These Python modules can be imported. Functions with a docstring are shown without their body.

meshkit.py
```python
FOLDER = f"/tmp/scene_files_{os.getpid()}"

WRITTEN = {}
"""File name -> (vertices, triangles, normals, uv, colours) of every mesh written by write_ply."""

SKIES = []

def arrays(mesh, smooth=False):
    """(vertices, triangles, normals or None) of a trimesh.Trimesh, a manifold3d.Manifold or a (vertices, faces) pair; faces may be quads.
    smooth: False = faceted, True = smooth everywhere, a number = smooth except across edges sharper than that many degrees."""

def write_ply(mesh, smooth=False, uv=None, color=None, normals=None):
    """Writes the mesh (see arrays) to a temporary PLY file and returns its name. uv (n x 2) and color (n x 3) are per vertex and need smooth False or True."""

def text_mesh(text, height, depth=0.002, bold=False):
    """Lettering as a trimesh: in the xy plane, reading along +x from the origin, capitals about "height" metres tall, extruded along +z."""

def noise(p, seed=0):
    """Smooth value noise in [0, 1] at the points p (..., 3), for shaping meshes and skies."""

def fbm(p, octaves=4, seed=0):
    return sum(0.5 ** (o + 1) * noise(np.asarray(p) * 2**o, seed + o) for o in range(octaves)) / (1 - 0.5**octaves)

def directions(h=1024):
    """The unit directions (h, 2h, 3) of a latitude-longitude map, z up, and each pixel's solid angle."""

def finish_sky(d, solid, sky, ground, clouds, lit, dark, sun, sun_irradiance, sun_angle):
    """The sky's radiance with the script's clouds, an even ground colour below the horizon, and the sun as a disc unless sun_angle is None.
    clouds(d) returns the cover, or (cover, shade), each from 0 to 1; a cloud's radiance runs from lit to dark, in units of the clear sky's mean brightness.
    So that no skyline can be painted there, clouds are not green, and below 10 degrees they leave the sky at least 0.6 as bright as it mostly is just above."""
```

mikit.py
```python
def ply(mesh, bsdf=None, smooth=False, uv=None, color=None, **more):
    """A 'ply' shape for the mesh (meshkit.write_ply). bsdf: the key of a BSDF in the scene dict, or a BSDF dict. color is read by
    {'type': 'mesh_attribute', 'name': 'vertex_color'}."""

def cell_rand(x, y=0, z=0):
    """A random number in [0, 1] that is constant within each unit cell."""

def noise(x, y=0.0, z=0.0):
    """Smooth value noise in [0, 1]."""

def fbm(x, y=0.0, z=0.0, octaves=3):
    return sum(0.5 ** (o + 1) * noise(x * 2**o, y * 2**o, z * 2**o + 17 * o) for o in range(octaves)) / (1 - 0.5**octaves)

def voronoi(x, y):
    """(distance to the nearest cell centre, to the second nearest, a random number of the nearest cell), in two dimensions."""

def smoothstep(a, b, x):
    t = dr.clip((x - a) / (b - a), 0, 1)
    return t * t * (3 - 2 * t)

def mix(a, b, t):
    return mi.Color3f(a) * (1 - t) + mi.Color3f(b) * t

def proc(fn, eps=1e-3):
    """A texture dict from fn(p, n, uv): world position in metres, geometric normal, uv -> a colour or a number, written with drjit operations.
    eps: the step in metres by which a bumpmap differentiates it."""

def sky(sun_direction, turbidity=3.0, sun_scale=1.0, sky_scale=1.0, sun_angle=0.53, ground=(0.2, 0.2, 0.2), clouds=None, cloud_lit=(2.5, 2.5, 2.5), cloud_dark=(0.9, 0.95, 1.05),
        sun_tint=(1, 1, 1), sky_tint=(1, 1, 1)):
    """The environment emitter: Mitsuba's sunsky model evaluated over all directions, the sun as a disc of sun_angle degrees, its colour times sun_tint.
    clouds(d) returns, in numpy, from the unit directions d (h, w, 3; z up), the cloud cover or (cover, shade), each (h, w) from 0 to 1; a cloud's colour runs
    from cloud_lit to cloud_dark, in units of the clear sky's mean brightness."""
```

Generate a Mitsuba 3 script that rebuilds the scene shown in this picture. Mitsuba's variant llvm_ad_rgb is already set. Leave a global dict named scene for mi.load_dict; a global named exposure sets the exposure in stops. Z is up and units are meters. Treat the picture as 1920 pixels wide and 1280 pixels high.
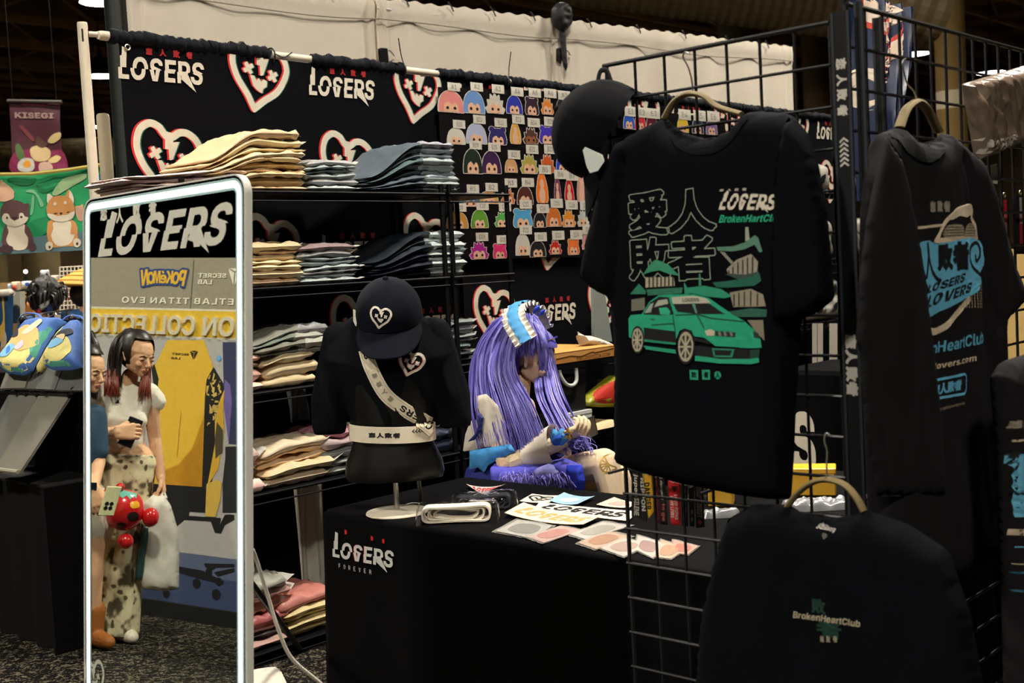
import math, glob, json, random
import numpy as np, trimesh, manifold3d as m3, mitsuba as mi, drjit as dr
import mikit, meshkit
from mikit import fbm as tfbm, noise as tnoise, smoothstep as tstep, mix as tmix
from PIL import Image, ImageDraw, ImageFont
from scipy.spatial import Delaunay
import shapely
from shapely import Polygon, LineString, MultiPolygon, Point, box as sbox, union_all, affinity

scene, labels = {}, {}
# ------------------------------------------------------------------ camera, exposure
# World axes: x runs into the booth from the aisle, y along the aisle (away to the left of the picture), z up.
F, CX, CY, EYE = 2250.0, 960.0, 640.0, 1.6
_p, _r, _th = math.radians(3.6), math.radians(3.03), math.radians(42.603)
def _turn(a):
    return np.array([a[0] * math.sin(_th) + a[1] * math.cos(_th), -a[0] * math.cos(_th) + a[1] * math.sin(_th), a[2]])
_u0, _r0 = np.array([0, math.sin(_p), math.cos(_p)]), np.array([1.0, 0, 0])
FW = _turn(np.array([0, math.cos(_p), -math.sin(_p)]))
UP = _turn(_u0 * math.cos(_r) + _r0 * math.sin(_r))
RT = _turn(_r0 * math.cos(_r) - _u0 * math.sin(_r))
CAM = np.array([0, 0, EYE])
T4 = mi.ScalarTransform4f
scene['camera'] = {'type': 'thinlens', 'fov': math.degrees(2 * math.atan(960 / F)), 'fov_axis': 'x', 'near_clip': 0.05, 'far_clip': 500.0,
                   'aperture_radius': 0.0042, 'focus_distance': 4.7,
                   'to_world': T4().look_at(origin=CAM.tolist(), target=(CAM + FW).tolist(), up=UP.tolist())}
exposure = 0.32
LAMP = 260.0          # radiance of a high-bay lamp's lens
LED = 1.12            # radiance of the mirror's light strip
scene['hall_air'] = {'type': 'constant', 'radiance': {'type': 'rgb', 'value': [0.05, 0.048, 0.042]}, 'sampling_weight': 1.0}


# ------------------------------------------------------------------ helpers
def ray(x, y):
    return FW + RT * (x - CX) / F - UP * (y - CY) / F
def at_x(x, y, X):
    d = ray(x, y); return CAM + d * ((X - CAM[0]) / d[0])
def at_y(x, y, Y):
    d = ray(x, y); return CAM + d * ((Y - CAM[1]) / d[1])
def at_z(x, y, Z):
    d = ray(x, y); return CAM + d * ((Z - CAM[2]) / d[2])
def at_d(x, y, D):
    return CAM + ray(x, y) * D

def lin(c):
    c = np.asarray(c, float) / 255
    return np.where(c < 0.04045, c / 12.92, ((c + 0.055) / 1.055) ** 2.4).tolist()
def rgb(c):
    return {'type': 'rgb', 'value': lin(c)}
_mats = {}
def mat(c, rough=0.7, metal=0.0, spec=0.4, coat=0.0, sheen=0.0):
    """An opaque two-sided surface of one colour (c as sRGB 0-255)."""
    k = (tuple(c), rough, metal, spec, coat, sheen)
    if k not in _mats:
        _mats[k] = f'surface_{len(_mats)}'
        b = {'type': 'principled', 'base_color': rgb(c), 'roughness': rough, 'metallic': metal}
        if not metal: b['specular'] = spec
        if coat: b['clearcoat'] = coat; b['clearcoat_gloss'] = 0.9
        if sheen: b['sheen'] = sheen
        scene[_mats[k]] = {'type': 'twosided', 'bsdf': b}
    return _mats[k]
def proc_mat(name, fn, rough=0.8, spec=0.3):
    scene[name] = {'type': 'twosided', 'bsdf': {'type': 'principled', 'base_color': mikit.proc(fn), 'roughness': rough, 'specular': spec}}
    return name
def thin(c, trans=0.8, rough=0.5, name=None):
    k = ('thin', tuple(c), trans, rough)
    if k not in _mats:
        _mats[k] = f'surface_{len(_mats)}'
        scene[_mats[k]] = {'type': 'principledthin', 'base_color': rgb(c), 'roughness': rough, 'diff_trans': trans, 'spec_trans': 0.0}
    return _mats[k]

def free(name):
    if name not in scene and name not in labels: return name
    i = 1
    while f'{name}_{i:03d}' in scene or f'{name}_{i:03d}' in labels: i += 1
    return f'{name}_{i:03d}'
def tag(key, label=None, cat=None, group=None, kind=None):
    d = {k: v for k, v in dict(label=label, category=cat, group=group, kind=kind).items() if v}
    if d: labels[key] = {**labels.get(key, {}), **d}
def thing(name, label, cat, group=None):
    k = free(name); tag(k, label, cat, group); return k
def put(key, mesh, material, smooth=False, to=None, uv=None, emit=None, pick=1.0):
    d = mikit.ply(mesh, material, smooth=smooth, uv=uv)
    if to is not None: d['to_world'] = to
    if emit is not None: d['emitter'] = {'type': 'area', 'radiance': {'type': 'rgb', 'value': list(emit)}, 'sampling_weight': pick}
    scene[key] = d
    return key
def part(parent, name, mesh, material, smooth=False, label=None, kind=None, **more):
    if mesh is None: return None
    k = put(free(parent + '__' + name), mesh, material, smooth, **more)
    if label or kind: tag(k, label, kind=kind)
    return k
def solo(name, mesh, material, label, cat, group=None, smooth=False, **more):
    k = free(name); put(k, mesh, material, smooth, **more); tag(k, label, cat, group); return k
def struct(name, mesh, material, smooth=False, **more):
    k = free(name); put(k, mesh, material, smooth, **more); labels[k] = {'kind': 'structure'}; return k

def cat(*ms):
    ms = [m for m in ms if m is not None]
    return trimesh.util.concatenate(ms) if len(ms) > 1 else ms[0]
def tm(v, f):
    f = np.asarray(f, int)
    if f.shape[1] == 4: f = np.vstack([f[:, [0, 1, 2]], f[:, [0, 2, 3]]])
    return trimesh.Trimesh(np.asarray(v, float), f, process=False)
def man(m):
    if isinstance(m, m3.Manifold):
        q = m.to_mesh(); return trimesh.Trimesh(q.vert_properties[:, :3], q.tri_verts, process=False)
    return m
def bx(x0, x1, y0, y1, z0, z1, c=0.0):
    """A box, its edges chamfered by c."""
    if c <= 0:
        return trimesh.creation.box(bounds=[[min(x0, x1), min(y0, y1), min(z0, z1)], [max(x0, x1), max(y0, y1), max(z0, z1)]])
    a = np.array([abs(x1 - x0), abs(y1 - y0), abs(z1 - z0)]) / 2; c = min(c, a.min() * 0.95)
    pts = []
    for s in np.ndindex(2, 2, 2):
        s = np.array(s) * 2 - 1
        for k in range(3):
            q = a.copy(); q -= c; q[k] += c; pts.append(s * q)
    return trimesh.convex.convex_hull(np.array(pts)).apply_translation([(x0 + x1) / 2, (y0 + y1) / 2, (z0 + z1) / 2])
def frames(p):
    p = np.asarray(p, float); t = np.gradient(p, axis=0); t /= np.linalg.norm(t, axis=1, keepdims=True) + 1e-12
    a = np.cross(t[0], [0, 0, 1.0] if abs(t[0][2]) < 0.9 else [1.0, 0, 0]); a /= np.linalg.norm(a)
    A = []
    for k in range(len(p)):
        a = a - t[k] * (a @ t[k]); a /= np.linalg.norm(a) + 1e-12; A.append(a)
    A = np.array(A); return p, t, A, np.cross(t, A)
def tube(p, r, n=8, caps=True, flat=1.0):
    """A swept tube; r may vary along it; flat scales the second radius."""
    p, t, a, b = frames(p); r = np.broadcast_to(r, (len(p),)); ang = np.arange(n) * 2 * np.pi / n
    v = p[:, None] + r[:, None, None] * (np.cos(ang)[None, :, None] * a[:, None] + flat * np.sin(ang)[None, :, None] * b[:, None])
    return rings(v, caps)
def rings(v, caps=True, closed=True):
    """Skin over rings of points v (k, n, 3)."""
    v = np.asarray(v, float); k, n = v.shape[:2]
    i, j = np.meshgrid(np.arange(k - 1), np.arange(n if closed else n - 1), indexing='ij'); jj = (j + 1) % n
    q = np.stack([i * n + j, i * n + jj, (i + 1) * n + jj, (i + 1) * n + j], -1).reshape(-1, 4)
    V = v.reshape(-1, 3); Fc = np.vstack([q[:, [0, 1, 2]], q[:, [0, 2, 3]]])
    if caps:
        c = len(V); V = np.vstack([V, v[0].mean(0), v[-1].mean(0)]); r = np.arange(n); s = (r + 1) % n
        Fc = np.vstack([Fc, np.stack([s, r, r * 0 + c], 1), np.stack([(k - 1) * n + r, (k - 1) * n + s, r * 0 + c + 1], 1)])
    m = tm(V, Fc)
    return m
def grid(fn, nu, nv):
    """A sheet: fn(u, v) -> points (..., 3), u and v from 0 to 1."""
    u, v = np.meshgrid(np.linspace(0, 1, nu), np.linspace(0, 1, nv), indexing='ij')
    P = fn(u, v); return rings(np.moveaxis(P, -1, -1), caps=False, closed=False)
def lathe(prof, n=24):
    prof = np.asarray(prof, float); a = np.arange(n) * 2 * np.pi / n
    return rings(np.stack([prof[:, 0, None] * np.cos(a), prof[:, 0, None] * np.sin(a), prof[:, 1, None] + 0 * a], -1), caps=True)
def bar(a, b, r, n=6):
    return tube(np.array([a, b], float), r, n)
def moved(m, R=None, t=(0, 0, 0)):
    m = m.copy(); M = np.eye(4)
    if R is not None: M[:3, :3] = R
    M[:3, 3] = t; m.apply_transform(M); return m
def rotz(a):
    c, s = math.cos(a), math.sin(a); return np.array([[c, -s, 0], [s, c, 0], [0, 0, 1.0]])
def rotx(a):
    c, s = math.cos(a), math.sin(a); return np.array([[1.0, 0, 0], [0, c, -s], [0, s, c]])
def roty(a):
    c, s = math.cos(a), math.sin(a); return np.array([[c, 0, s], [0, 1.0, 0], [-s, 0, c]])

# flat shapes -------------------------------------------------------
def polys(g):
    if isinstance(g, (list, tuple)): g = union_all([q for x in g for q in polys(x)])
    return [q for q in getattr(g, 'geoms', [g]) if isinstance(q, Polygon) and q.area > 1e-9]
def flat2(g, step=None):
    """Triangles (v2, f) of a flat shape, their edges at most step long."""
    V, Fs, n = [], [], 0
    for q in polys(g):
        try: v, f = trimesh.creation.triangulate_polygon(q, engine='earcut')
        except Exception: continue
        if len(f) == 0: continue
        if step:
            v, f = trimesh.remesh.subdivide_to_size(np.c_[v, 0 * v[:, 0]], f, step, max_iter=12); v = v[:, :2]
        V.append(v); Fs.append(f + n); n += len(v)
    return (np.vstack(V), np.vstack(Fs)) if V else (None, None)
def decal(g, surf, step=None):
    """Flat print laid on a surface: surf(v2) -> v3."""
    v, f = flat2(g, step)
    if v is None: return None
    return tm(surf(v), f)
def plane(o, S, T, N=None, off=0.0):
    o, S, T = (np.asarray(x, float) for x in (o, S, T)); N = np.cross(S, T) if N is None else np.asarray(N, float)
    return lambda v: o + v[:, :1] * S + v[:, 1:2] * T + N * off
def slab(g, o, S, T, thick):
    """A flat shape with thickness, front at +N (N = S x T)."""
    o, S, T = (np.asarray(x, float) for x in (o, S, T)); N = np.cross(S, T); M = np.eye(4); M[:3, 0], M[:3, 1], M[:3, 2], M[:3, 3] = S, T, N, o - N * thick
    ms = []
    for q in polys(g):
        m = trimesh.creation.extrude_polygon(q, thick, engine='earcut'); m.apply_transform(M); ms.append(m)
    return cat(*ms)
def rrect(x0, y0, x1, y1, r, n=6):
    return sbox(x0 + r, y0 + r, x1 - r, y1 - r).buffer(r, quad_segs=n)
def line(p, w, cap='flat'):
    return LineString(p).buffer(w / 2, cap_style=cap, join_style='mitre')
def spline(p, n=8, closed=False):
    """A smooth curve (Catmull-Rom) through points."""
    p = np.asarray(p, float); k = len(p); out = []
    for i in range(k if closed else k - 1):
        a, b, c, d = (p[(i + o) % k] if closed else p[min(max(i + o, 0), k - 1)] for o in (-1, 0, 1, 2))
        t = np.linspace(0, 1, n, endpoint=False)[:, None]
        out.append(0.5 * (2 * b + (c - a) * t + (2 * a - 5 * b + 4 * c - d) * t ** 2 + (3 * b - a - 3 * c + d) * t ** 3))
    if not closed: out.append(p[-1:])
    return np.vstack(out)
def blob(p, n=6):
    return Polygon(spline(p, n, True)).buffer(0)

_INTER = glob.glob('/opt/blender-*/*/datafiles/fonts/Inter.woff2')[0]
_fonts, _texts = {}, {}
def text(s, h, weight=700, slant=0.0, gap=0.0):
    """Lettering as a flat shape: origin at the left end of the baseline, capitals h tall."""
    k = (s, weight)
    if k not in _texts:
        if weight not in _fonts:
            _fonts[weight] = ImageFont.truetype(_INTER, 110); _fonts[weight].set_variation_by_axes([14, weight])
        f = _fonts[weight]; shapes, pen = [], 0.0
        for ch in s:
            w = f.getlength(ch)
            if ch != ' ':
                x0, y0, x1, y1 = f.getbbox(ch, anchor='ls')
                im = Image.new('L', (x1 - x0 + 8, y1 - y0 + 8)); ImageDraw.Draw(im).text((4 - x0, 4 - y0), ch, 255, font=f, anchor='ls')
                on = np.pad(np.asarray(im) > 127, ((0, 0), (1, 1))).astype(np.int8)
                r, st = np.nonzero(np.diff(on, axis=1) == 1); en = np.nonzero(np.diff(on, axis=1) == -1)[1]
                g = union_all(sbox(st, -r - 1, en, -r)).buffer(0.7).buffer(-0.7).simplify(0.9)
                shapes.append((affinity.translate(g, x0 - 4, 4 - y0), pen))
            pen += w
        _texts[k] = shapes
    sc = h / 80.0
    g = union_all([affinity.translate(a, x + gap * i / sc) for i, (a, x) in enumerate(_texts[k])]) if _texts[k] else Polygon()
    return affinity.affine_transform(g, [sc, sc * slant, 0, sc, 0, 0])
def fit(g, x0, y0, x1, y1):
    a, b, c, d = g.bounds; sx, sy = (x1 - x0) / (c - a), (y1 - y0) / (d - b)
    return affinity.affine_transform(g, [sx, 0, 0, sy, x0 - a * sx, y0 - b * sy])
def warp(g, quad):
    """The shape's box carried to a quadrilateral (lower left, lower right, upper right, upper left)."""
    a, b, c, d = g.bounds; q = np.asarray(quad, float)
    def f(x, y, z=None):
        x, y = np.asarray(x), np.asarray(y); s, t = (x - a) / (c - a), (y - b) / (d - b)
        P = ((1 - s) * (1 - t))[:, None] * q[0] + (s * (1 - t))[:, None] * q[1] + (s * t)[:, None] * q[2] + ((1 - s) * t)[:, None] * q[3]
        return P[:, 0], P[:, 1]
    from shapely.ops import transform
    return transform(f, shapely.segmentize(g, max(c - a, d - b) / 20)).buffer(0)
_K = json.loads("""{"恋":[[[[-0.477,-0.422],[-0.477,-0.383],[-0.43,-0.31],[-0.375,-0.133],[-0.336,-0.125],[-0.27,-0.15],[-0.258,-0.109],[-0.148,-0.117],[-0.148,-0.355],[-0.139,-0.366],[0.152,-0.367],[0.172,-0.332],[0.18,-0.25],[0.203,-0.242],[0.237,-0.265],[0.281,-0.27],[0.219,-0.156],[0.219,-0.125],[0.289,-0.094],[0.32,-0.094],[0.422,-0.273],[0.461,-0.383],[0.445,-0.414],[0.352,-0.437],[0.336,-0.422],[0.312,-0.331],[0.293,-0.311],[0.266,-0.43],[0.227,-0.469],[0.172,-0.484],[-0.187,-0.477],[-0.227,-0.461],[-0.266,-0.398],[-0.27,-0.21],[-0.328,-0.375],[-0.367,-0.445],[-0.398,-0.453]]],[[[-0.461,0.266],[-0.453,0.367],[-0.066,0.367],[-0.102,0.445],[-0.094,0.469],[0.008,0.492],[0.081,0.367],[0.445,0.359],[0.445,0.266],[0.43,0.25],[0.164,0.245],[0.168,0.203],[0.227,0.234],[0.273,0.219],[0.414,0.07],[0.445,0.008],[0.383,-0.039],[0.344,-0.047],[0.28,0.045],[0.168,0.149],[0.164,-0.078],[0.063,-0.086],[0.047,-0.078],[0.047,0.247],[-0.061,0.249],[-0.062,-0.036],[-0.023,-0.047],[0.031,-0.102],[0.133,-0.234],[0.133,-0.273],[0.047,-0.32],[0.023,-0.305],[-0.056,-0.181],[-0.125,-0.117],[-0.126,-0.079],[-0.18,-0.078],[-0.187,-0.062],[-0.19,0.172],[-0.202,0.17],[-0.289,0.008],[-0.344,-0.055],[-0.367,-0.055],[-0.437,-0.008],[-0.437,0.023],[-0.376,0.088],[-0.288,0.246],[-0.437,0.25]],[[-0.273,0.242],[-0.207,0.219],[-0.188,0.221],[-0.191,0.25]]]],"愛":[[[[-0.477,-0.422],[-0.477,-0.398],[-0.461,-0.383],[-0.293,-0.367],[-0.183,-0.344],[-0.154,-0.324],[-0.223,-0.266],[-0.367,-0.344],[-0.406,-0.344],[-0.461,-0.289],[-0.453,-0.25],[-0.268,-0.163],[-0.178,-0.082],[-0.203,-0.047],[-0.208,0.032],[-0.266,-0.062],[-0.328,-0.117],[-0.383,-0.109],[-0.422,-0.07],[-0.422,-0.039],[-0.358,0.019],[-0.453,0.031],[-0.453,0.227],[-0.437,0.242],[-0.288,0.247],[-0.33,0.32],[-0.406,0.328],[-0.422,0.406],[-0.406,0.422],[-0.02,0.438],[0.328,0.477],[0.383,0.422],[0.383,0.391],[0.328,0.373],[0.344,0.328],[0.288,0.246],[0.437,0.234],[0.437,0.023],[0.382,0.012],[0.414,-0.055],[0.359,-0.102],[0.32,-0.109],[0.256,-0.025],[0.207,0.009],[0.195,-0.055],[0.156,-0.094],[-0.035,-0.102],[-0.04,-0.113],[0.234,-0.117],[0.281,-0.148],[0.281,-0.195],[0.203,-0.281],[0.15,-0.314],[0.149,-0.333],[0.348,-0.375],[0.461,-0.383],[0.469,-0.414],[0.43,-0.477],[0.414,-0.492],[0.281,-0.484],[0.086,-0.437],[-0.011,-0.398],[-0.102,-0.437],[-0.414,-0.5]],[[0.258,0.125],[0.291,0.087],[0.312,0.087],[0.31,0.132]],[[0.031,0.328],[0.064,0.243],[0.145,0.242],[0.211,0.356],[0.043,0.344]],[[0.078,0.125],[0.109,0.094],[0.111,0.07],[0.152,0.061],[0.156,0.086],[0.204,0.128]],[[-0.078,0.086],[-0.083,0.0],[0.09,0.0],[0.101,0.011],[0.099,0.048],[0.062,0.016],[0.031,0.016],[-0.01,0.054]],[[-0.094,-0.227],[-0.021,-0.273],[0.003,-0.273],[0.079,-0.223]],[[-0.184,0.32],[-0.154,0.243],[-0.063,0.245],[-0.086,0.302],[-0.112,0.328]],[[-0.336,0.058],[-0.321,0.057],[-0.297,0.117],[-0.258,0.117],[-0.207,0.094],[-0.187,0.13],[-0.333,0.132]]]],"人":[[[[-0.484,-0.422],[-0.484,-0.383],[-0.416,-0.351],[-0.306,-0.264],[-0.251,-0.201],[-0.164,-0.06],[-0.094,0.168],[-0.07,0.469],[0.047,0.477],[0.055,0.246],[0.094,0.081],[0.133,-0.021],[0.235,-0.194],[0.345,-0.304],[0.477,-0.375],[0.477,-0.414],[0.446,-0.431],[0.422,-0.477],[0.383,-0.477],[0.297,-0.43],[0.219,-0.367],[0.102,-0.227],[-0.005,-0.007],[-0.094,-0.203],[-0.242,-0.383],[-0.391,-0.484],[-0.414,-0.484]]]],"敗":[[[[-0.5,-0.437],[-0.492,-0.406],[-0.446,-0.365],[-0.383,-0.254],[-0.385,-0.235],[-0.43,-0.234],[-0.445,-0.211],[-0.445,0.422],[-0.43,0.437],[-0.055,0.437],[-0.043,0.147],[0.008,0.238],[0.07,0.477],[0.172,0.469],[0.187,0.453],[0.158,0.289],[0.477,0.281],[0.477,0.18],[0.391,0.169],[0.352,-0.031],[0.273,-0.2],[0.298,-0.248],[0.377,-0.327],[0.484,-0.391],[0.484,-0.422],[0.43,-0.492],[0.391,-0.492],[0.328,-0.453],[0.199,-0.326],[0.109,-0.414],[-0.031,-0.5],[-0.055,-0.484],[-0.08,-0.438],[-0.133,-0.43],[-0.173,-0.346],[-0.234,-0.266],[-0.23,-0.234],[-0.257,-0.236],[-0.266,-0.289],[-0.313,-0.383],[-0.406,-0.5],[-0.445,-0.484]],[[0.129,0.172],[0.18,-0.036],[0.19,-0.054],[0.208,-0.054],[0.234,0.011],[0.265,0.169]],[[-0.106,-0.235],[-0.027,-0.351],[0.022,-0.319],[0.124,-0.208],[0.078,-0.109],[0.044,0.007],[0.025,0.006],[-0.016,-0.055],[-0.046,-0.057],[-0.047,-0.227]],[[-0.328,-0.12],[-0.167,-0.125],[-0.164,-0.05],[-0.325,-0.047]],[[-0.323,0.328],[-0.326,0.251],[-0.165,0.252],[-0.167,0.328]],[[-0.164,0.136],[-0.325,0.14],[-0.328,0.065],[-0.167,0.063]]]],"者":[[[[-0.5,-0.148],[-0.492,-0.117],[-0.354,-0.07],[-0.164,0.027],[-0.168,0.039],[-0.461,0.039],[-0.477,0.055],[-0.469,0.156],[-0.133,0.16],[-0.136,0.242],[-0.383,0.242],[-0.391,0.336],[-0.375,0.352],[-0.135,0.352],[-0.133,0.461],[-0.117,0.477],[-0.016,0.469],[-0.004,0.352],[0.232,0.35],[0.32,0.445],[0.344,0.445],[0.414,0.398],[0.414,0.367],[0.225,0.161],[0.453,0.156],[0.461,0.055],[0.445,0.039],[0.067,0.039],[-0.009,-0.018],[0.336,-0.031],[0.336,-0.484],[0.227,-0.492],[0.206,-0.461],[-0.144,-0.461],[-0.156,-0.492],[-0.258,-0.492],[-0.266,-0.166],[-0.43,-0.227]],[[-0.148,-0.339],[-0.136,-0.352],[0.207,-0.352],[0.211,-0.293],[-0.144,-0.289]],[[-0.144,-0.133],[-0.144,-0.18],[0.211,-0.175],[0.207,-0.133]],[[-0.003,0.242],[-0.003,0.156],[0.045,0.165],[0.118,0.237]]]]}""")
def kanji(ch, bold=0.0):
    g = union_all([Polygon(q[0], q[1:]).buffer(0) for q in _K[ch]])
    return g.buffer(bold, join_style='mitre') if bold else g
def kanji_row(s, h, pitch=1.0, bold=0.03):
    return union_all([affinity.translate(affinity.scale(kanji(c, bold), h, h, origin=(0, 0)), i * h * pitch + h / 2, h / 2) for i, c in enumerate(s)])

def losers(h, lt=1.38, rl=-.30, slant=0.0):
    """The shop's split lettering: the upper halves read LOSERS, the lower halves LOVERS, the lower row set a little to the left."""
    a, b = fit(text('LOSERS', 1, 800, 0.06), 0, 0, 4.1, 1), fit(text('LOVERS', 1, 800, 0.06), 0, 0, 4.1, 1)
    cut = 0.5
    top = a.intersection(sbox(-1, cut, 9, 2)); low = affinity.translate(b.intersection(sbox(-1, -1, 9, cut)), -0.09, 0)
    top = union_all([top, Polygon([(0.06, cut), (0.31, cut), (0.38, lt - .08), (0.17, lt)])])
    low = union_all([low, Polygon([(2.98, cut), (3.22, cut), (3.62, rl - .04), (3.30, rl + .2), (2.9, 0.2)]).intersection(sbox(2.9, -0.5, 4, cut))])
    return affinity.affine_transform(union_all([top, low]), [h, slant * h, 0, h, 0, 0])
def heart(w):
    """The broken-heart badge: an outline cracked at the cleft, two x eyes and a stitched grin. Centre at the origin, width w."""
    o = spline([(.01, .33), (-.10, .45), (-.26, .50), (-.43, .40), (-.50, .18), (-.44, -.06), (-.28, -.30), (-.17, -.50), (-.10, -.49), (.05, -.39), (.30, -.24), (.47, .0), (.49, .16), (.42, .30), (.28, .39), (.14, .39)], 6, True)
    o = Polygon(o).buffer(0); ring = o.difference(o.buffer(-0.095))
    bolt = Polygon([(-.05, .36), (.06, .34), (.06, .22), (.15, .23), (.04, .0), (-.01, -.01), (-.01, .13), (-.06, .13)])
    def eye(x, y, a):
        g = union_all([line([(-.085, 0), (.085, 0)], .052), line([(0, -.08), (0, .08)], .052)]).buffer(.005)
        return affinity.translate(affinity.rotate(g, a), x, y)
    grin = Polygon([(-.17, -.02), (-.12, -.02), (-.08, -.09), (-.04, -.05), (.0, -.10), (.04, -.06), (.09, -.08), (.08, -.15), (.02, -.18), (.0, -.24), (-.06, -.21), (-.13, -.15)]).buffer(.008)
    return affinity.scale(union_all([ring, bolt, eye(-.20, .08, 30), eye(.20, .0, 30), grin]), w, w, origin=(0, 0))

# soft solids -------------------------------------------------------
def edge_dist(g, pts):
    return shapely.distance(g.boundary, shapely.points(pts))
def mesh2(g, step):
    """Evenly spaced triangles over a polygon: (v2, f, rim mask)."""
    g = max(polys(g), key=lambda q: q.area)
    rim = []
    for r in [g.exterior, *g.interiors]:
        n = max(8, int(r.length / step)); rim += [r.interpolate(k / n, normalized=True).coords[0] for k in range(n)]
    rim = np.array(rim); a, b, c, d = g.bounds
    xs, ys = np.meshgrid(np.arange(a, c, step), np.arange(b, d, step * 0.87))
    xs = xs + (np.arange(ys.shape[0]) % 2)[:, None] * step / 2
    P = np.c_[xs.ravel(), ys.ravel()]; P = P[shapely.contains_xy(g, P[:, 0], P[:, 1])]
    if len(P): P = P[edge_dist(g, P) > step * 0.55]
    V = np.vstack([rim, P]); f = Delaunay(V).simplices
    c = V[f].mean(1); f = f[shapely.contains_xy(g, c[:, 0], c[:, 1])]
    e1, e2 = V[f[:, 1]] - V[f[:, 0]], V[f[:, 2]] - V[f[:, 0]]
    cr = e1[:, 0] * e2[:, 1] - e1[:, 1] * e2[:, 0]; f = f[np.abs(cr) > 1e-12]; cr = cr[np.abs(cr) > 1e-12]
    f[cr < 0] = f[cr < 0][:, ::-1]
    return V, f, np.arange(len(V)) < len(rim), g
def puff(g, step, front, back=None, roll=0.05):
    """A cushion-like closed solid over a flat outline. front(p, k) and back(p, k) give the height each way; k runs 0 at the rim to 1 inside."""
    V, f, rim, g = mesh2(g, step); d = np.where(rim, 0, edge_dist(g, V)); q = 1 - np.clip(d / roll, 0, 1); k = np.sqrt(np.clip(1 - q * q, 0, 1))
    zf = front(V, k); zb = zf - 1e-4 if back is None else -back(V, k)
    n = len(V); idx = np.where(rim, np.arange(n), n + np.arange(n))
    zr = np.where(rim, (zf + zb) / 2, zf); P = np.vstack([np.c_[V, zr], np.c_[V, np.where(rim, zr, zb)]])
    m = tm(P, np.vstack([f, idx[f][:, ::-1]])); m.remove_unreferenced_vertices(); return m
def lay(m, o, S, T, N=None):
    """A solid made in (s, t, height) set into the world."""
    o, S, T = (np.asarray(x, float) for x in (o, S, T)); N = np.cross(S, T) if N is None else np.asarray(N, float)
    m = m.copy(); v = m.vertices; m.vertices = o + v[:, :1] * S + v[:, 1:2] * T + v[:, 2:3] * N
    if np.linalg.det(np.array([S, T, N])) < 0: m.invert()
    return m

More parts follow.
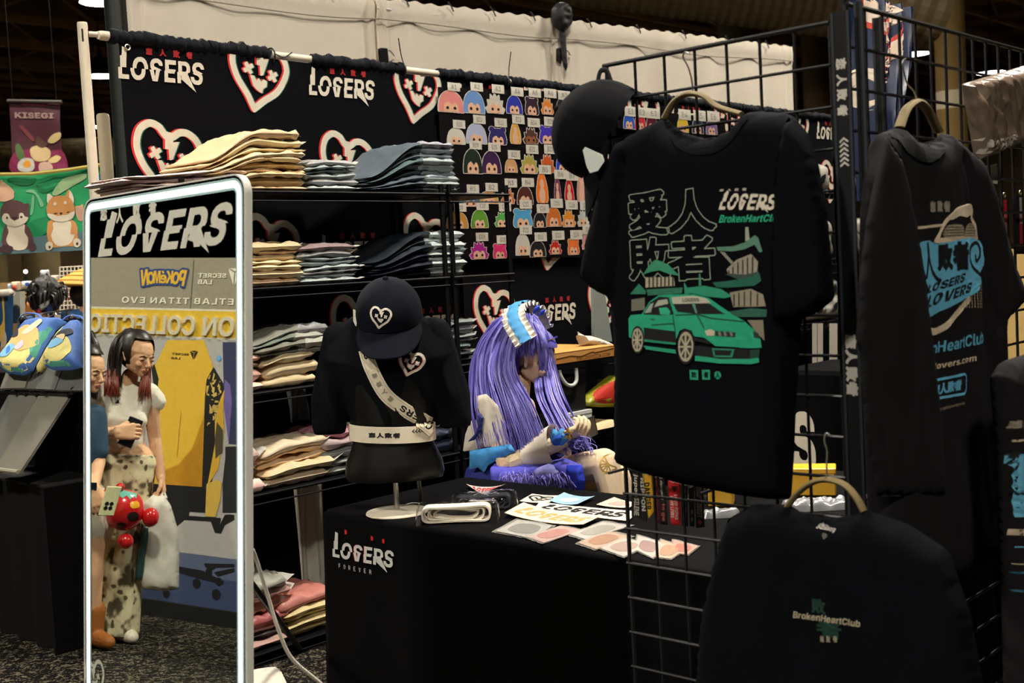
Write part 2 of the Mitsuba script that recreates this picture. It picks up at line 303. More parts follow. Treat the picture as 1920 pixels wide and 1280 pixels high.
# figures -----------------------------------------------------------
def ball(p, r, n=10):
    return m3.Manifold.sphere(float(r), n).translate([float(x) for x in p])
def bone(a, b, ra, rb, n=12):
    return m3.Manifold.batch_hull([ball(a, ra, n), ball(b, rb, n)])
def limb(pts, rad, n=12):
    return m3.Manifold.batch_boolean([bone(pts[i], pts[i + 1], rad[i], rad[i + 1], n) for i in range(len(pts) - 1)], m3.OpType.Add)
def hull(*balls):
    return m3.Manifold.batch_hull([ball(p, r, 12) for p, r in balls])
def union(*ms):
    return m3.Manifold.batch_boolean(list(ms), m3.OpType.Add)
def skin(m, fine=0.02, rounds=12):
    t = man(m.refine_to_length(fine)); t.merge_vertices(); v0 = np.array(t.vertices); trimesh.smoothing.filter_taubin(t, lamb=0.5, nu=0.53, iterations=rounds)
    far = np.linalg.norm(t.vertices - v0, axis=1) > fine * 1.2; v1 = np.array(t.vertices); v1[far] = v0[far]; t.vertices = v1; return t
def cutz(m, z, above=True):
    return m.trim_by_plane([0, 0, 1.0 if above else -1.0], z if above else -z)
def hand(wrist, fwd, palm, side, size=0.18, curl=0.5, spread=0.12, thumb=0.6):
    """An open-shape hand: wrist point, direction of the fingers, direction the palm faces, side = direction of the thumb."""
    f, pn = np.asarray(fwd, float), np.asarray(palm, float); f /= np.linalg.norm(f); pn = pn - f * (pn @ f); pn /= np.linalg.norm(pn)
    s = np.asarray(side, float); s = s - f * (s @ f) - pn * (s @ pn); s /= np.linalg.norm(s); w = np.asarray(wrist, float); L = size
    P = lambda a, b, c: w + f * a * L + s * b * L + pn * c * L
    r = 0.052 * L
    body = hull((P(0, .10, 0), .115 * L), (P(0, -.10, 0), .115 * L), (P(.45, .19, 0), .07 * L), (P(.42, -.19, 0), .066 * L), (P(.25, 0, .02), .10 * L))
    out = [body]
    for k, (b, ln) in enumerate(((.175, .40), (.06, .45), (-.06, .42), (-.17, .33))):
        a0 = np.array([.45, b, 0.0]); d = 0.0; pts = [a0]; bend = curl * (1 + .12 * k)
        for seg in (.44, .31, .25):
            d += bend * (0.9 if seg == .44 else 1.1)
            pts.append(pts[-1] + ln * seg * np.array([math.cos(d), spread * (b / .2) * .35, math.sin(d)]))
        out.append(limb([P(*q) for q in pts], [r * 1.1, r, r * .92, r * .8], 10))
    t0 = np.array([.12, .17, .03]); t1 = t0 + np.array([.17, .12, .06]); t2 = t1 + np.array([.15, .05 - .06 * thumb, .05 + .10 * thumb]); t3 = t2 + np.array([.11, -.05 * thumb, .05 + .04 * thumb])
    out.append(limb([P(*q) for q in (t0, t1, t2, t3)], [r * 1.6, r * 1.25, r * 1.1, r * .85], 10))
    return union(*out)
def head_mesh(h=0.225, fine=0.006):
    """A head with brow, nose, lips, chin and ears; faces +x, chin at z=0."""
    S = h / 0.225
    sp = lambda p, r: (np.array(p) * S, r * S)
    skull = hull(sp((-.012, 0, .145), .078), sp((.018, .0, .138), .068), sp((0, .03, .14), .045), sp((0, -.03, .14), .045), sp((-.03, 0, .12), .062))
    face = hull(sp((.045, .022, .105), .036), sp((.045, -.022, .105), .036), sp((.052, .014, .055), .026), sp((.052, -.014, .055), .026), sp((.062, 0, .022), .018), sp((.0, .035, .06), .026), sp((.0, -.035, .06), .026), sp((.055, 0, .135), .034))
    nose = union(limb([np.array((.083, 0, .105)) * S, np.array((.100, 0, .072)) * S], [.008 * S, .0105 * S]), hull(sp((.094, .011, .068), .007), sp((.094, -.011, .068), .007), sp((.1, 0, .07), .008)))
    lips = union(hull(sp((.081, .017, .046), .0045), sp((.081, -.017, .046), .0045), sp((.0885, 0, .0475), .0055)), hull(sp((.081, .012, .040), .005), sp((.081, -.012, .040), .005), sp((.0865, 0, .039), .006)))
    brow = union(*[limb([np.array((.083, s * .012, .118)) * S, np.array((.074, s * .040, .116)) * S], [.006 * S, .006 * S]) for s in (1, -1)])
    cheek = union(*[ball(np.array((.064, s * .034, .076)) * S, .021 * S) for s in (1, -1)])
    ears = union(*[hull(sp((-.005, s * .074, .105), .010), sp((-.012, s * .080, .120), .009), sp((.0, s * .073, .082), .007)) for s in (1, -1)])
    m = union(skull, face, nose, brow, cheek, ears)
    for s in (1, -1): m = m - ball(np.array((.093, s * .031, .1005)) * S, .0155 * S, 14)
    t = skin(union(m, lips, *[ball(np.array((.073, s * .031, .1005)) * S, .0135 * S, 14) for s in (1, -1)]), fine * S, 5)
    return t
def face_marks(h=0.225, lash=(25, 18, 16), lip=(150, 70, 66), brow=(40, 28, 24), shut=False):
    """Brows, eyes and lips as small meshes in the head's frame: [(name, mesh, colour)]."""
    S = h / 0.225; out = []
    for s in (1, -1):
        out.append(('eyebrow', man(limb([np.array(p) * S for p in ((.0885, s * .014, .1175), (.0865, s * .030, .122), (.0775, s * .046, .117))], [.0022 * S, .003 * S, .0015 * S], 8)), brow))
        out.append(('eye', man(limb([np.array(p) * S for p in ((.0865, s * .019, .0985), (.0885, s * .031, .1005 - .003 * shut), (.083, s * .043, .0985))], [.0014 * S, (.0022 if shut else .0042) * S, .0014 * S], 8)), lash))
    out.append(('lips', man(union(hull((np.array((.0835, .016, .0455)) * S, .0032 * S), (np.array((.0835, -.016, .0455)) * S, .0032 * S), (np.array((.0895, 0, .047)) * S, .0046 * S)), hull((np.array((.084, .011, .0405)) * S, .0036 * S), (np.array((.084, -.011, .0405)) * S, .0036 * S), (np.array((.0885, 0, .0395)) * S, .0048 * S)))), lip))
    return out

def onto(g, o, S, T, target, off=.002, step=.02, reach=.6):
    """Flat print wrapped on a solid: each point of g in the frame (o, S, T) is carried along -(S x T) to the solid's surface."""
    o, S, T = (np.asarray(x, float) for x in (o, S, T)); N = np.cross(S, T)
    v, f = flat2(g, step)
    if v is None: return None
    P = o + v[:, :1] * S + v[:, 1:2] * T + N * reach; loc, ir, _ = target.ray.intersects_location(P, np.tile(-N, (len(P), 1)), multiple_hits=False)
    d = np.full(len(P), np.nan); d[ir] = np.linalg.norm(loc - P[ir], axis=1)
    ok = ~np.isnan(d)
    if not ok.any(): return None
    d[~ok] = np.interp(np.flatnonzero(~ok), np.flatnonzero(ok), d[ok]) if False else np.nanmax(d)
    keep = ok[f].all(1); f = f[keep]
    if not len(f): return None
    m = tm(P - N * (d[:, None] - off), f); m.remove_unreferenced_vertices(); return m
AISLE = (np.array([0, -1.0, 0]), np.array([0, 0, 1.0]))        # right and up on a face turned to the aisle
def px_x(X, pts):
    """Picture points on the upright plane x = X, as (right, up)."""
    return np.array([[-(q := at_x(a, b, X))[1], q[2]] for a, b in pts])
def px_y(Y, pts):
    return np.array([[(q := at_y(a, b, Y))[0], q[2]] for a, b in pts])
ORD = ('topmost', 'second from the top', 'third from the top', 'fourth from the top', 'fifth from the top', 'sixth from the top', 'seventh from the top', 'eighth from the top', 'ninth from the top', 'tenth from the top', 'eleventh from the top', 'twelfth from the top')
# ------------------------------------------------------------------ the hall
def carpet_fn(p, n, uv):
    a = tnoise(p.x * 150, p.y * 150); b = tnoise(p.x * 52 + 7, p.y * 52); c = tfbm(p.x * 2.2, p.y * 2.2)
    s = tstep(0.5, 0.95, a * 0.65 + b * 0.45) * (0.6 + 0.8 * c)
    return tmix(lin((17, 16, 15)), lin((96, 89, 74)), dr.minimum(s, 1))
scene['carpet'] = {'type': 'twosided', 'bsdf': {'type': 'principled', 'base_color': mikit.proc(carpet_fn), 'roughness': 0.95, 'specular': 0.1}}
struct('floor', bx(-45, 75, -45, 75, -0.06, 0), 'carpet')
DARK, HALLWALL = mat((92, 72, 52), 0.9), mat((92, 74, 48), 0.9)
struct('ceiling', bx(-45, 75, -45, 75, 12.0, 12.2), DARK)
for i in range(16):
    y = 10 + 4 * i; part('ceiling', 'beam', cat(bx(-10, 70, y, y + .28, 11.3, 11.5), bx(-10, 70, y + .05, y + .2, 10.3, 10.45), *[bar((x, y + .12, 11.4), (x + 1.6, y + .12, 10.4), .06, 4) for x in range(0, 68, 4)]), mat((176, 138, 96), 0.8))
for i in range(14):
    x = 6 + 4.6 * i; part('ceiling', 'purlin', bx(x, x + .2, -10, 70, 11.6, 11.9), mat((150, 118, 84), 0.8))
struct('wall_back', bx(-45, 75, 62, 62.3, 0, 12), HALLWALL)
struct('wall_right', bx(68, 68.3, -45, 75, 0, 12), HALLWALL)
struct('wall_left', bx(-45.3, -45, -45, 75, 0, 12), HALLWALL)
struct('wall_front', bx(-45, 75, -45.3, -45, 0, 12), HALLWALL)

def column(px0, px1, py, D, colour, label, z1=8.5, band=False):
    a, b = at_d(px0, py, D), at_d(px1, py, D); r = np.linalg.norm((a - b)[:2]) / 2; c = (a + b) / 2
    prof = [(r * 1.15, 0), (r * 1.15, .3), (r, .35), (r, z1 - .4), (r * 1.2, z1 - .3), (r * 1.2, z1)]
    k = thing('hall_column', label, 'column')
    part(k, 'shaft', moved(lathe(prof, 40), t=(c[0], c[1], 0)), mat(colour, 0.7), smooth=35)
    if band: part(k, 'painted_band', moved(lathe([(r * 1.005, at_d(1776, 205, D)[2]), (r * 1.005, at_d(1776, 172, D)[2])], 40), t=(c[0], c[1], 0)), mat((225, 212, 178), 0.7), smooth=35)
column(-40, 12, 500, 40, (190, 165, 112), 'thick beige hall column at the left edge under the green banner', 4.6)
column(45, 112, 500, 38, (190, 168, 118), 'thick beige hall column behind the dark-haired visitor', 4.6)
column(1757, 1812, 200, 24, (150, 122, 70), 'beige hall column with a pale painted band behind the right wire panel', 9.5, True)
column(1345, 1420, 20, 30, (84, 76, 48), 'broad olive hall column above the right end of the white curtain', 10.5)
column(1505, 1556, 140, 33, (84, 64, 38), 'brown hall column between the curtain and the corner of the wire panels', 9.5)

def duct(a, b, r, label):
    a, b = np.array(a, float), np.array(b, float); n = int(np.linalg.norm(b - a) / .22); t = np.linspace(0, 1, n * 2 + 1)[:, None]
    k = solo('air_duct', tube(a + (b - a) * t, r * (1 + .035 * (np.arange(n * 2 + 1) % 2)), 24), mat((112, 94, 64), 0.55, spec=0.5), label, 'air duct', smooth=False)
duct(at_d(-60, 292, 36), at_d(204, 284, 30), .36, 'long ribbed air duct on the hall wall above the green banner')
duct(at_d(1040, -60, 27), at_d(1760, 30, 27), .75, 'wide ribbed air duct overhead behind the white curtain')
duct(at_d(1660, -8, 21), at_d(1770, 24, 21), .5, 'short ribbed brown air duct overhead behind the navy flag')

# high-bay lamps: the ones in view first, the rest of the rows round the booth after them
def high_bay(c, r, label, group=None, power=1.0, pick=1.0):
    c = np.asarray(c, float); k = thing('hall_lamp', label, 'hall lamp', group); at = lambda m: moved(m, t=c)
    part(k, 'housing', at(lathe([(.02, .95 * r + .5), (.06, .9 * r + .3), (.12, .9 * r), (r * .55, .62 * r), (r * 1.06, .05 * r), (r * 1.06, -.04), (r * 1.0, -.04)], 20)), mat((70, 66, 58), 0.4, metal=0.6), smooth=40)
    part(k, 'lens', at(trimesh.Trimesh(*(lambda a: (np.vstack([np.c_[r * .98 * np.cos(a), r * .98 * np.sin(a), 0 * a - .05], [[0, 0, -.05]]]), [[(i + 1) % 20, i, 20] for i in range(20)]))(np.arange(20) * math.pi / 10), process=False)), mat((240, 240, 235)), emit=(LAMP * power * 1.0, LAMP * power * .925, LAMP * power * .79), pick=pick)
    part(k, 'hanging_rod', bar(c + [0, 0, .5], (c[0], c[1], 11.95), .025), mat((60, 56, 50), 0.5))
    return k
ZL = 8.2
for (px, py, r, lab) in ((190, 0, .50, 'bright hall lamp cut by the top edge above the white upright'), (189, 140, .48, 'bright hall lamp just right of the white upright, uppermost there'),
                         (185, 236, .44, 'second bright hall lamp down beside the white upright'), (184, 281, .40, 'lowest of the hall lamps beside the white upright'),
                         (1522, 52, .50, 'bright hall lamp left of the black strap on the wire corner'), (1713, 99, .55, 'bright hall lamp above the hanger of the racket shirt'), (1858, 134, .55, 'bright hall lamp over the bagged shirt at the right edge')):
    high_bay(at_z(px, py, ZL), r, lab, pick=.06)
for x, y, w_ in ((-4.0, 4.5, 'over the chair stand'), (-3.5, -4.0, 'behind the viewer'), (3.6, 1.2, 'straight over the booth'), (4.5, 10.5, 'over the neighbouring stand'), (12, 2.5, 'beyond the rear counter'), (13, 12, 'beyond the white curtain')):
    high_bay((x, y, ZL), .5, f'hall lamp out of view {w_}', 'hall lamps out of view', pick=2.0)

# white curtain of the booth behind
CA, CB = at_z(232, -54, 3.66), at_z(1480, 92, 3.66); CD = (CB - CA) / np.linalg.norm((CB - CA)[:2]); CL = np.linalg.norm((CB - CA)[:2]); CN = np.array([CD[1], -CD[0], 0])
def along(px, py=60):
    d = ray(px, py); A = np.array([[d[0], -CD[0]], [d[1], -CD[1]]]); return float(np.linalg.solve(A, (CA - CAM)[:2])[1])
cut = [0, along(705), along(1040), CL]
WHITE = mat((198, 188, 173), 0.85, sheen=0.3)
for i, lab in enumerate(('broad white curtain panel above the black banner, left of the seam with the first clip', 'white curtain panel between the two black clips', 'white curtain panel running to the right end behind the wire panel')):
    s0, s1 = cut[i] - .03 * (i > 0), cut[i + 1] + .03
    def sheet(u, v, s0=s0, s1=s1, i=i):
        s = s0 + (s1 - s0) * u; z = 3.68 - 3.6 * v
        q = np.stack([s * 2.1 + i * 9, z * .25, 0 * s], -1)
        e = np.minimum(u, 1 - u) * (s1 - s0)
        w = .03 * np.sin(s * 11 + 3 * meshkit.noise(q)) * (.25 + 1.4 * meshkit.noise(q * 1.3 + 5) ** 2) * (.4 + .6 * np.minimum(1, v * 4)) + .035 * np.sin(s * 60) * np.exp(-e / .07)
        w = w + .028 * np.clip(1 - np.abs(3.60 - z) / .085, 0, 1) ** .5 + .012 * i
        return CA * [1, 1, 0] + CD * s[..., None] + CN * w[..., None] + np.stack([0 * z, 0 * z, z - .008 * np.sin(s * 40) * (v < .01)], -1)
    k = solo('white_curtain', grid(sheet, int(60 * (s1 - s0)), 60), WHITE, lab, 'curtain', smooth=True)
    part(k, 'hem_seam', tube([CA * [1, 1, 0] + CD * s + CN * (.03 + .012 * i) + [0, 0, 3.52 + .012 * math.sin(s * 3.1) - .02 * math.sin((s - s0) / (s1 - s0) * math.pi)] for s in np.linspace(s0 + .02, s1 - .02, 30)], .006, 5), mat((150, 142, 130), 0.9))
    for j in range(3 + i):
        s = s0 + (j + .6) * (s1 - s0) / (3.4 + i); b = CA * [1, 1, 0] + CD * s + CN * .06
        part(k, 'hook', tube([b + [0, 0, 3.70], b + CD * .03 + [0, 0, 3.67], b + CD * .05 + [0, 0, 3.63]], .006, 5), mat((50, 46, 42), 0.5))
part('white_curtain', 'rail', bar(CA * [1, 1, 0] - CD * .1 + [0, 0, 3.60], CB * [1, 1, 0] + CD * .05 + [0, 0, 3.60], .02, 8), mat((190, 186, 178), 0.4, metal=.5))
for px, py, lab in ((712, 106, 'black binder clip on the left seam of the white curtain'), (1045, 104, 'black binder clip on the right seam of the white curtain')):
    s = along(px, py); c = CA * [1, 1, 0] + CD * s + CN * .07; z = CAM[2] + ray(px, py)[2] * ((c - CAM)[0] / ray(px, py)[0])
    k = thing('binder_clip', lab, 'clip'); M = plane(c + [0, 0, z], CD, [0, 0, 1], CN)
    part(k, 'body', slab(Polygon([(-.035, -.055), (.035, -.055), (.028, .055), (-.028, .055)]), c + [0, 0, z], CD, [0, 0, 1], .05), mat((18, 18, 20), 0.3))
    part(k, 'wire_handle', tube(M(spline([(.03, -.05), (.07, -.03), (.085, 0), (.06, .03), (.035, .04)], 5)), .005, 5), mat((160, 150, 140), 0.3, metal=.9))
s = along(1041, 40); c = CA * [1, 1, 0] + CD * s + CN * .09
k = thing('curtain_upright', 'upright with a black wrapped head between the two right curtain panels', 'curtain pole')
part(k, 'pole', bar(c - CN * .14, c - CN * .14 + [0, 0, 3.68], .025, 10), mat((190, 186, 178), 0.4, metal=.5))
part(k, 'head_wrap', lay(puff(blob([(-.07, .12), (-.11, .05), (-.08, -.06), (-.02, -.10), (.05, -.08), (.10, .0), (.09, .10), (.02, .15)]), .02, lambda p, q: .05 * q + .02 * q * meshkit.noise(np.c_[p * 40, 0 * p[:, 0]]), lambda p, q: .05 * q, roll=.05), c + [0, 0, 3.66], CD, [0, 0, 1]), mat((16, 16, 18), 0.6), smooth=50)
part(k, 'strap', lay(puff(Polygon([(-.05, -.05), (.03, -.05), (.035, -.40), (.01, -.44), (-.02, -.38)]), .03, lambda p, q: .015 * q, lambda p, q: .01 * q, roll=.03), c + [0, 0, 3.66], CD, [0, 0, 1]), mat((24, 24, 28), 0.6), smooth=40)
part(k, 'tape', slab(rrect(-.03, -.72, .05, -.58, .01), c + [0, 0, 3.66], CD, [0, 0, 1], .02), mat((20, 20, 24), 0.5))
b = at_z(218, 30, 3.4)
solo('dark_pole', bar((b[0], b[1], 0), (b[0], b[1], 4.6), .075, 12), mat((34, 38, 36), 0.5), 'thick dark pole behind the left end of the black banner', 'pole', smooth=40)
# ------------------------------------------------------------------ the booth: uprights, banner
BY = 4.58
POLEW = mat((216, 205, 184), 0.45, spec=0.5)
k = thing('white_upright', 'white metal upright with slots at the left end of the black banner', 'pole')
cx, cy = 2.524, BY + .03
part(k, 'pole', moved(lathe([(.021, 0), (.021, 2.675), (.019, 2.683)], 24), t=(cx, cy, 0)), POLEW, smooth=40)
for dx, dy in ((-.012, -.0185), (.017, -.013)):
    part(k, 'slot', moved(slab(rrect(-.0035, -.026, .0035, .026, .003), (0, 0, 0), (math.cos(dx * 50), math.sin(dx * 50), 0), (0, 0, 1), .003), t=(cx + dx, cy + dy, 2.628)), mat((40, 34, 26), 0.8))
k = thing('crossbar', 'long white crossbar pipe that carries the black banner', 'pole')
ZR = 2.632
part(k, 'pipe', bar((cx + .05, BY, ZR), (9.2, BY, ZR), .017, 16), POLEW, smooth=40)
part(k, 'end_fitting', cat(bar((cx + .018, BY + .02, ZR + .004), (cx + .08, BY, ZR + .004), .012, 12), bar((cx + .06, BY, ZR), (cx + .125, BY, ZR), .02, 16)), mat((200, 190, 170), 0.4, spec=.5), smooth=40)
k = thing('far_upright', 'upright hidden behind the right end of the banner', 'pole'); part(k, 'pole', bar((9.2, BY + .03, 0), (9.2, BY + .03, 2.66), .02, 12), POLEW, smooth=40)

def ban_w(x, z):
    q = np.stack([x * 1.6, z * .5, 0 * x], -1)
    return .010 * np.sin(x * 5.3 + 2 * meshkit.noise(q)) * meshkit.noise(q + 3) + .006 * (meshkit.noise(np.stack([x * 3, z * 2.2, 0 * x], -1)) - .5)
def ban(v, off=.004):
    x, z = v[:, 0], v[:, 1]; return np.c_[x, BY - .012 + ban_w(x, z) - off, z]
def banner_sheet(u, v):
    x = 2.66 + (9.15 - 2.66) * u; z = ZR - .02 - 2.5 * v
    return np.stack([x, BY - .012 + ban_w(x, z), z], -1)
BLACK = mat((11, 11, 15), 0.9, spec=0.06)
BAN = thing('black_banner', 'black banner printed with white hearts and lettering behind the shelves', 'banner')
part(BAN, 'cloth', grid(banner_sheet, 260, 90), BLACK, smooth=True)
# the rod pocket is gathered in sleeves with bare pipe between
sx = lambda px, py: at_y(px, py, BY)[0]
rng = np.random.default_rng(5)
HEM = mat((14, 17, 25), 0.8, spec=0.15, sheen=0.2)
for a, b in ((sx(203, 70), sx(503, 108)), (sx(583, 118), sx(752, 138)), (sx(820, 146), sx(948, 158)), (sx(955, 158), sx(1075, 172)), (sx(1078, 172), sx(1330, 200)), (sx(1335, 200), 9.1)):
    n = max(6, int((b - a) / .012)); x = np.linspace(a, b, n); r = .026 + .007 * rng.random(n) + .004 * np.sin(x * 160)
    m = tube(np.c_[x, BY + 0 * x + .003 * rng.standard_normal(n), ZR + .004 * rng.standard_normal(n)], r, 10)
    part(BAN, 'gathered_sleeve', m, HEM, smooth=70)
INK, RED, TEAL = mat((206, 197, 180), 0.8), mat((200, 34, 36), 0.8), mat((22, 92, 82), 0.8)
def ban_print(g, x, z, name='printed_mark', red=True, clip=None):
    g = affinity.translate(g, x, z)
    if clip is not None: g = g.intersection(clip)
    if g.is_empty: return
    if red:
        part(BAN, 'red_edge', decal(affinity.translate(g, -.010, .001).difference(g), lambda v: ban(v, .004), .08), RED)
        part(BAN, 'teal_edge', decal(affinity.translate(g, .006, 0).difference(g), lambda v: ban(v, .004), .08), TEAL)
    part(BAN, name, decal(g, lambda v: ban(v, .0045), .08), INK)
H33, L42 = heart(.335), losers(.098)
below = sbox(0, 0, 12, ZR - .022)
for row in range(5):
    for n in range(-1, 7):
        for kind in (0, 1):
            x = 2.855 + .99 * n + (.5 if kind ^ (row % 2) else 0); z = 2.495 - .398 * row
            if x < 2.75 or x > 8.95: continue
            # what the picture shows nothing of (behind shelves, shirts and table) is left plain
            if row == 4 or (row >= 2 and x > 6) or (row == 3 and x < 3.6) or (row == 1 and x > 6 and x < 8.2): continue
            if kind == 0 and row in (1,) and x < 6: continue
            if kind == 1: ban_print(H33, x + .005, z + .035, 'printed_heart', clip=below)
            else:
                ban_print(L42, x - .20, z - .035, 'printed_lettering', red=False)
                for ci, ch in enumerate('恋人敗者'):
                    cg = affinity.translate(affinity.scale(kanji(ch, .04), .03, .03, origin=(0, 0)), x - .06 + .0645 * ci, z + .09)
                    part(BAN, 'printed_red_character', decal(cg, lambda v: ban(v, .0045)), mat((150, 24, 26), .8))
part(BAN, 'grommet', moved(tube([(math.cos(t) * .011, 0, math.sin(t) * .011) for t in np.linspace(0, 2 * math.pi, 13)], .0035, 6), t=ban(np.array([[2.695, 2.592]]), .008)[0]), mat((200, 190, 175), 0.3, metal=.9))
def zip_tie(px, py, tipx, tipy, label):
    a, b = at_y(px, py, BY), at_y(tipx, tipy, BY - .03); k = thing('zip_tie', label, 'zip tie'); m = (a + b) / 2 + np.array([.01, 0, .0])
    part(k, 'loop', tube([(a[0], BY + .034 * math.cos(t), ZR - .006 + .036 * math.sin(t)) for t in np.linspace(0, 2 * math.pi, 15)], .004, 6), mat((24, 22, 22), .4))
    part(k, 'tail', tube(spline([(a[0], BY - .034, ZR), m, b], 6), .0028, 5), mat((24, 22, 22), .4))
zip_tie(508, 116, 548, 98, 'black zip tie round the bare stretch of crossbar, its tail pointing right')
zip_tie(753, 140, 747, 72, 'black zip tie standing upright left of the character stickers')
zip_tie(946, 158, 958, 97, 'black zip tie with a slanted tail above the sticker sheets')
for px, py, lab in ((1293, 205, 'dark'), ):
    pass

# ------------------------------------------------------------------ shelving
SB = mat((9, 9, 11), 0.5, spec=0.2)
SZ = (1.968, 1.568, 1.138, .718, .06)
def shelf_unit(x0, x1, y0, y1, zs, label, lattice=False):
    k = thing('shelf_unit', label, 'shelf unit'); top = zs[0] + .04
    for x in (x0 + .012, x1 - .012):
        for y in (y0 + .012, y1 - .012): part(k, 'post', bar((x, y, 0), (x, y, top), .0125, 10), SB, smooth=40)
    for z in zs:
        s = part(k, 'shelf', bx(x0 + .01, x1 - .01, y0, y1, z - .016, z - .004, .003), SB)
        part(s, 'front_rail', cat(bar((x0, y0, z - .008), (x1, y0, z - .008), .006), bar((x0, y0, z - .045), (x1, y0, z - .045), .004)), SB)
        if lattice: part(s, 'rail_lattice', tube([(x0 + (x1 - x0) * i / 40, y0, z - (.010 if i % 2 else .044)) for i in range(41)], .003, 4), SB)
    return k
shelf_unit(2.62, 4.06, 4.12, 4.5, SZ, 'black wire shelf unit with cream and grey shirt stacks, nearer the mirror')
shelf_unit(4.09, 4.52, 4.12, 4.5, SZ[:4], 'narrow black wire shelf unit with dark grey shirt stacks behind the mannequin')
# ------------------------------------------------------------------ the light-up mirror and what it shows
_a, _k = math.radians(4.7), math.radians(0.5)
MN = np.array([-math.cos(_a), 0, math.sin(_a)]); _T = np.array([math.sin(_a), 0, math.cos(_a)]); _S = np.array([0, -1.0, 0])
MS, MT = _S * math.cos(_k) - _T * math.sin(_k) * -1, None
MS = _S * math.cos(_k) + _T * math.sin(_k); MT = _T * math.cos(_k) - _S * math.sin(_k)
MO = np.array([1.7214, 2.816, 1.8555])            # middle of the top edge
MW, MH = .786, 1.84
def mst(x, y):
    d = ray(x, y); Q = CAM + d * (((MO - CAM) @ MN) / (d @ MN)); return np.array([(Q - MO) @ MS, (Q - MO) @ MT])
def mray(x, y):
    d = ray(x, y); Q = CAM + d * (((MO - CAM) @ MN) / (d @ MN)); r = d - 2 * (d @ MN) * MN; return Q, r / np.linalg.norm(r[:2])
def mz(x, y, z=0.0):
    Q, d = mray(x, y); return Q + d * (z - Q[2]) / d[2]
def mpl(g, off): return decal(g, plane(MO, MS, MT, MN, off))
MIR = thing('standing_mirror', 'tall leaning mirror with rounded corners and a glowing light strip round its edge', 'mirror')
face = rrect(-MW / 2, -MH, MW / 2, 0, .05)
part(MIR, 'case', slab(face, MO - MN * .003, MS, MT, .016), mat((206, 204, 196), 0.4), smooth=40)
part(MIR, 'rim', slab(face.difference(face.buffer(-.004)), MO + MN * .002, MS, MT, .005), mat((214, 214, 206), 0.35))
scene['silvered'] = {'type': 'conductor', 'specular_reflectance': {'type': 'rgb', 'value': [.80, .84, .80]}}
part(MIR, 'glass', mpl(face.buffer(-.0035), 0), 'silvered')
l0, l1 = face.buffer(-.016), face.buffer(-.016 - .0175)
part(MIR, 'light_strip', mpl(l0.difference(l1), .0015), mat((240, 245, 240)), emit=(LED * .80, LED * 1.0, LED * .95), pick=.3)
part(MIR, 'frosted_edge', cat(mpl(l0.buffer(.006).difference(l0), .0012), mpl(l1.difference(l1.buffer(-.006)), .0012)), mat((170, 205, 205), .5))
VINYL = mat((205, 203, 190), 0.6)
g = losers(1.0, 1.2, -.13, .22); ta, tb = mst(200, 481)[1], mst(415, 380)[1]; bb = g.bounds
part(MIR, 'decal_lettering', mpl(affinity.affine_transform(g, [(mst(437, 425)[0] - mst(184, 482)[0]) / (bb[2] - bb[0]), 0, 0, tb - ta, mst(184, 482)[0] - bb[0] * (mst(437, 425)[0] - mst(184, 482)[0]) / (bb[2] - bb[0]), ta]), .001), VINYL)
for ch, px, py in zip('恋人敗者', (195, 225, 256.5, 287), (398, 402, 392, 388)):
    s, t = mst(px, py); part(MIR, 'decal_character', mpl(affinity.translate(affinity.scale(kanji(ch, .03), .037, .046, origin=(0, 0)), s, t), .001), VINYL)
s, t = mst(177, 1271); part(MIR, 'decal_heart', mpl(affinity.translate(affinity.scale(heart(.115), -1, 1, origin=(0, 0)), s, t), .001), mat((176, 180, 164), .6))
_f = at_z(563, 1222, 0.0)
part(MIR, 'support_leg', tube([MO + MS * .02 - MT * .75 - MN * .02, np.array([_f[0], _f[1], .012])], .012, 10), SB)
part(MIR, 'power_cord', tube(spline([MO + MS * .38 - MT * .97 - MN * .025, at_y(473, 1030, 2.45), at_y(500, 1110, 2.5), at_y(522, 1180, 2.5), at_y(548, 1235, 2.5), at_y(605, 1285, 2.5), at_y(640, 1330, 2.5)], 8), .005, 6), mat((206, 200, 186), .5), smooth=True)

# the printed wall of the chair maker's stand across the aisle (it is seen only in the mirror)
W0, W1 = mz(235, 1131, .05), mz(437, 1156, .05)
_w = (mz(190, 483, 2.14) - mz(430, 483, 2.14)); _w[2] = 0; WD = _w / np.linalg.norm(_w)      # reading direction
WN = np.array([WD[1], -WD[0], 0]); W0[2] = 0; W1[2] = 0; W0 = (W0 + W1) / 2
if (CAM - W0) @ WN < 0: WN = -WN
def wst(x, y):
    Q, d = mray(x, y); P = Q + d * (((W0 - Q) @ WN) / (d @ WN)); return np.array([(P - W0) @ WD, P[2]])
WZ = [wst(300, y)[1] for y in (483, 581, 629, 1135)]
WA, WB = wst(470, 600)[0] - 1.2, wst(150, 600)[0] + 1.6
def wpl(g, off=.003): return decal(g, plane(W0, WD, [0, 0, 1], WN, off))
k = WALL = thing('printed_stand_wall', 'printed wall of a chair stand across the aisle, seen in the mirror', 'display wall')
seam = (wst(365, 540)[0] + wst(352, 580)[0]) / 2
for a, b in ((WA, seam - .004), (seam + .004, WB)):
    part(k, 'wall_panel', slab(sbox(a, 0, b, WZ[0]), W0, WD, [0, 0, 1], .08), mat((156, 147, 128), .7))
part(k, 'yellow_band', wpl(sbox(WA, WZ[2], WB, WZ[1])), mat((226, 186, 52), .7))
part(k, 'band_edge', cat(wpl(sbox(WA, WZ[1], WB, WZ[1] + .012)), wpl(sbox(WA, WZ[2] - .012, WB, WZ[2]))), mat((220, 214, 190), .7), kind='stuff')
FZ = wst(300, 1030)[1]
part(k, 'printed_backdrop', wpl(sbox(WA, FZ, WB, WZ[2] - .012), .002), mat((182, 178, 176), .7))
part(k, 'printed_floor', wpl(sbox(WA, .09, WB, FZ), .002), mat((92, 102, 134), .7))
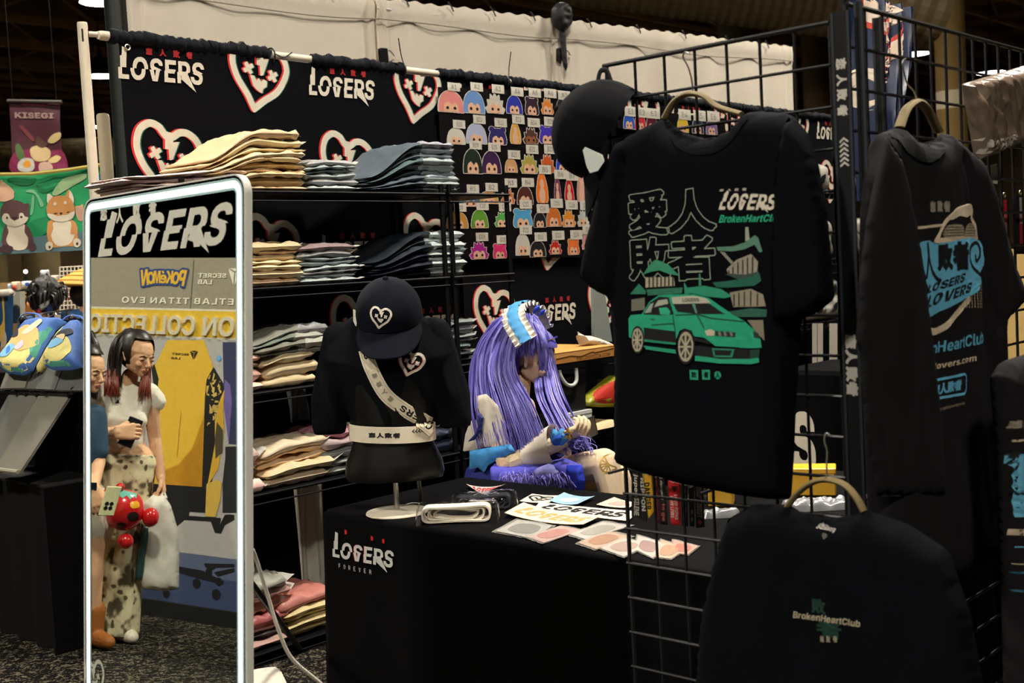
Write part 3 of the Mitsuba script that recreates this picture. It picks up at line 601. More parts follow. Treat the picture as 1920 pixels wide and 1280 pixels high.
part(k, 'printed_floor_shade', wpl(sbox(WA, .09, WB, .26), .0026), mat((58, 72, 108), .7))
part(k, 'kick_board', slab(sbox(WA, 0, WB, .09), W0 + WN * .03, WD, [0, 0, 1], .03), mat((16, 16, 18), .6))
def wtext(s, x0, y0, x1, y1, col, weight=700, off=.004, name='lettering', gap=0.0):
    """Words between two picture points (left end of the word, then right end, as read on the wall)."""
    a, b = wst(x0, y0), wst(x1, y1); return part(WALL, name, wpl(fit(text(s, 1, weight, gap=gap), a[0], min(a[1], b[1]), b[0], max(a[1], b[1])), off), mat(col, .6))
PALE = (240, 234, 212)
for s, x0, x1, raised in (('COLLECTIO', 367, 172, 1), ('N', 163, 145, 1), ('ON', 441, 385, 1), ('POKEM', 620, 450, 1)):
    a, b = wst(x0, 627), wst(x1, 590); part(k, 'raised_lettering', slab(fit(text(s, 1, 700), a[0], wst(300, 627)[1], b[0], wst(300, 591)[1]), W0 + WN * .02, WD, [0, 0, 1], .018), mat((214, 204, 178), .6))
wtext('SECRETLAB TITAN EVO', 505, 573, 230, 556, PALE, 700, gap=.12)
lg = fit(text('POKéMON', 1, 900), 0, 0, 1, .40); 
a, b = wst(350, 537), wst(265, 504); lg = fit(union_all([affinity.translate(affinity.rotate(fit(text(c, 1, 900), 0, 0, .16, .36 if c in 'PN' else .28), r), .14 * i, dy) for i, (c, r, dy) in enumerate(zip('POKéMON', (8, 4, 0, 0, -2, -5, -9), (0, .03, .05, .05, .05, .03, 0)))]), a[0], a[1], b[0], b[1])
part(k, 'blue_outline', wpl(lg.buffer(.012), .004), mat((38, 66, 128), .6)); part(k, 'yellow_lettering', wpl(lg, .005), mat((232, 182, 48), .6))
wtext('SECRET', 425, 521, 373, 512, PALE, 800); wtext('LAB', 398, 533, 372, 524, PALE, 800)
def emblem(cx, cy, w, h, col, name='emblem'):
    a, b = wst(cx + w / 2, cy + h / 2), wst(cx - w / 2, cy - h / 2)
    g = fit(union_all([Polygon([(0, 1), (.46, .80), (.46, .08), (.16, .62)]), Polygon([(1, 1), (.54, .80), (.54, .08), (.84, .62)]), Polygon([(.08, 1.04), (.92, 1.04), (.5, .86)])]), a[0], a[1], b[0], b[1])
    part(WALL, name, wpl(g, .006), mat(col, .6))
emblem(441, 519, 22, 32, PALE)
def wpoly(pts, col, off, name, smooth=False):
    v = np.array([wst(*q) for q in pts]); g = blob(v, 5) if smooth else Polygon(v).buffer(0)
    return part(WALL, name, wpl(g, off), mat(col, .6))
Z6 = lambda pts: [(150 + x / 3.879, 600 + y / 3.879) for x, y in pts]     # points read off an enlarged piece of the picture
wpoly(Z6([(1040, 160), (1180, 160), (1180, 910), (1085, 900), (1050, 640), (1046, 420)]), (52, 56, 92), .0032, 'printed_purple_chair')
wpoly(Z6([(1055, 430), (1095, 470), (1108, 600), (1085, 900), (1050, 640)]), (112, 98, 168), .0036, 'printed_purple_pattern')
wpoly(Z6([(520, 340), (545, 320), (575, 400), (575, 520), (548, 540)]), (30, 28, 24), .0034, 'printed_dark_wing')
wpoly(Z6([(640, 145), (905, 145), (975, 350), (920, 460), (890, 1215), (520, 1190), (560, 560), (576, 430), (548, 330)]), (230, 186, 58), .0040, 'printed_yellow_chair')
wpoly(Z6([(905, 700), (890, 1215), (600, 1200), (590, 1100), (720, 1050), (820, 930)]), (196, 138, 24), .0044, 'printed_yellow_seat')
wpoly(Z6([(975, 340), (1045, 460), (1050, 520), (1010, 760), (960, 1200), (890, 1215), (912, 560), (925, 430)]), (26, 24, 22), .0042, 'printed_dark_wing')
wpoly(Z6([(1055, 500), (1045, 640), (1050, 800), (1010, 1080), (930, 1205), (985, 900), (985, 740), (1010, 610)]), (224, 176, 56), .0046, 'printed_wing_edge')
wpoly(Z6([(1000, 740), (1045, 800), (1040, 960), (990, 1010), (985, 860)]), (78, 72, 48), .0050, 'printed_wing_shadow')
rng = np.random.default_rng(3); sc = []
for _ in range(34):
    x, y = rng.uniform(930, 1030), rng.uniform(400, 760); sc.append(Polygon([wst(*Z6([(x + rng.normal(0, 13), y + rng.normal(0, 18))])[0]) for _ in range(4)]).convex_hull)
part(k, 'printed_wing_flecks', wpl(union_all(sc).intersection(Polygon([wst(*q) for q in Z6([(975, 360), (1040, 470), (1005, 740), (915, 780), (925, 440)])])), .0052), mat((206, 176, 92), .6), kind='stuff')
wpoly(Z6([(480, 1185), (930, 1215), (1010, 1180), (1000, 1330), (930, 1400), (500, 1370)]), (20, 20, 22), .0048, 'printed_chair_base')
wpoly(Z6([(925, 1190), (1000, 1160), (1035, 1180), (1025, 1300), (990, 1430), (915, 1425)]), (222, 184, 82), .0054, 'printed_chair_flank')
wpoly(Z6([(1060, 920), (1180, 915), (1180, 1400), (1040, 1400), (1040, 1180), (1060, 1000)]), (34, 36, 40), .0038, 'printed_armrest')
Z7 = lambda pts: [(140 + x / 3.2, 880 + y / 3.2) for x, y in pts]
wpoly(Z7([(580, 215), (690, 222), (690, 270), (640, 320), (600, 350)]), (24, 24, 28), .0046, 'printed_lever')
wpoly(Z7([(660, 275), (880, 290), (875, 330), (905, 270), (960, 270), (960, 300), (905, 330), (880, 382), (845, 378), (820, 310), (660, 300)]), (20, 20, 24), .0050, 'printed_lever')
for pts in ([(600, 575), (770, 605), (900, 670), (890, 690), (740, 650), (600, 610)], [(780, 562), (960, 566), (960, 584), (850, 586), (830, 600), (785, 582)], [(840, 615), (960, 590), (960, 612), (860, 640)]):
    wpoly(Z7(pts), (22, 22, 28), .0050, 'printed_chair_leg')
for x, y, r in ((735, 682, 32), (852, 748, 34), (552, 744, 27), (808, 612, 26), (868, 672, 26)):
    c = wst(*Z7([(x, y)])[0]); part(k, 'printed_castor', wpl(Point(*c).buffer(r / 3.2 * .00285 * 1.0), .0054), mat((18, 18, 24), .6))
wtext('SECRET', *Z6([(796, 258)])[0], *Z6([(675, 238)])[0], (50, 40, 20), 800, .0058); wtext('LAB', *Z6([(733, 286)])[0], *Z6([(668, 268)])[0], (50, 40, 20), 800, .0058)
emblem(150 + 832 / 3.879, 600 + 255 / 3.879, 13.5, 17, (40, 32, 18))
c = wst(411.5, 672); part(k, 'blue_badge', wpl(Point(*c).buffer(.016), .006), mat((70, 170, 245), .5)); part(k, 'badge_number', wpl(fit(text('0', 1, 800), c[0] - .005, c[1] - .008, c[0] + .005, c[1] + .008), .007), mat((190, 225, 245), .5))
wpoly(Z6([(738, 672), (741, 672), (712, 990), (709, 990)]), (150, 108, 22), .0056, 'printed_seam')
k2 = slab(sbox(WA - .3, 0, WB + .3, .0), W0, WD, [0, 0, 1], .1) if False else None
# ------------------------------------------------------------------ stacks of bagged shirts on the shelves
CREAM, ROSE, GREY, SLATE, NAVY = (218, 194, 154), (210, 188, 182), (160, 168, 168), (82, 94, 102), (24, 32, 44)
def pack_mat(c): return mat(c, 0.55, spec=0.45, coat=0.35)
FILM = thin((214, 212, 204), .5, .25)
def stack(name, xl, xr, yt, yb, z, n, colour, words, lean=0.0, knee=.45, ends=None, tops=(), front=4.13, depth=.34, flaps=1.0, seed=1, z0=0.0, side=1):
    """Bagged shirts piled on a shelf between two picture columns; lean: how far the pile's left side is pressed together."""
    rng = np.random.default_rng(seed)
    a, b = at_y(xl, yb, front)[0], at_y(xr, yb, front)[0]; top = at_y((xl + xr) / 2, yt, front)[2]; zs = z + z0
    H = max(.012 * n, top - zs); w, t = b - a, H / n; mid = (a + b) / 2
    th = rng.uniform(.55, 1.5, n); th *= H / th.sum(); z_at = zs + np.r_[0, np.cumsum(th)]
    for i in range(n):
        k = n - 1 - i; t = th[i]
        if n == 1: where = words
        else: where = f'{words}, {ORD[k] if k < n - 1 or n < 3 else "lowest"}'
        c = np.array(colour, float)
        for j, col in tops:
            if k == j: c = np.array(col, float)
        c = np.clip(c * (1 + .05 * rng.standard_normal()) , 0, 240).round(-1)
        key = thing('bagged_shirt', where, 'bagged shirt', words[:60])
        ww, dd, dx, dy = w * rng.uniform(.93, 1.03), depth * rng.uniform(.92, 1.0), rng.normal(0, .014), rng.uniform(0, .035)
        zb = z_at[i]; sd = rng.uniform(0, 99)
        g = rrect(-ww / 2, 0, ww / 2, dd, .03)
        def shape(p, q, up, sd=sd, ww=ww, t=t, rise=rng.uniform(.7, 1.1)):
            s = np.c_[p[:, 0] * 9, p[:, 1] * 16, 0 * p[:, 0] + sd]; s2 = np.c_[p[:, 0] * 26, p[:, 1] * 40, 0 * p[:, 0] + sd * 2]
            h = t * .5 * q * (1.0 + .25 * (meshkit.noise(s) - .5)) + q * t * .55 * (meshkit.noise(s2) - .5) + q * .004 * np.sin(p[:, 0] * 60 + 8 * meshkit.noise(s))
            return h * (rise if up else 1)
        m = puff(g, .020, lambda p, q: shape(p, q, 1), lambda p, q: shape(p, q, 0) * .9, roll=.016 + t * .35)
        v = m.vertices; x = v[:, 0] + mid + dx; zz = v[:, 2] + t / 2 + zb - zs + .020 * (meshkit.noise(np.c_[v[:, 0] * 6, v[:, 1] * 3, 0 * v[:, 0] + sd]) - .5) * min(1, i / 2)
        def squeeze(x, zz):
            S = np.clip((a + knee * w - x) / (knee * w), 0, 1); S = S * S * (3 - 2 * S)
            R = np.clip((x - (a + .72 * w)) / (.28 * w), 0, 1) ** 2 * .06
            return zs + np.maximum(zz, .001 + .3 * v[:0].size) * (1 - lean * S - R * 0)
        m.vertices = np.c_[x, front + dy + v[:, 1], squeeze(x, zz)]
        put(key, m, pack_mat(tuple(c)), smooth=70)
        if ends is not None:
            g2 = rrect(ww * .10, -.004, ww / 2 + .012, dd * .95, .02); e = puff(g2, .02, lambda p, q: shape(p, q, 1) + .003 * q, lambda p, q: shape(p, q, 0) + .002 * q, roll=.02)
            v2 = e.vertices; x2 = v2[:, 0] + mid + dx; e.vertices = np.c_[x2, front + dy + v2[:, 1], squeeze(x2, v2[:, 2] + t / 2 + zb - zs)]
            part(key, 'folded_bag_end', e, pack_mat(tuple((np.array(ends) * rng.uniform(.9, 1.05)).clip(0, 240).round(-1))), smooth=70)
        if rng.random() < flaps:
            L = rng.uniform(.025, .055); y1 = rng.uniform(.02, .06); lift = rng.uniform(.1, .6) * t
            def fl(u, vv, L=L, y1=y1, lift=lift, sgn=side):
                xx = sgn * (ww / 2 - .02 + (L + .02) * u * (1 - .35 * vv)); yy = y1 * u + vv * dd * .55
                return np.stack([xx + mid + dx, front + dy + yy, zb + t * .5 + lift * u + .003 * np.sin(vv * 20 + sd)], -1)
            part(key, 'bag_lip', grid(fl, 4, 8), FILM, smooth=True)
    return H
T1, T2, T3, T4s, T5 = 'on the top shelf', 'on the second shelf', 'on the third shelf', 'on the fourth shelf', 'on the lowest shelf'
stack('p', 246, 470, 316, 358, SZ[0], 5, ROSE, 'pale pink bagged shirt on the top shelf over the mirror', lean=.35, knee=.7, seed=11, flaps=.6, side=-1)
stack('c', 392, 588, 241, 361, SZ[0], 10, CREAM, 'cream bagged shirt in the tall top-shelf stack', lean=.52, knee=.55, seed=12)
stack('g', 580, 680, 298, 356, SZ[0], 6, GREY, 'pale grey bagged shirt beside the tall cream stack', lean=.1, seed=13)
stack('b', 690, 862, 264, 355, SZ[0], 9, SLATE, 'slate bagged shirt in the slumped top-shelf stack', lean=.72, knee=.6, ends=(170, 180, 182), seed=14)
stack('c', 400, 582, 453, 537, SZ[1], 7, CREAM, 'cream bagged shirt on the second shelf', lean=.15, knee=.3, seed=15, flaps=.3)
stack('g', 574, 682, 456, 531, SZ[1], 8, GREY, 'grey bagged shirt on the second shelf beside cream', lean=.05, tops=((0, (130, 110, 112)), (1, (120, 124, 126))), seed=16)
stack('n', 702, 880, 434, 520, SZ[1], 9, NAVY, 'navy bagged shirt on the second shelf above the cap', lean=.62, knee=.6, ends=(184, 192, 192), seed=17)
stack('p', 396, 502, 668, 727, SZ[2], 4, (222, 178, 166), 'pink bagged shirt on the third shelf', lean=.1, seed=18, flaps=.3)
stack('c', 494, 606, 660, 723, SZ[2], 3, CREAM, 'cream bagged shirt on the third shelf under the dark grey ones', lean=.25, seed=19, flaps=.5)
stack('k', 474, 628, 612, 664, SZ[2], 4, (122, 124, 120), 'dark grey bagged shirt lying over cream ones, third shelf', lean=.5, knee=.6, ends=(172, 174, 168), seed=20, z0=.135, flaps=.3)
stack('s', 836, 898, 600, 690, SZ[2], 7, (120, 128, 132), 'grey bagged shirt between mannequin and purple wig', lean=.1, tops=((5, NAVY), (6, NAVY), (4, SLATE)), seed=21)
stack('p', 398, 498, 846, 918, SZ[3], 4, (224, 190, 176), 'pale pink bagged shirt on the fourth shelf', lean=.1, seed=22)
stack('c', 490, 626, 824, 906, SZ[3], 5, CREAM, 'cream bagged shirt on the fourth shelf', lean=.2, tops=((0, (206, 190, 156)),), seed=23)
stack('g', 614, 690, 800, 890, SZ[3], 5, (150, 148, 146), 'grey bagged shirt on the fourth shelf beside the mannequin hip', tops=((0, (206, 140, 146)), (1, (170, 150, 152))), seed=24)
stack('n', 800, 868, 806, 842, SZ[3], 2, (40, 54, 68), 'dark blue bagged shirt under the mannequin sleeve', seed=25)
stack('r', 430, 556, 1092, 1212, SZ[4], 7, (196, 150, 140), 'pinkish bagged shirt on the lowest shelf', lean=.15, tops=((0, (150, 146, 140)), (3, (168, 92, 84)), (5, (60, 50, 50))), seed=26)
stack('c', 534, 645, 1112, 1200, SZ[4], 5, (216, 188, 140), 'cream bagged shirt on the lowest shelf', lean=.1, tops=((0, (190, 118, 108)),), seed=27, flaps=.5)
q = at_z(470, 1290, 0); 
k = solo('bagged_shirt', lay(puff(rrect(-.14, -.18, .14, .18, .03), .025, lambda p, q: .022 * q + .01 * q * meshkit.noise(np.c_[p * 18, p[:, 0]]), lambda p, q: .0 * q, roll=.05), q + [0, 0, .001], (math.cos(.5), -math.sin(.5), 0), (math.sin(.5), math.cos(.5), 0)), pack_mat((222, 214, 200)), 'white bagged parcel lying on the floor by the mirror foot', 'bagged shirt', smooth=60)
# pale curtain lengths hanging behind the shelves
def hang(name, px0, px1, py0, py1, Y, colour, label):
    a, b = at_y(px0, (py0 + py1) / 2, Y), at_y(px1, (py0 + py1) / 2, Y); z1, z0 = at_y(px0, py0, Y)[2], max(.02, at_y(px0, py1, Y)[2])
    def fn(u, v):
        x = a[0] + (b[0] - a[0]) * u; return np.stack([x, Y + .018 * np.sin(x * 55 + 2 * v) + .008 * np.sin(x * 130), z1 + (z0 - z1) * v], -1)
    return solo(name, grid(fn, 50, 24), mat(colour, .85, sheen=.3), label, 'curtain', smooth=True)
hang('pale_curtain', 556, 614, 885, 1160, 4.53, (196, 190, 176), 'pale grey curtain length hanging behind the shelves left of the tablecloth')
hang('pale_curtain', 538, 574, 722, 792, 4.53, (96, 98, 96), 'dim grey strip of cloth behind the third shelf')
# ------------------------------------------------------------------ the front table
TX0, TX1, TY0, TY1, TZ = 2.715, 3.475, 1.33, 3.50, .742
def skirt_wave(s, z): return (.010 * np.sin(s * 7.1) + .006 * np.sin(s * 17 + 1.3)) * np.clip((TZ - z) / .6, 0, 1)
def cloth_ring(off, z, n=150, drape=True):
    g = rrect(TX0 - off, TY0 - off, TX1 + off, TY1 + off, .03 + off); out = []
    for i in range(n):
        p = np.array(g.exterior.interpolate(i / n, normalized=True).coords[0]); q = np.array(g.exterior.interpolate((i + .05) / n, normalized=True).coords[0]); t = (q - p) / (np.linalg.norm(q - p) + 1e-9)
        nrm = np.array([t[1], -t[0]]); 
        if nrm @ (p - [(TX0 + TX1) / 2, (TY0 + TY1) / 2]) < 0: nrm = -nrm
        w = skirt_wave(p[1] + .7 * p[0], z) if drape else 0
        out.append([*(p + nrm * w), z])
    return out
CLOTH = mat((10, 10, 12), 0.9, spec=0.06, sheen=0.10)
k = TC = thing('tablecloth', 'black fitted tablecloth with printed white lettering on the front table', 'tablecloth')
part(k, 'cloth', rings([cloth_ring(*a) for a in ((-.03, TZ), (-.008, TZ - .001), (.0, TZ - .006), (.004, TZ - .018), (.006, .62), (.010, .5), (.016, .35), (.024, .18), (.030, .012))]), CLOTH, smooth=50)
def skirt(v, off=.003): y, z = -v[:, 0], v[:, 1]; return np.c_[TX0 - .007 - .024 * np.clip((TZ - z) / TZ, 0, 1) - skirt_wave(y + .7 * TX0, z) - off, y, z]
fr = lambda pts: px_x(TX0 - .012, pts)
lb, rb, top = fr([(624, 1036)])[0], fr([(739, 1056)])[0], fr([(640, 992)])[0]
g = losers(1, 1.55, -.30); bb = g.bounds; sc = (rb[0] - lb[0]) / (bb[2] - bb[0]); base = fr([(628, 1044)])[0][1]
def skewed(g): return affinity.affine_transform(g, [1, 0, 0, 1, 0, 0])
place = lambda g, x, y: affinity.translate(g, x, y)
hz = (fr([(633, 997)])[0][1] - base) / 1.55
part(k, 'red_fringe', decal(place(affinity.scale(g, sc, hz, origin=(0, 0)), lb[0] - bb[0] * sc - .003, base).intersection(sbox(fr([(658, 1000)])[0][0], base - .2, fr([(684, 1000)])[0][0], base + .3)), lambda v: skirt(v, .0026), .03), mat((196, 30, 34), .8))
part(k, 'printed_lettering', decal(place(affinity.scale(g, sc, hz, origin=(0, 0)), lb[0] - bb[0] * sc, base), lambda v: skirt(v, .003), .03), mat((196, 196, 190), .8))
for x, y in ((648, 997), (697, 1009), (718, 1014)):
    c = fr([(x, y)])[0]; part(k, 'printed_red_character', decal(place(affinity.scale(kanji('恋' if x < 660 else '敗' if x < 700 else '者', .05), .013, .016, origin=(0, 0)), *c), lambda v: skirt(v, .003)), mat((196, 30, 34), .8))
a, b = fr([(638, 1061)])[0], fr([(695, 1072)])[0]
for i, ch in enumerate('FOREVER'):
    x = a[0] + (b[0] - a[0]) * i / 6; part(k, 'printed_letter', decal(fit(text(ch, 1, 500), x - .005, a[1] - .006, x + .005, a[1] + .010), lambda v: skirt(v, .003)), mat((190, 186, 178), .8))

# cards, straps and patches on it
def tq(*pts, lift=0.0): return [at_z(x, y, TZ + .002 + lift)[:2] for x, y in pts]
def card(pts, colour, label, cat_, group=None, words=None, wcol=(30, 28, 28), curl=0.0, gloss=.5, lift=0.0, art=None, name='sticker_strip'):
    """A thin card on the table, its corners given left-near, right-near, right-far, left-far."""
    q = np.array(tq(*pts, lift=lift)); k = thing(name, label, cat_, group); z = TZ + .0022 + lift
    def face(u, v, dz):
        P = ((1 - u) * (1 - v))[..., None] * q[0] + (u * (1 - v))[..., None] * q[1] + (u * v)[..., None] * q[2] + ((1 - u) * v)[..., None] * q[3]
        return np.concatenate([P, (z + dz + curl * (2 * u - 1)[..., None] ** 2 if False else (z + dz + curl * np.abs(2 * u - 1) ** 2.2)[..., None])], -1)
    top, bot = grid(lambda u, v: face(u, v, .0012), 16, 4), grid(lambda u, v: face(u, v, 0), 16, 4)
    part(k, 'card', cat(top, bot), mat(colour, gloss, coat=.3), smooth=True)
    def surf(v2): 
        P = face(v2[:, 0], v2[:, 1], .0020); return P
    if words is not None:
        g = words if not isinstance(words, str) else text(words, 1, 900, .15); part(k, 'printed_lettering', decal(fit(g, .06, .16, .94, .84), surf, .08), mat(wcol, .6))
    for i, (g, col) in enumerate(art or ()): part(k, 'printed_art', decal(g, surf, .08), mat(col, .6))
    return k
LG = losers(1, 1.1, -.1, .2)
card([(893, 926), (922, 924), (949, 913), (874, 913)], (216, 196, 188), 'small pale card with red lettering, its corner curled up, at the back of the table', 'sticker', words=LG, wcol=(196, 44, 40), curl=.012)
card([(872, 931), (945, 931), (941, 938), (880, 941)][::-1][::-1], (196, 190, 180), 'narrow pale strip with dark lettering behind the bagged black strap', 'sticker', words=LG, curl=.002)
card([(974, 941), (1030, 944), (1052, 930), (998, 927)], (214, 204, 188), 'white card with a drawn heart beside the blue card', 'sticker', words=heart(1), curl=.003)
card([(1030, 942), (1084, 949), (1116, 934), (1058, 927)], (150, 184, 208), 'pale blue card lying across the heart card', 'sticker', curl=.008, lift=.003, art=[(blob([(.2, .3), (.5, .2), (.75, .5), (.5, .75), (.3, .6)]), (188, 208, 220))])
card([(1000, 956), (1178, 978), (1196, 960), (1012, 942)], (224, 214, 196), 'long white strip with bold black lettering in the middle of the table', 'sticker', words=LG, curl=.002)
card([(946, 968), (1094, 990), (1128, 974), (982, 948)], (226, 206, 180), 'long cream strip with orange lettering, curling at both ends, nearest the bagged white strap', 'sticker', words=LG, wcol=(216, 152, 96), curl=.012, lift=.003)
card([(1118, 948), (1180, 954), (1196, 944), (1152, 934)], (214, 198, 182), 'pale card at the back of the table next to the wire panel', 'sticker', curl=.004, art=[(blob([(.2, .3), (.6, .25), (.8, .6), (.4, .8)]), (196, 160, 150))])
scene['clear_film'] = {'type': 'thindielectric', 'int_ior': 1.45}
BAGC = thin((150, 148, 142), .55, .18)
for i, (pts, col, art, lab) in enumerate((
    ([(929, 996), (1000, 1010), (1036, 986), (972, 974)], (160, 158, 152), (122, 120, 116), 'bagged grey patch, leftmost of the patches along the table edge'),
    ([(985, 1006), (1020, 1018), (1090, 994), (1052, 986)], (178, 152, 144), (166, 122, 114), 'bagged pinkish patch, second along the table edge'),
    ([(1068, 1002), (1100, 1012), (1182, 986), (1130, 978)], (176, 172, 166), (150, 146, 140), 'bagged pale patch, third along the table edge'),
    ([(1084, 1018), (1118, 1030), (1184, 1006), (1134, 994)], (178, 156, 138), (160, 124, 104), 'bagged tan patch, fourth along the table edge'),
    ([(1126, 1028), (1170, 1044), (1218, 1020), (1166, 1008)], (186, 178, 170), (160, 140, 130), 'bagged light patch just left of the wire panel edge'),
    ([(1190, 1030), (1224, 1046), (1250, 1020), (1196, 1004)], (190, 176, 170), (150, 124, 120), 'bagged grey patch behind the first wire column'),
    ([(1226, 1044), (1258, 1048), (1290, 1028), (1240, 1012)], (180, 158, 138), (166, 132, 108), 'bagged peach patch behind the wire panel'),
    ([(1260, 1036), (1290, 1040), (1310, 1024), (1262, 1012)], (182, 142, 130), (168, 108, 98), 'bagged red patch, rightmost behind the wire panel'))):
    k = card(pts, col, lab, 'patch', art=[(blob([(.18, .25), (.5, .15), (.82, .3), (.8, .75), (.5, .85), (.2, .7)]), art)], name='bagged_patch', lift=.002)
    q = np.array(tq(*pts)); c = q.mean(0); q2 = c + (q - c) * 1.14
    rr = np.random.default_rng(i)
    def bagf(u, v, q2=q2, s=i * 3.1):
        P = ((1 - u) * (1 - v))[..., None] * q2[0] + (u * (1 - v))[..., None] * q2[1] + (u * v)[..., None] * q2[2] + ((1 - u) * v)[..., None] * q2[3]
        e = np.minimum(np.minimum(u, 1 - u), np.minimum(v, 1 - v))
        return np.concatenate([P, (TZ + .0015 + .004 * np.minimum(1, e * 8) * 0 + .0035 * meshkit.noise(np.stack([u * 9, v * 7, 0 * u + s], -1)))[..., None]], -1)
    part(k, 'bag_edge', grid(bagf, 14, 12), BAGC, smooth=True)
def strap_pack(c, ang, w, d, h, colour, label):
    """A rolled strap in a clear bag."""
    k = thing('bagged_strap', label, 'bagged strap'); c = np.array([*c, TZ + .002]); X = np.array([math.cos(ang), math.sin(ang), 0]); Y = np.array([-math.sin(ang), math.cos(ang), 0])
    a = np.linspace(0, 2 * math.pi, 60, endpoint=False); sg = lambda t: np.sign(t) * np.abs(t) ** .62; Zu = np.array([0, 0, 1.0])
    for j in range(3):   # the turns of the roll, seen end on
        f = 1 - .17 * j; hz = h * (1 - .20 * j)
        def ring(t, y): return np.array([c + X * sg(math.cos(q)) * (w / 2 * f - t) + Zu * (h / 2 + sg(math.sin(q)) * (hz / 2 - t) + .004 * math.sin(3 * q + j)) + Y * (y + .004 * math.sin(2 * q + j)) for q in a])
        y0, y1, tk = -d / 2 + .006 * j, d / 2 - .004 * j, .0062
        part(k, 'strap_turn', rings([ring(0, y0), ring(0, y1), ring(tk, y1), ring(tk, y0), ring(0, y0)], caps=False), mat(colour, .7), smooth=50)
    rb = np.random.default_rng(int(w * 1e4))
    bag = puff(rrect(-w * .60, -d * .80, w * .64, d * .85, .02), .010, lambda p, q: (h + .008) * q ** .6 * (.86 + .35 * meshkit.fbm(np.c_[p * 30, 0 * p[:, 0] + w * 50], 3)), None, roll=.03)
    part(k, 'clear_bag', lay(bag, c, X, Y), 'clear_film', smooth=25)
    for i in range(6):   # pale strands added as painted glints along creases of the film
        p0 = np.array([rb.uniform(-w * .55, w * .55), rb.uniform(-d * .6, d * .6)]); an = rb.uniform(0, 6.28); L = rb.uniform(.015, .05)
        part(k, 'film_glint', tube([c + X * (p0[0] + math.cos(an) * L * t) + Y * (p0[1] + math.sin(an) * L * t) + Zu * (h + .004 + .004 * math.sin(t * 3.1)) for t in np.linspace(0, 1, 5)], .0012, 4, flat=.5), FILM)
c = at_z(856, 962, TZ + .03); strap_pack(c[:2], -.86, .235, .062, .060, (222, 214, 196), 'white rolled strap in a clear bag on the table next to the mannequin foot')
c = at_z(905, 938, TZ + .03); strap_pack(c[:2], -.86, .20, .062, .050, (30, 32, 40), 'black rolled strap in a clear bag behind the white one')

# ------------------------------------------------------------------ mannequin bust with shirt, straps and cap
MC = at_z(745, 962, TZ); MC = np.array([MC[0], MC[1], TZ])
_v = CAM[:2] - MC[:2]; _v = _v / np.linalg.norm(_v); _tw = math.radians(-6); MF = np.array([_v[0] * math.cos(_tw) - _v[1] * math.sin(_tw), _v[0] * math.sin(_tw) + _v[1] * math.cos(_tw), 0]); MA = np.array([-MF[1], MF[0], 0])
if RT @ MA < 0: MA = -MA
def mw(m):   # from the bust's frame (right, front, up from the table) to the world
    return lay(m, MC, MA, MF, np.array([0, 0, 1.0]))
def mp(p): p = np.asarray(p, float); return MC + p[..., :1] * MA + p[..., 1:2] * MF + p[..., 2:3] * np.array([0, 0, 1.0])
k = thing('mannequin_bust', 'glossy black half-body mannequin on a white disc stand', 'mannequin')
hips = []
for z, rx, ry in ((.128, .170, .105), (.150, .178, .115), (.19, .172, .112), (.24, .150, .100), (.285, .136, .092), (.32, .140, .094), (.40, .16, .105), (.52, .175, .112), (.60, .18, .10), (.66, .13, .075), (.70, .062, .055), (.79, .055, .052)):
    a = np.linspace(0, 2 * math.pi, 36, endpoint=False); hips.append(np.c_[np.cos(a) * rx, np.sin(a) * ry * (1 + .12 * (np.sin(a) < 0) * (z < .2)), 0 * a + z])
part(k, 'torso', mw(rings(hips)), mat((15, 15, 15), .34, spec=.35), smooth=60)
part(k, 'pole', mw(bar((-.0, 0, .012), (-.0, 0, .14), .010, 14)), mat((196, 192, 186), .2, metal=.9), smooth=40)
part(k, 'base_disc', mw(lathe([(.001, 0), (.108, 0), (.112, .004), (.110, .009), (.06, .014), (.02, .018), (.001, .018)], 40)), mat((220, 210, 190), .35), smooth=35)
part(k, 'rear_pole', mw(bar((.075, -.16, .0), (.07, -.10, .14), .008, 10)), mat((150, 146, 140), .3, metal=.8))
# its shirt: one soft mesh, boxy and cropped above the strap
body = hull(((-.088, .0, .345), .060), ((.088, 0, .345), .060), ((-.155, 0, .56), .085), ((.155, 0, .56), .085), ((-.10, 0, .665), .05), ((.10, 0, .665), .05), ((0, .06, .52), .07), ((0, .02, .34), .075))
sl = [hull(((s * .165, -.005, .645), .05), ((s * .150, 0, .56), .065)) for s in (1, -1)]
sleeves = [hull(((s * .175, -.005, .635), .055), ((s * .215, 0, .42), .068), ((s * .222, 0, .33), .062)) for s in (1, -1)]
shirt = skin(cutz(union(body, *sl, *sleeves, hull(((-.06, 0, .69), .035), ((.06, 0, .69), .035), ((0, 0, .66), .07))), .300), .014, 8)
v = shirt.vertices; v[:, 1] += (.006 * np.sin(v[:, 0] * 70 + v[:, 2] * 25) * np.clip((.6 - v[:, 2]) / .2, 0, 1) + .008 * (meshkit.noise(v * 14) - .5))
shirt = mw(shirt)
k = thing('black_shirt', 'black cropped T-shirt with a heart badge on the mannequin', 'T-shirt'); SHIRT = shirt
part(k, 'body', shirt, mat((11, 12, 17), .9, spec=.08, sheen=.12), smooth=60)
def mq(px, py, fr=.0):   # picture point to the bust's upright plane
    d = ray(px, py); t = ((MC + MF * fr - CAM) @ MF) / (d @ MF); P = CAM + d * t - MC; return P @ MA, P[2]
hx, hz_ = mq(773, 680, .1)
Z3 = np.array([0, 0, 1.0])
hr = affinity.rotate(heart(.092), -8)
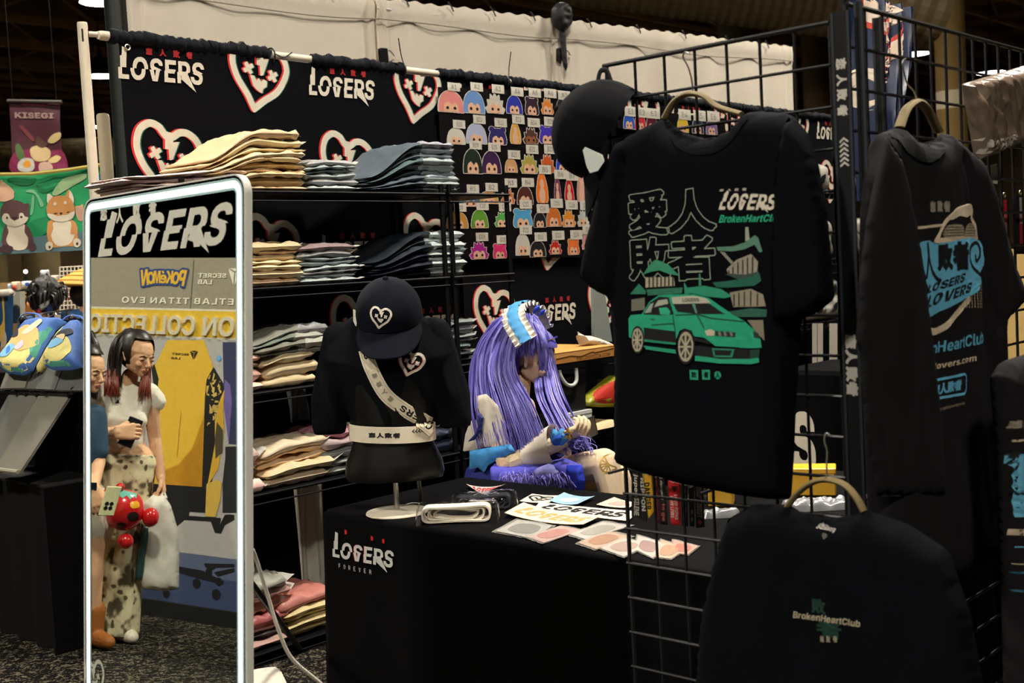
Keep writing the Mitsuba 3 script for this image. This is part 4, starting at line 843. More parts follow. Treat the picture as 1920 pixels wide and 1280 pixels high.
# right, up and front of the bust: right x up must point to the front
def face_print(key, name, g, target, colour, off=.003, step=.02): 
    S, T = MA, Z3
    if np.cross(S, T) @ MF < 0: raise ValueError('frame')
    return part(key, name, onto(g, MC, S, T, target, off, step), mat(colour, .8))
face_print(k, 'badge_red_edge', affinity.translate(hr, hx - .004, hz_), shirt, (196, 40, 40), .0025)
face_print(k, 'badge_blue_edge', affinity.translate(hr, hx - .0015, hz_ - .001), shirt, (130, 170, 190), .0030)
face_print(k, 'heart_badge', affinity.translate(hr, hx, hz_), shirt, (214, 204, 190), .0035)
# white straps: one round the waist, one across the chest
STRAP = (222, 212, 188)
k = thing('waist_strap', 'white printed strap round the mannequin waist', 'strap')
zw0, zw1 = mq(745, 829, .09)[1], mq(745, 798, .09)[1]
a = np.linspace(0, 2 * math.pi, 64, endpoint=False); rw, dw = .151, .112
wr = lambda z, g=0: np.c_[np.cos(a) * (rw + g), np.sin(a) * (dw + g), z + .008 * np.cos(a) * -1 + 0 * a]
belt = mw(rings([wr(zw0), wr(zw1), wr(zw1, .003), wr(zw0, .003), wr(zw0)], caps=False)); 
part(k, 'band', belt, mat(STRAP, .75), smooth=40)
for i, ch in enumerate('恋人敗者'):
    x, z = mq(698 + 15.5 * i, 815, .10); face_print(k, 'printed_character', affinity.translate(affinity.scale(kanji(ch, .045), .024, .017, origin=(0, 0)), x, z), belt, (24, 22, 22), .0012, .006)
for i in range(6):
    x, z = mq(775 + 5.4 * i, 808.5, .10); face_print(k, 'printed_chevron', affinity.translate(line([(.004, .006), (-.003, 0), (.004, -.006)], .003), x, z), belt, (24, 22, 22), .0012, .006)
k = thing('chest_strap', 'white printed strap slung across the mannequin chest', 'strap')
cl = spline([(684, 655), (697, 690), (722, 737), (757, 768), (792, 792), (813, 812)], 10); pts = np.array([mq(x, y, .11) for x, y in cl]); cl = LineString(pts)
sgeo = cl.buffer(.0245, cap_style='flat'); tgt = cat(shirt, belt)
face_print(k, 'band', sgeo, tgt, STRAP, .009, .012)
face_print(k, 'stitch_line', union_all([cl.parallel_offset(.018, 'left').buffer(.0008), cl.parallel_offset(.018, 'right').buffer(.0008)]), tgt, (170, 160, 138), .0098, .012)
def along_strap(g, s):
    p, q = cl.interpolate(s), cl.interpolate(s + .01); return affinity.translate(affinity.rotate(g, math.degrees(math.atan2(q.y - p.y, q.x - p.x)), origin=(0, 0)), p.x, p.y)
L = cl.length
for s, ch in ((.06, 'S'), (.65, 'S'), (.72, 'R'), (.79, 'E'), (.86, 'V'), (.93, 'O')): face_print(k, 'printed_letter', along_strap(affinity.rotate(fit(text(ch, 1, 800), -.011, -.011, .011, .011), 180, origin=(0, 0)), L * s), tgt, (24, 22, 22), .0100, .008)
for i, ch in enumerate('者敗人恋'): face_print(k, 'faded_character', along_strap(affinity.rotate(affinity.scale(kanji(ch, .02), .019, .019, origin=(0, 0)), 180, origin=(0, 0)), L * (.25 + .085 * i)), tgt, (140, 132, 112), .0100, .008)

def cap(o, A, Fd, Zd, size, label, colour=(17, 20, 30), ext_=.62):
    """A baseball cap: o = middle of the crown's rim; right, front and up directions."""
    o, A, Fd, Zd = (np.asarray(x, float) for x in (o, A, Fd, Zd)); k = thing('baseball_cap', label, 'cap'); CM = mat(colour, .88, spec=.1, sheen=.22)
    n = 48; a = np.linspace(0, 2 * math.pi, n, endpoint=False); rg = []
    for z, r in ((0, 1.0), (.12, 1.005), (.25, 1.0), (.40, .965), (.54, .895), (.67, .78), (.78, .63), (.87, .44), (.93, .24), (.95, .06)):
        seam = 1 - .022 * np.exp(-((((a + math.pi / 6) % (math.pi / 3)) - math.pi / 6) / .05) ** 2)
        rg.append(np.c_[np.cos(a) * r * seam * .47, np.sin(a) * r * seam * .56, np.full(n, z * .66) + .05 * np.sin(a) * (1 - z)])
    cr = rings(np.array(rg) * size, caps=True)
    cr = lay(cr, o, A, Fd, Zd); part(k, 'crown', cr, CM, smooth=45)
    part(k, 'button', lay(man(ball((0, 0, .95 * .66 * size), .045 * size)), o, A, Fd, Zd), CM, smooth=True)
    def br(u, v):
        t = (u - .5) * 2; x = .46 * np.sin(t * 1.45); y0 = .53 * np.cos(t * 1.45); ext = ext_ * np.clip(1 - np.abs(t) ** 2.6, 0, 1)
        return np.stack([x * (1 + .06 * v), y0 + ext * v, .045 - .22 * v * ext / ext_ - .30 * (x ** 2) * (.35 + v * .8)], -1) * size
    top = grid(br, 30, 9); m = cat(top, tm(grid(br, 30, 9).vertices - [0, 0, .018 * size], top.faces[:, ::-1]))
    part(k, 'brim', lay(m, o, A, Fd, Zd), CM, smooth=60)
    return k, cr
# the cap sits low over the bust's neck, brim to the front
cx_, cz_ = mq(727, 612, .08); co = MC + MA * cx_ + MF * .005 + Z3 * (cz_ + .018)
tilt = .36; FF, ZZ = MF * math.cos(tilt) - Z3 * math.sin(tilt), Z3 * math.cos(tilt) + MF * math.sin(tilt)
k, crown = cap(co, MA, FF, ZZ, .250, 'dark cap with an embroidered heart on the mannequin', (13, 16, 26), .37)
hx, hz_ = mq(716, 594, .13)
for g, col, off in ((heart(.078), (214, 206, 192), .003),): part(k, 'embroidered_heart', onto(affinity.translate(g, hx, hz_), MC, MA, Z3, crown, off, .012), mat(col, .7))
tx, tz = mq(666, 596, .06); part(k, 'hang_tag', slab(Polygon([(-.007, .03), (.006, .026), (.010, -.004), (.001, -.03), (-.009, -.012)]), MC + MA * tx + Z3 * tz + MF * .06, MA * .9 + MF * .436, Z3, .002), mat((216, 210, 198), .6))
# ------------------------------------------------------------------ wire grid panels at the booth's corner
WIRE = mat((17, 17, 19), .4, spec=.5)
GX, GY, ST = 2.52, 1.27, .0938
k = thing('wire_panel', 'black wire grid panel facing the aisle, behind the car-print shirt', 'wire panel')
for y in np.linspace(1.932, 1.297, 8): part(k, 'upright_wire', bar((GX, y, .02), (GX, y, 2.106), .0042 if abs(y - 1.6145) < .3 else .0060, 6), WIRE, smooth=40)
for i in range(23): part(k, 'cross_wire', bar((GX - .004, 1.297, 2.106 - ST * i), (GX - .004, 1.940, 2.106 - ST * i), .0040 if i else .0058, 6), WIRE, smooth=40)
k = thing('wire_panel', 'black wire grid panel running back into the booth behind the racket shirt', 'wire panel')
for x in [2.545 + .0907 * i for i in range(15)]: part(k, 'upright_wire', bar((x, GY, .02), (x, GY, 2.145), .0042 if abs(x - 3.18) < .62 else .0060, 6), WIRE, smooth=40)
for i in range(23): part(k, 'cross_wire', bar((2.545, GY - .004, 2.145 - ST * i), (3.815, GY - .004, 2.145 - ST * i), .0040 if i else .0058, 6), WIRE, smooth=40)

SHIRTCLOTH = mat((10, 11, 16), .92, spec=.06, sheen=.16)
GREYCLOTH = mat((33, 32, 34), .92, spec=.06, sheen=.25)
def folds(p, amp, seed, fx=9.0, fz=1.6):
    return amp * (meshkit.fbm(np.c_[p[:, 0] * fx, p[:, 1] * fz, 0 * p[:, 0] + seed], 3) - .5) * 2
class Garment:
    """A shirt hung flat: soft outline in a plane, with folds; prints are wrapped on it."""
    def __init__(self, name, label, outline, o, S, T, deep, seed, cloth, creases=(), step=.014, back=.03, cat_='T-shirt'):
        self.key = thing(name, label, cat_); self.o, self.S, self.T, self.deep, self.seed, self.cr = o, np.array(S, float), np.array(T, float), deep, seed, creases
        self.N = np.cross(self.S, self.T); self.meshes = []
        self.add('body', outline, cloth, deep, back, seed, step)
    def add(self, name, outline, cloth, deep, back, seed, step=.014, lift=0.0):
        g = Polygon(outline).buffer(0) if not isinstance(outline, Polygon) else outline
        g = g.buffer(.004).buffer(-.004)
        def f(p, q):
            h = deep * q ** .8 + q * folds(p, .014, seed) + q * folds(p, .005, seed + 9, 26, 5)
            for (a, b, w, d) in self.cr:
                s = LineString([a, b]); dist = shapely.distance(s, shapely.points(p)); h = h - q * d * np.exp(-(dist / w) ** 2)
            return h + lift
        m = lay(puff(g, step, f, lambda p, q: back * q - lift, roll=.07), self.o, self.S, self.T); part(self.key, name, m, cloth, smooth=True); self.meshes.append(m); self.solid = cat(*self.meshes); return m
    def show(self, name, g, col, off=.0022, step=.02, rough=.75):
        return part(self.key, name, onto(g, self.o, self.S, self.T, self.solid, off, step), mat(col, rough))
def hanger(label, pts, conv, o, S, T, r=.013, hook=(), colour=(118, 104, 74), depth=0.0):
    k = thing('clothes_hanger', label, 'hanger'); N = np.cross(S, T); P = lambda p: np.array(o) + np.array([a * np.array(S) + b * np.array(T) + N * depth for a, b in conv(p)])
    part(k, 'arm', tube(P(spline(pts, 6)), r, 10, flat=.55), mat(colour, .85, sheen=.5), smooth=60)
    part(k, 'hook', tube(P(spline(hook, 6)), .0022, 6), mat((196, 192, 186), .25, metal=.9), smooth=60)
    return k

# the car-print shirt ------------------------------------------------
SX = 2.44; S1, Tz = AISLE; O1 = np.array([SX, 0, 0]); c1 = lambda pts: px_x(SX - .05, pts); r1 = lambda pts: px_x(SX - .014, pts)
A1 = [(1243, 219), (1195, 242), (1153, 268), (1132, 320), (1116, 390), (1098, 460), (1088, 519), (1112, 545), (1141, 561), (1150, 620), (1153, 700), (1152, 800), (1153, 872), (1200, 888), (1290, 912), (1380, 930), (1440, 938), (1478, 936), (1483, 860), (1487, 760), (1492, 680), (1497, 600), (1530, 585), (1560, 560), (1555, 500), (1545, 400), (1530, 310), (1510, 250), (1480, 215), (1440, 208), (1395, 208), (1376, 234), (1345, 252), (1310, 258), (1280, 250), (1258, 236)]
hanger('tan velvet hanger carrying the car-print shirt', [(1246, 222), (1262, 194), (1280, 180), (1300, 176), (1322, 182), (1345, 200), (1390, 214)], lambda p: px_x(SX, p), O1, S1, Tz, .0125, hook=[(1299, 176), (1297, 150), (1290, 125), (1281, 108), (1284, 98), (1293, 100)])
G = Garment('black_shirt', 'black T-shirt printed with a green car and outlined characters, hung on the wire panel', r1(A1), O1, S1, Tz, .055, 3.3, SHIRTCLOTH, creases=[(*c1([(1166, 300), (1143, 565)]), .012, .025)])
fl = [(1478, 218), (1463, 262), (1454, 340), (1450, 420), (1448, 520), (1452, 600), (1497, 602), (1530, 588), (1560, 560), (1555, 500), (1545, 400), (1530, 310), (1510, 252)]
nk = LineString(spline(c1([(1246, 226), (1268, 262), (1300, 280), (1340, 278), (1372, 252), (1394, 216)]), 6))
P2 = lambda pts: c1([(1080 + x / 3.121, 330 + y / 3.121) for x, y in pts])
GREEN, DKGREEN, PALEP, LINEP, INKB = (32, 160, 122), (24, 96, 76), (196, 186, 164), (140, 156, 138), (13, 14, 18)
def poly1(pts, col, off, name='printed_picture', smooth=False): G.show(name, blob(P2(pts), 4) if smooth else Polygon(P2(pts)).buffer(0), col, off)
def box1(x0, y0, x1, y1): a, b = P2([(x0, y1)])[0], P2([(x1, y0)])[0]; return a[0], a[1], b[0], b[1]
def kan_outline(ch, *b, w=.045):
    g = fit(kanji(ch, .012), *box1(*b)); return g.buffer(.0022, join_style='mitre').difference(g.buffer(-.0002))
G.add('right_sleeve', c1(fl), SHIRTCLOTH, .030, .005, 7.7, .012, lift=.052)
sleeve_solid = G.meshes.pop(); G.solid = G.meshes[0]
part(G.key, 'collar_rib', onto(nk.buffer(.011, cap_style='flat'), O1, S1, Tz, G.solid, .003, .012), mat((12, 13, 18), .95, spec=.1), smooth=True)
for ch, b in (('愛', (322, 75, 550, 358)), ('人', (552, 62, 818, 335)), ('敗', (322, 352, 556, 612)), ('者', (556, 338, 818, 612))): G.show('printed_character', kan_outline(ch, *b), LINEP)
lq = P2([(838, 214), (1182, 214), (1185, 92), (862, 84)]); G.show('printed_lettering', warp(losers(1, 1.15, -.12, .1), lq), (212, 202, 184))
G.show('printed_small_characters', warp(kanji_row('恋人敗者', 1, 1.9, .05), P2([(845, 90), (1010, 86), (1012, 68), (850, 76)])), (170, 162, 148), .0026, .01); 
G.show('printed_green_lettering', warp(text('BrokenHartClub', 1, 800, .15), P2([(842, 274), (1214, 266), (1222, 222), (850, 226)])), GREEN)
# towers behind the car
poly1([(830, 415), (930, 410), (1010, 385), (1060, 345), (1080, 360), (1105, 440), (1088, 446), (1060, 400), (1000, 428), (930, 440), (840, 436)], (84, 128, 108), .0022)
poly1([(1006, 298), (1024, 298), (1032, 372), (1006, 380)], (150, 160, 144), .0024)
poly1([(890, 545), (950, 490), (1040, 455), (1082, 500), (1076, 560), (1000, 575), (900, 570)], (150, 142, 126), .0024)
poly1([(850, 440), (925, 520), (945, 530), (935, 505), (880, 445)], (130, 132, 116), .0026)
poly1([(810, 622), (900, 612), (1040, 590), (1090, 565), (1100, 612), (1060, 640), (900, 652), (830, 650)], DKGREEN, .0026)
poly1([(910, 680), (1040, 658), (1110, 690), (1126, 760), (930, 765)], (146, 136, 118), .0024)
poly1([(900, 792), (1040, 770), (1132, 778), (1128, 822), (950, 822)], (40, 92, 76), .0026)
poly1([(1020, 840), (1112, 840), (1118, 960), (1090, 930)], (128, 120, 104), .0024)
poly1([(880, 572), (1000, 577), (1085, 556), (1086, 588), (960, 602)], (52, 76, 64), .0026)
for a, b in (((905, 552), (905, 568)), ((930, 530), (930, 570)), ((960, 500), (960, 570)), ((990, 488), (990, 572)), ((1020, 474), (1020, 572)), ((1050, 470), (1050, 566)), ((935, 690), (935, 760)), ((965, 680), (965, 760)), ((1000, 674), (1000, 760)), ((1040, 670), (1040, 758)), ((1080, 684), (1080, 758))):
    G.show('printed_picture_lines', line(P2([a, b]), .0035), (30, 40, 36), .003)
poly1([(400, 576), (450, 510), (478, 488), (505, 495), (560, 520), (622, 582), (560, 572), (500, 550), (440, 562)], (52, 140, 108), .0026)
poly1([(415, 592), (588, 588), (596, 640), (415, 652)], (168, 158, 136), .0024)
for x in range(440, 590, 24): G.show('printed_picture_lines', line(P2([(x, 588), (x, 650)]), .004), (26, 34, 30), .003)
poly1([(420, 662), (640, 650), (634, 684), (430, 698)], (44, 110, 88), .0026)
poly1([(325, 690), (376, 628), (418, 672), (416, 690)], (40, 118, 92), .0026); poly1([(332, 722), (410, 710), (412, 780), (332, 790)], (110, 110, 98), .0024)
poly1([(645, 616), (664, 652), (760, 640), (860, 660), (926, 702), (880, 714), (760, 702), (690, 684), (650, 690)], (40, 142, 110), .0028); poly1([(728, 570), (736, 570), (742, 640), (726, 640)], (60, 130, 104), .0026)
# the car
poly1([(315, 835), (330, 812), (395, 806), (440, 735), (500, 695), (575, 690), (700, 690), (790, 712), (870, 768), (930, 810), (1000, 846), (1060, 893), (1098, 952), (1105, 1000), (1020, 1004), (830, 992), (760, 945), (705, 935), (690, 902), (655, 888), (625, 902), (602, 960), (405, 956), (395, 890), (370, 880), (345, 905), (335, 950), (318, 940)], GREEN, .0034)
poly1([(404, 808), (442, 742), (502, 704), (560, 706), (592, 808), (520, 812)], INKB, .0038); poly1([(412, 800), (446, 748), (470, 738), (452, 796)], (150, 166, 150), .0042); poly1([(470, 766), (496, 726), (553, 717), (560, 744)], (168, 172, 156), .0042)
poly1([(586, 742), (700, 738), (792, 744), (882, 806), (720, 806), (612, 792)], INKB, .0038); poly1([(578, 706), (700, 698), (772, 714), (806, 742), (588, 746)], (186, 182, 164), .0042); poly1([(690, 740), (706, 740), (722, 800), (712, 800)], (90, 140, 120), .0044)
G.show('printed_sun_strip_lettering', warp(text('LOSERS', 1, 800), P2([(640, 735), (735, 733), (728, 712), (638, 712)])), (40, 60, 52), .0046, .01)
poly1([(502, 770), (552, 765), (573, 790), (566, 810), (510, 806)], (44, 176, 134), .0044)
for pts in ([(586, 812), (600, 900)], [(455, 870), (590, 860)], [(600, 812), (720, 806), (800, 830), (1000, 850)], [(720, 812), (760, 890)], [(450, 835), (475, 837)]): G.show('printed_picture_lines', line(P2(pts), .0028), (14, 60, 48), .0042)
poly1([(408, 884), (602, 906), (606, 972), (410, 958)], INKB, .0040); poly1([(404, 952), (604, 972), (604, 984), (404, 966)], (30, 140, 106), .0044); poly1([(404, 990), (600, 1012), (606, 1036), (420, 1012)], (34, 150, 114), .0038)
poly1([(764, 905), (800, 892), (826, 905), (822, 932), (776, 932)], (196, 186, 160), .0042); poly1([(828, 902), (946, 914), (942, 942), (830, 932)], (30, 46, 42), .0042); poly1([(1058, 905), (1090, 918), (1094, 945), (1064, 938)], (34, 50, 44), .0042)
for x in (850, 880, 915): G.show('printed_picture_lines', line(P2([(x, 908), (x + 10, 934)]), .006), (120, 124, 110), .0046)
poly1([(702, 940), (790, 962), (800, 984), (710, 962)], INKB, .0042); poly1([(706, 990), (830, 1002), (1098, 1012), (1092, 1060), (1030, 1066), (870, 1070), (712, 1050)], INKB, .0038)
G.show('printed_picture', Polygon(P2([(808, 1004), (940, 1010), (926, 1058), (822, 1056)])).buffer(0).difference(Polygon(P2([(822, 1014), (924, 1018), (914, 1048), (832, 1046)]))), (32, 130, 100), .0046)
poly1([(1040, 1016), (1096, 1006), (1090, 1060), (1044, 1064)], (20, 60, 50), .0046)
poly1([(712, 1048), (870, 1068), (1040, 1066), (1090, 1048), (1092, 1086), (1040, 1097), (860, 1094), (712, 1078)], GREEN, .0044)
for cx, cy, rx, ry in ((372, 957, 38, 82), (662, 995, 50, 104)):
    e = lambda f: Polygon(P2([(cx + math.cos(t) * rx * f, cy + math.sin(t) * ry * f) for t in np.linspace(0, 2 * math.pi, 28)[:-1]]))
    G.show('printed_tyre', e(1.0), INKB, .0048); G.show('printed_wheel', e(.84), (172, 162, 138), .0052); G.show('printed_wheel', e(.66), (44, 46, 44), .0055)
    G.show('printed_wheel_spokes', union_all([line(P2([(cx, cy), (cx + math.cos(t) * rx * .8, cy + math.sin(t) * ry * .8)]), .0045) for t in np.linspace(0, 2 * math.pi, 9)[:-1]]), (176, 166, 142), .0058)
for x, y in ((683, 1132), (750, 1132), (820, 1134)):
    b = sbox(*box1(x, y, x + 44, y + 56)); G.show('printed_stamp', (b if x < 810 else Point(b.centroid).buffer(.0095)).difference(fit(kanji({683: '敗', 750: '者', 820: '人'}[x], .02), *b.buffer(-.004).bounds)), (34, 150, 116), .0024, .01)

# the racket-print shirt --------------------------------------------
RY = 1.19; S2_, O2 = np.array([1.0, 0, 0]), np.array([0, RY, 0]); c2 = lambda pts: px_y(RY - .045, pts); r2 = lambda pts: px_y(RY - .012, pts)
hanger('tan velvet hanger carrying the racket-print shirt', [(1686, 240), (1698, 208), (1712, 194), (1724, 192), (1740, 208), (1760, 246)], lambda p: px_y(RY, p), O2, S2_, Tz, .013, hook=[(1721, 194), (1714, 172), (1702, 158), (1696, 140), (1692, 118), (1698, 110)])
Za = lambda pts: c2([(1600 + x / 3.2, 220 + y / 3.2) for x, y in pts]); Zb = lambda pts: c2([(1640 + x / 3.2, 560 + y / 3.2) for x, y in pts])
B2 = [(1689, 238), (1652, 252), (1637, 323), (1630, 420), (1630, 540), (1634, 700), (1640, 850), (1650, 1060), (1760, 1085), (1893, 1062), (1887, 850), (1880, 700), (1875, 614), (1916, 566), (1912, 548), (1881, 451), (1850, 351), (1831, 301), (1800, 268), (1776, 248), (1760, 262), (1735, 268), (1708, 258)]
G = Garment('dark_shirt', 'charcoal T-shirt with a blue and cream racket print, hung on the side panel', r2(B2), O2, S2_, Tz, .05, 12.1, GREYCLOTH, creases=[(*c2([(1812, 300), (1876, 612)]), .012, .03)])
part(G.key, 'mock_collar', onto(LineString(spline(c2([(1692, 246), (1704, 275), (1734, 292), (1764, 276), (1774, 254)]), 6)).buffer(.016, cap_style='flat'), O2, S2_, Tz, G.solid, .006, .012), mat((16, 16, 18), .95, sheen=.2), smooth=True)
CREAMP, BLUEP = (222, 202, 174), (104, 184, 218)
for i, x in enumerate((446, 484, 522)): b = Za([(x, 570), (x + 28, 502)]); G.show('printed_character', fit(kanji('恋敗者'[i], .05), *b[0], *b[1]), (150, 142, 126), .0024, .01)
G.show('printed_line', line(Za([(352, 667), (530, 645)]), .006), CREAMP)
fr_ = [(472, 750), (492, 690), (512, 640), (545, 590), (590, 550), (640, 528), (690, 520), (706, 556), (703, 600), (726, 640), (734, 700), (731, 735), (640, 745), (540, 750)]
outer = blob(Za(fr_), 5); G.show('printed_racket_frame', outer.difference(outer.buffer(-.011)), CREAMP)
G.show('printed_racket_frame', Polygon(Za([(535, 620), (590, 556), (690, 520), (705, 575), (668, 602), (620, 592), (575, 612)])).buffer(0), (216, 200, 174), .0026)
o1, o2 = blob(Za([(520, 720), (530, 660), (580, 640), (632, 650), (638, 700), (630, 735)]), 5), blob(Za([(645, 735), (645, 680), (668, 645), (706, 640), (726, 690), (728, 732)]), 5)
for o_ in (o1, o2):
    bx_ = o_.bounds; net = union_all([sbox(x, bx_[1], x + .0022, bx_[3]) for x in np.arange(bx_[0], bx_[2], .0065)] + [sbox(bx_[0], y, bx_[2], y + .0022) for y in np.arange(bx_[1], bx_[3], .0065)]); G.show('printed_net', net.intersection(o_), (176, 160, 136), .0026, .01)
blue = Polygon(Za([(365, 768), (400, 745), (440, 738), (480, 760), (560, 745), (640, 728), (700, 722), (748, 742), (776, 800), (770, 880), (745, 940), (757, 990), (720, 1050), (640, 1090), (560, 1130), (440, 1200), (425, 1248), (398, 1245), (405, 1150), (430, 1030), (385, 860)])).buffer(0)
G.show('printed_blue_patch', blue, BLUEP, .0030)
for ch, b in (('敗', [(486, 925), (560, 755)]), ('者', [(565, 925), (668, 740)])): q = Za(b); G.show('printed_character', fit(kanji(ch, .05), *q[0], *q[1]), (14, 16, 22), .0036)
G.show('printed_swirl', LineString(spline(Za([(745, 945), (700, 900), (682, 840), (690, 780), (720, 752), (742, 775), (745, 830), (722, 862), (716, 830)]), 6)).buffer(.0045), (14, 16, 22), .0036)
G.show('printed_swirl', LineString(spline(Za([(430, 760), (440, 860), (470, 950), (500, 980)]), 6)).buffer(.005).union(LineString(spline(Za([(385, 790), (400, 900), (420, 960), (436, 800)]), 6)).buffer(.004)), (14, 16, 22), .0036)
G.show('printed_lettering', warp(text('LOSERS', 1, 900, .2), Za([(418, 1060), (640, 985), (645, 930), (425, 1010)])), (14, 16, 22), .0036); G.show('printed_lettering', warp(text('LOVERS', 1, 900, .2), Za([(412, 1150), (684, 1045), (692, 985), (425, 1075)])), (14, 16, 22), .0036)
dots = union_all([Point(*Za([(x, y)])[0]).buffer(.0028) for x in range(585, 765, 17) for y in range(1000, 1140, 17) if y > 1140 - (x - 585) * .85])
G.show('printed_halftone', dots, (170, 154, 128), .0026, .01)
G.show('printed_swoosh', LineString(spline(Za([(425, 1275), (470, 1285), (520, 1262), (575, 1190), (672, 1090)]), 6)).buffer(.008), CREAMP, .0024)
G.show('printed_blue_lettering', warp(text('BrokenHeartClub', 1, 700), Zb([(150, 370), (636, 266), (640, 192), (154, 305)])), BLUEP, .0024)
G.show('printed_pale_lettering', warp(text('loserslovers.com', 1, 700), Zb([(200, 458), (574, 372), (578, 332), (204, 420)])), CREAMP, .0024)
q = warp(rrect(0, 0, 3, 1, .25), Zb([(180, 640), (520, 572), (528, 438), (188, 520)])); G.show('printed_box', q.difference(q.buffer(-.006)), BLUEP, .0024)
G.show('printed_character', warp(kanji_row('恋人敗者', 1, 1.05, .05), Zb([(330, 588), (486, 545), (490, 478), (335, 515)])), BLUEP, .0024)
G.show('printed_small_lettering', warp(text('loserslovers', 1, 700), Zb([(300, 692), (504, 632), (505, 612), (300, 672)])), (150, 136, 116), .0024)
fl = [(1655, 252), (1690, 300), (1716, 430), (1735, 560), (1748, 680), (1760, 790), (1768, 930), (1640, 930), (1618, 800), (1607, 655), (1601, 638), (1606, 530), (1619, 420), (1637, 323)]
G.add('left_sleeve_fold', c2(fl), GREYCLOTH, .014, .012, 5.1, .014, lift=.050)

# the shirt hung low in front ---------------------------------------
LX = 2.30; O3 = np.array([LX, 0, 0]); c3 = lambda pts: px_x(LX - .045, pts); r3 = lambda pts: px_x(LX - .012, pts)
hanger('tan velvet hanger of the low black shirt in front', [(1476, 950), (1496, 924), (1522, 905), (1550, 899), (1582, 908), (1604, 930), (1620, 958)], lambda p: px_x(LX, p), O3, S1, Tz, .0115, hook=[(1550, 899), (1550, 868), (1551, 846), (1546, 826), (1549, 812), (1556, 816)], colour=(120, 104, 70))
C3 = [(1475, 947), (1408, 947), (1360, 974), (1335, 1060), (1315, 1150), (1298, 1320), (1320, 1420), (1830, 1420), (1842, 1300), (1815, 1150), (1775, 1035), (1700, 985), (1619, 957), (1600, 966), (1550, 974), (1500, 964)]
G = Garment('black_shirt', 'black T-shirt with a small BrokenHeartClub line, hung low in front of the others', r3(C3), O3, S1, Tz, .05, 21.5, SHIRTCLOTH)
Zc = lambda pts: c3([(1280 + x / 2.977, 850 + y / 2.977) for x, y in pts])
G.show('printed_lettering', warp(text('BrokenHeartClub', 1, 700), Zc([(626, 912), (996, 966), (1000, 928), (630, 874)])), (176, 164, 140))
G.show('printed_green_tint', union_all([fit(kanji('敗', .02), *Zc([(725, 885), (800, 815)]).ravel()[[0, 1, 2, 3]]), fit(kanji('者', .02), *Zc([(750, 1010), (890, 945)]).ravel())]), (16, 52, 42), .0018)
for i, x in enumerate((772, 808, 846)): q = Zc([(x, 1048), (x + 22, 1016)]); G.show('printed_stamp', fit(kanji('恋敗者'[i], .05), *q[0], *q[1]), (140, 130, 112), .0022, .01)
G.show('neck_print', warp(affinity.rotate(losers(1), 180), Zc([(728, 428), (846, 446), (848, 416), (732, 396)])), (176, 172, 164), .0024, .01)
q = Zc([(790, 462)])[0]; G.show('neck_print', affinity.translate(heart(.012), *q), (120, 118, 112), .0024, .01)

# the shirt at the right edge ---------------------------------------
EY = 1.0; O4 = np.array([0, EY, 0]); c4 = lambda pts: px_y(EY - .04, pts); r4 = lambda pts: px_y(EY - .012, pts)
G = Garment('dark_shirt', 'charcoal T-shirt with the same racket print cut off by the right edge', r4([(1876, 705), (1893, 676), (1960, 655), (2090, 650), (2090, 1360), (1905, 1360), (1898, 1130), (1888, 850)]), O4, S2_, Tz, .045, 31.0, GREYCLOTH)
Zd = lambda pts: c4([(1800 + x / 2.909, 680 + y / 2.909) for x, y in pts])
for x, ch in ((320, '恋'), (346, '敗')): q = Zd([(x, 362), (x + 20, 308)]); G.show('printed_character', fit(kanji(ch, .05), *q[0], *q[1]), (160, 150, 134), .0024, .01)
G.show('printed_line', line(Zd([(256, 452), (420, 398)]), .005), CREAMP)
G.show('printed_blue_patch', Polygon(Zd([(262, 545), (285, 520), (320, 500), (420, 490), (420, 820), (300, 862), (268, 780)])).buffer(0), BLUEP, .0026)
G.show('printed_swirl', union_all([LineString(spline(Zd(p), 6)).buffer(.005) for p in ([(296, 520), (300, 600), (330, 680)], [(272, 720), (300, 690), (330, 560), (336, 500)], [(290, 780), (330, 720), (420, 690)])]), (14, 16, 22), .0032)
G.show('printed_swoosh', LineString(spline(Zd([(298, 930), (330, 935), (420, 900)]), 6)).buffer(.007), CREAMP, .0024)
G.show('printed_blue_lettering', warp(text('BrokenHeartClub', 1, 700), Zd([(306, 1045), (720, 930), (722, 900), (308, 1008)])), BLUEP, .0024); G.show('printed_pale_lettering', warp(text('ALWAYS', 1, 700), Zd([(314, 1115), (480, 1075), (480, 1045), (314, 1088)])), CREAMP, .0024)
q = warp(rrect(0, 0, 3, 1, .25), Zd([(332, 1260), (640, 1190), (640, 1080), (332, 1150)])); G.show('printed_box', q.difference(q.buffer(-.004)), BLUEP, .0024)

# straps over the corner --------------------------------------------
def strap(y, x, z0, z1, w, label, marks):
    k = thing('hanging_strap', label, 'strap'); z = np.linspace(z1, z0, 30)
    m = rings([[(x - .0025, y + w / 2, q), (x - .0045 , y + w * .36, q), (x - .0045, y - w * .36, q), (x - .0025, y - w / 2, q), (x, y, q)] for q in z + 0]); part(k, 'webbing', m, mat((10, 11, 14), .55, spec=.3))
    for s in (1, -1): part(k, 'edge_binding', bx(x - .0065, x - .0045, y + s * w * .40 - .003, y + s * w * .40 + .003, z0, z1), mat((44, 48, 54), .4, spec=.5))
    for g, zc in marks: part(k, 'printed_mark', decal(affinity.translate(affinity.rotate(g, -90, origin=(0, 0)), -y, zc), plane((x - .0056, 0, 0), (0, -1, 0), (0, 0, 1), (-1, 0, 0))), mat((196, 192, 182), .7))
    return k
pz = lambda y_: at_x(1580, y_, 2.455)[2]
chev = union_all([affinity.translate(line([(.004, .010), (-.004, 0), (.004, -.010)], .004), i * .0105, 0) for i in range(6)])
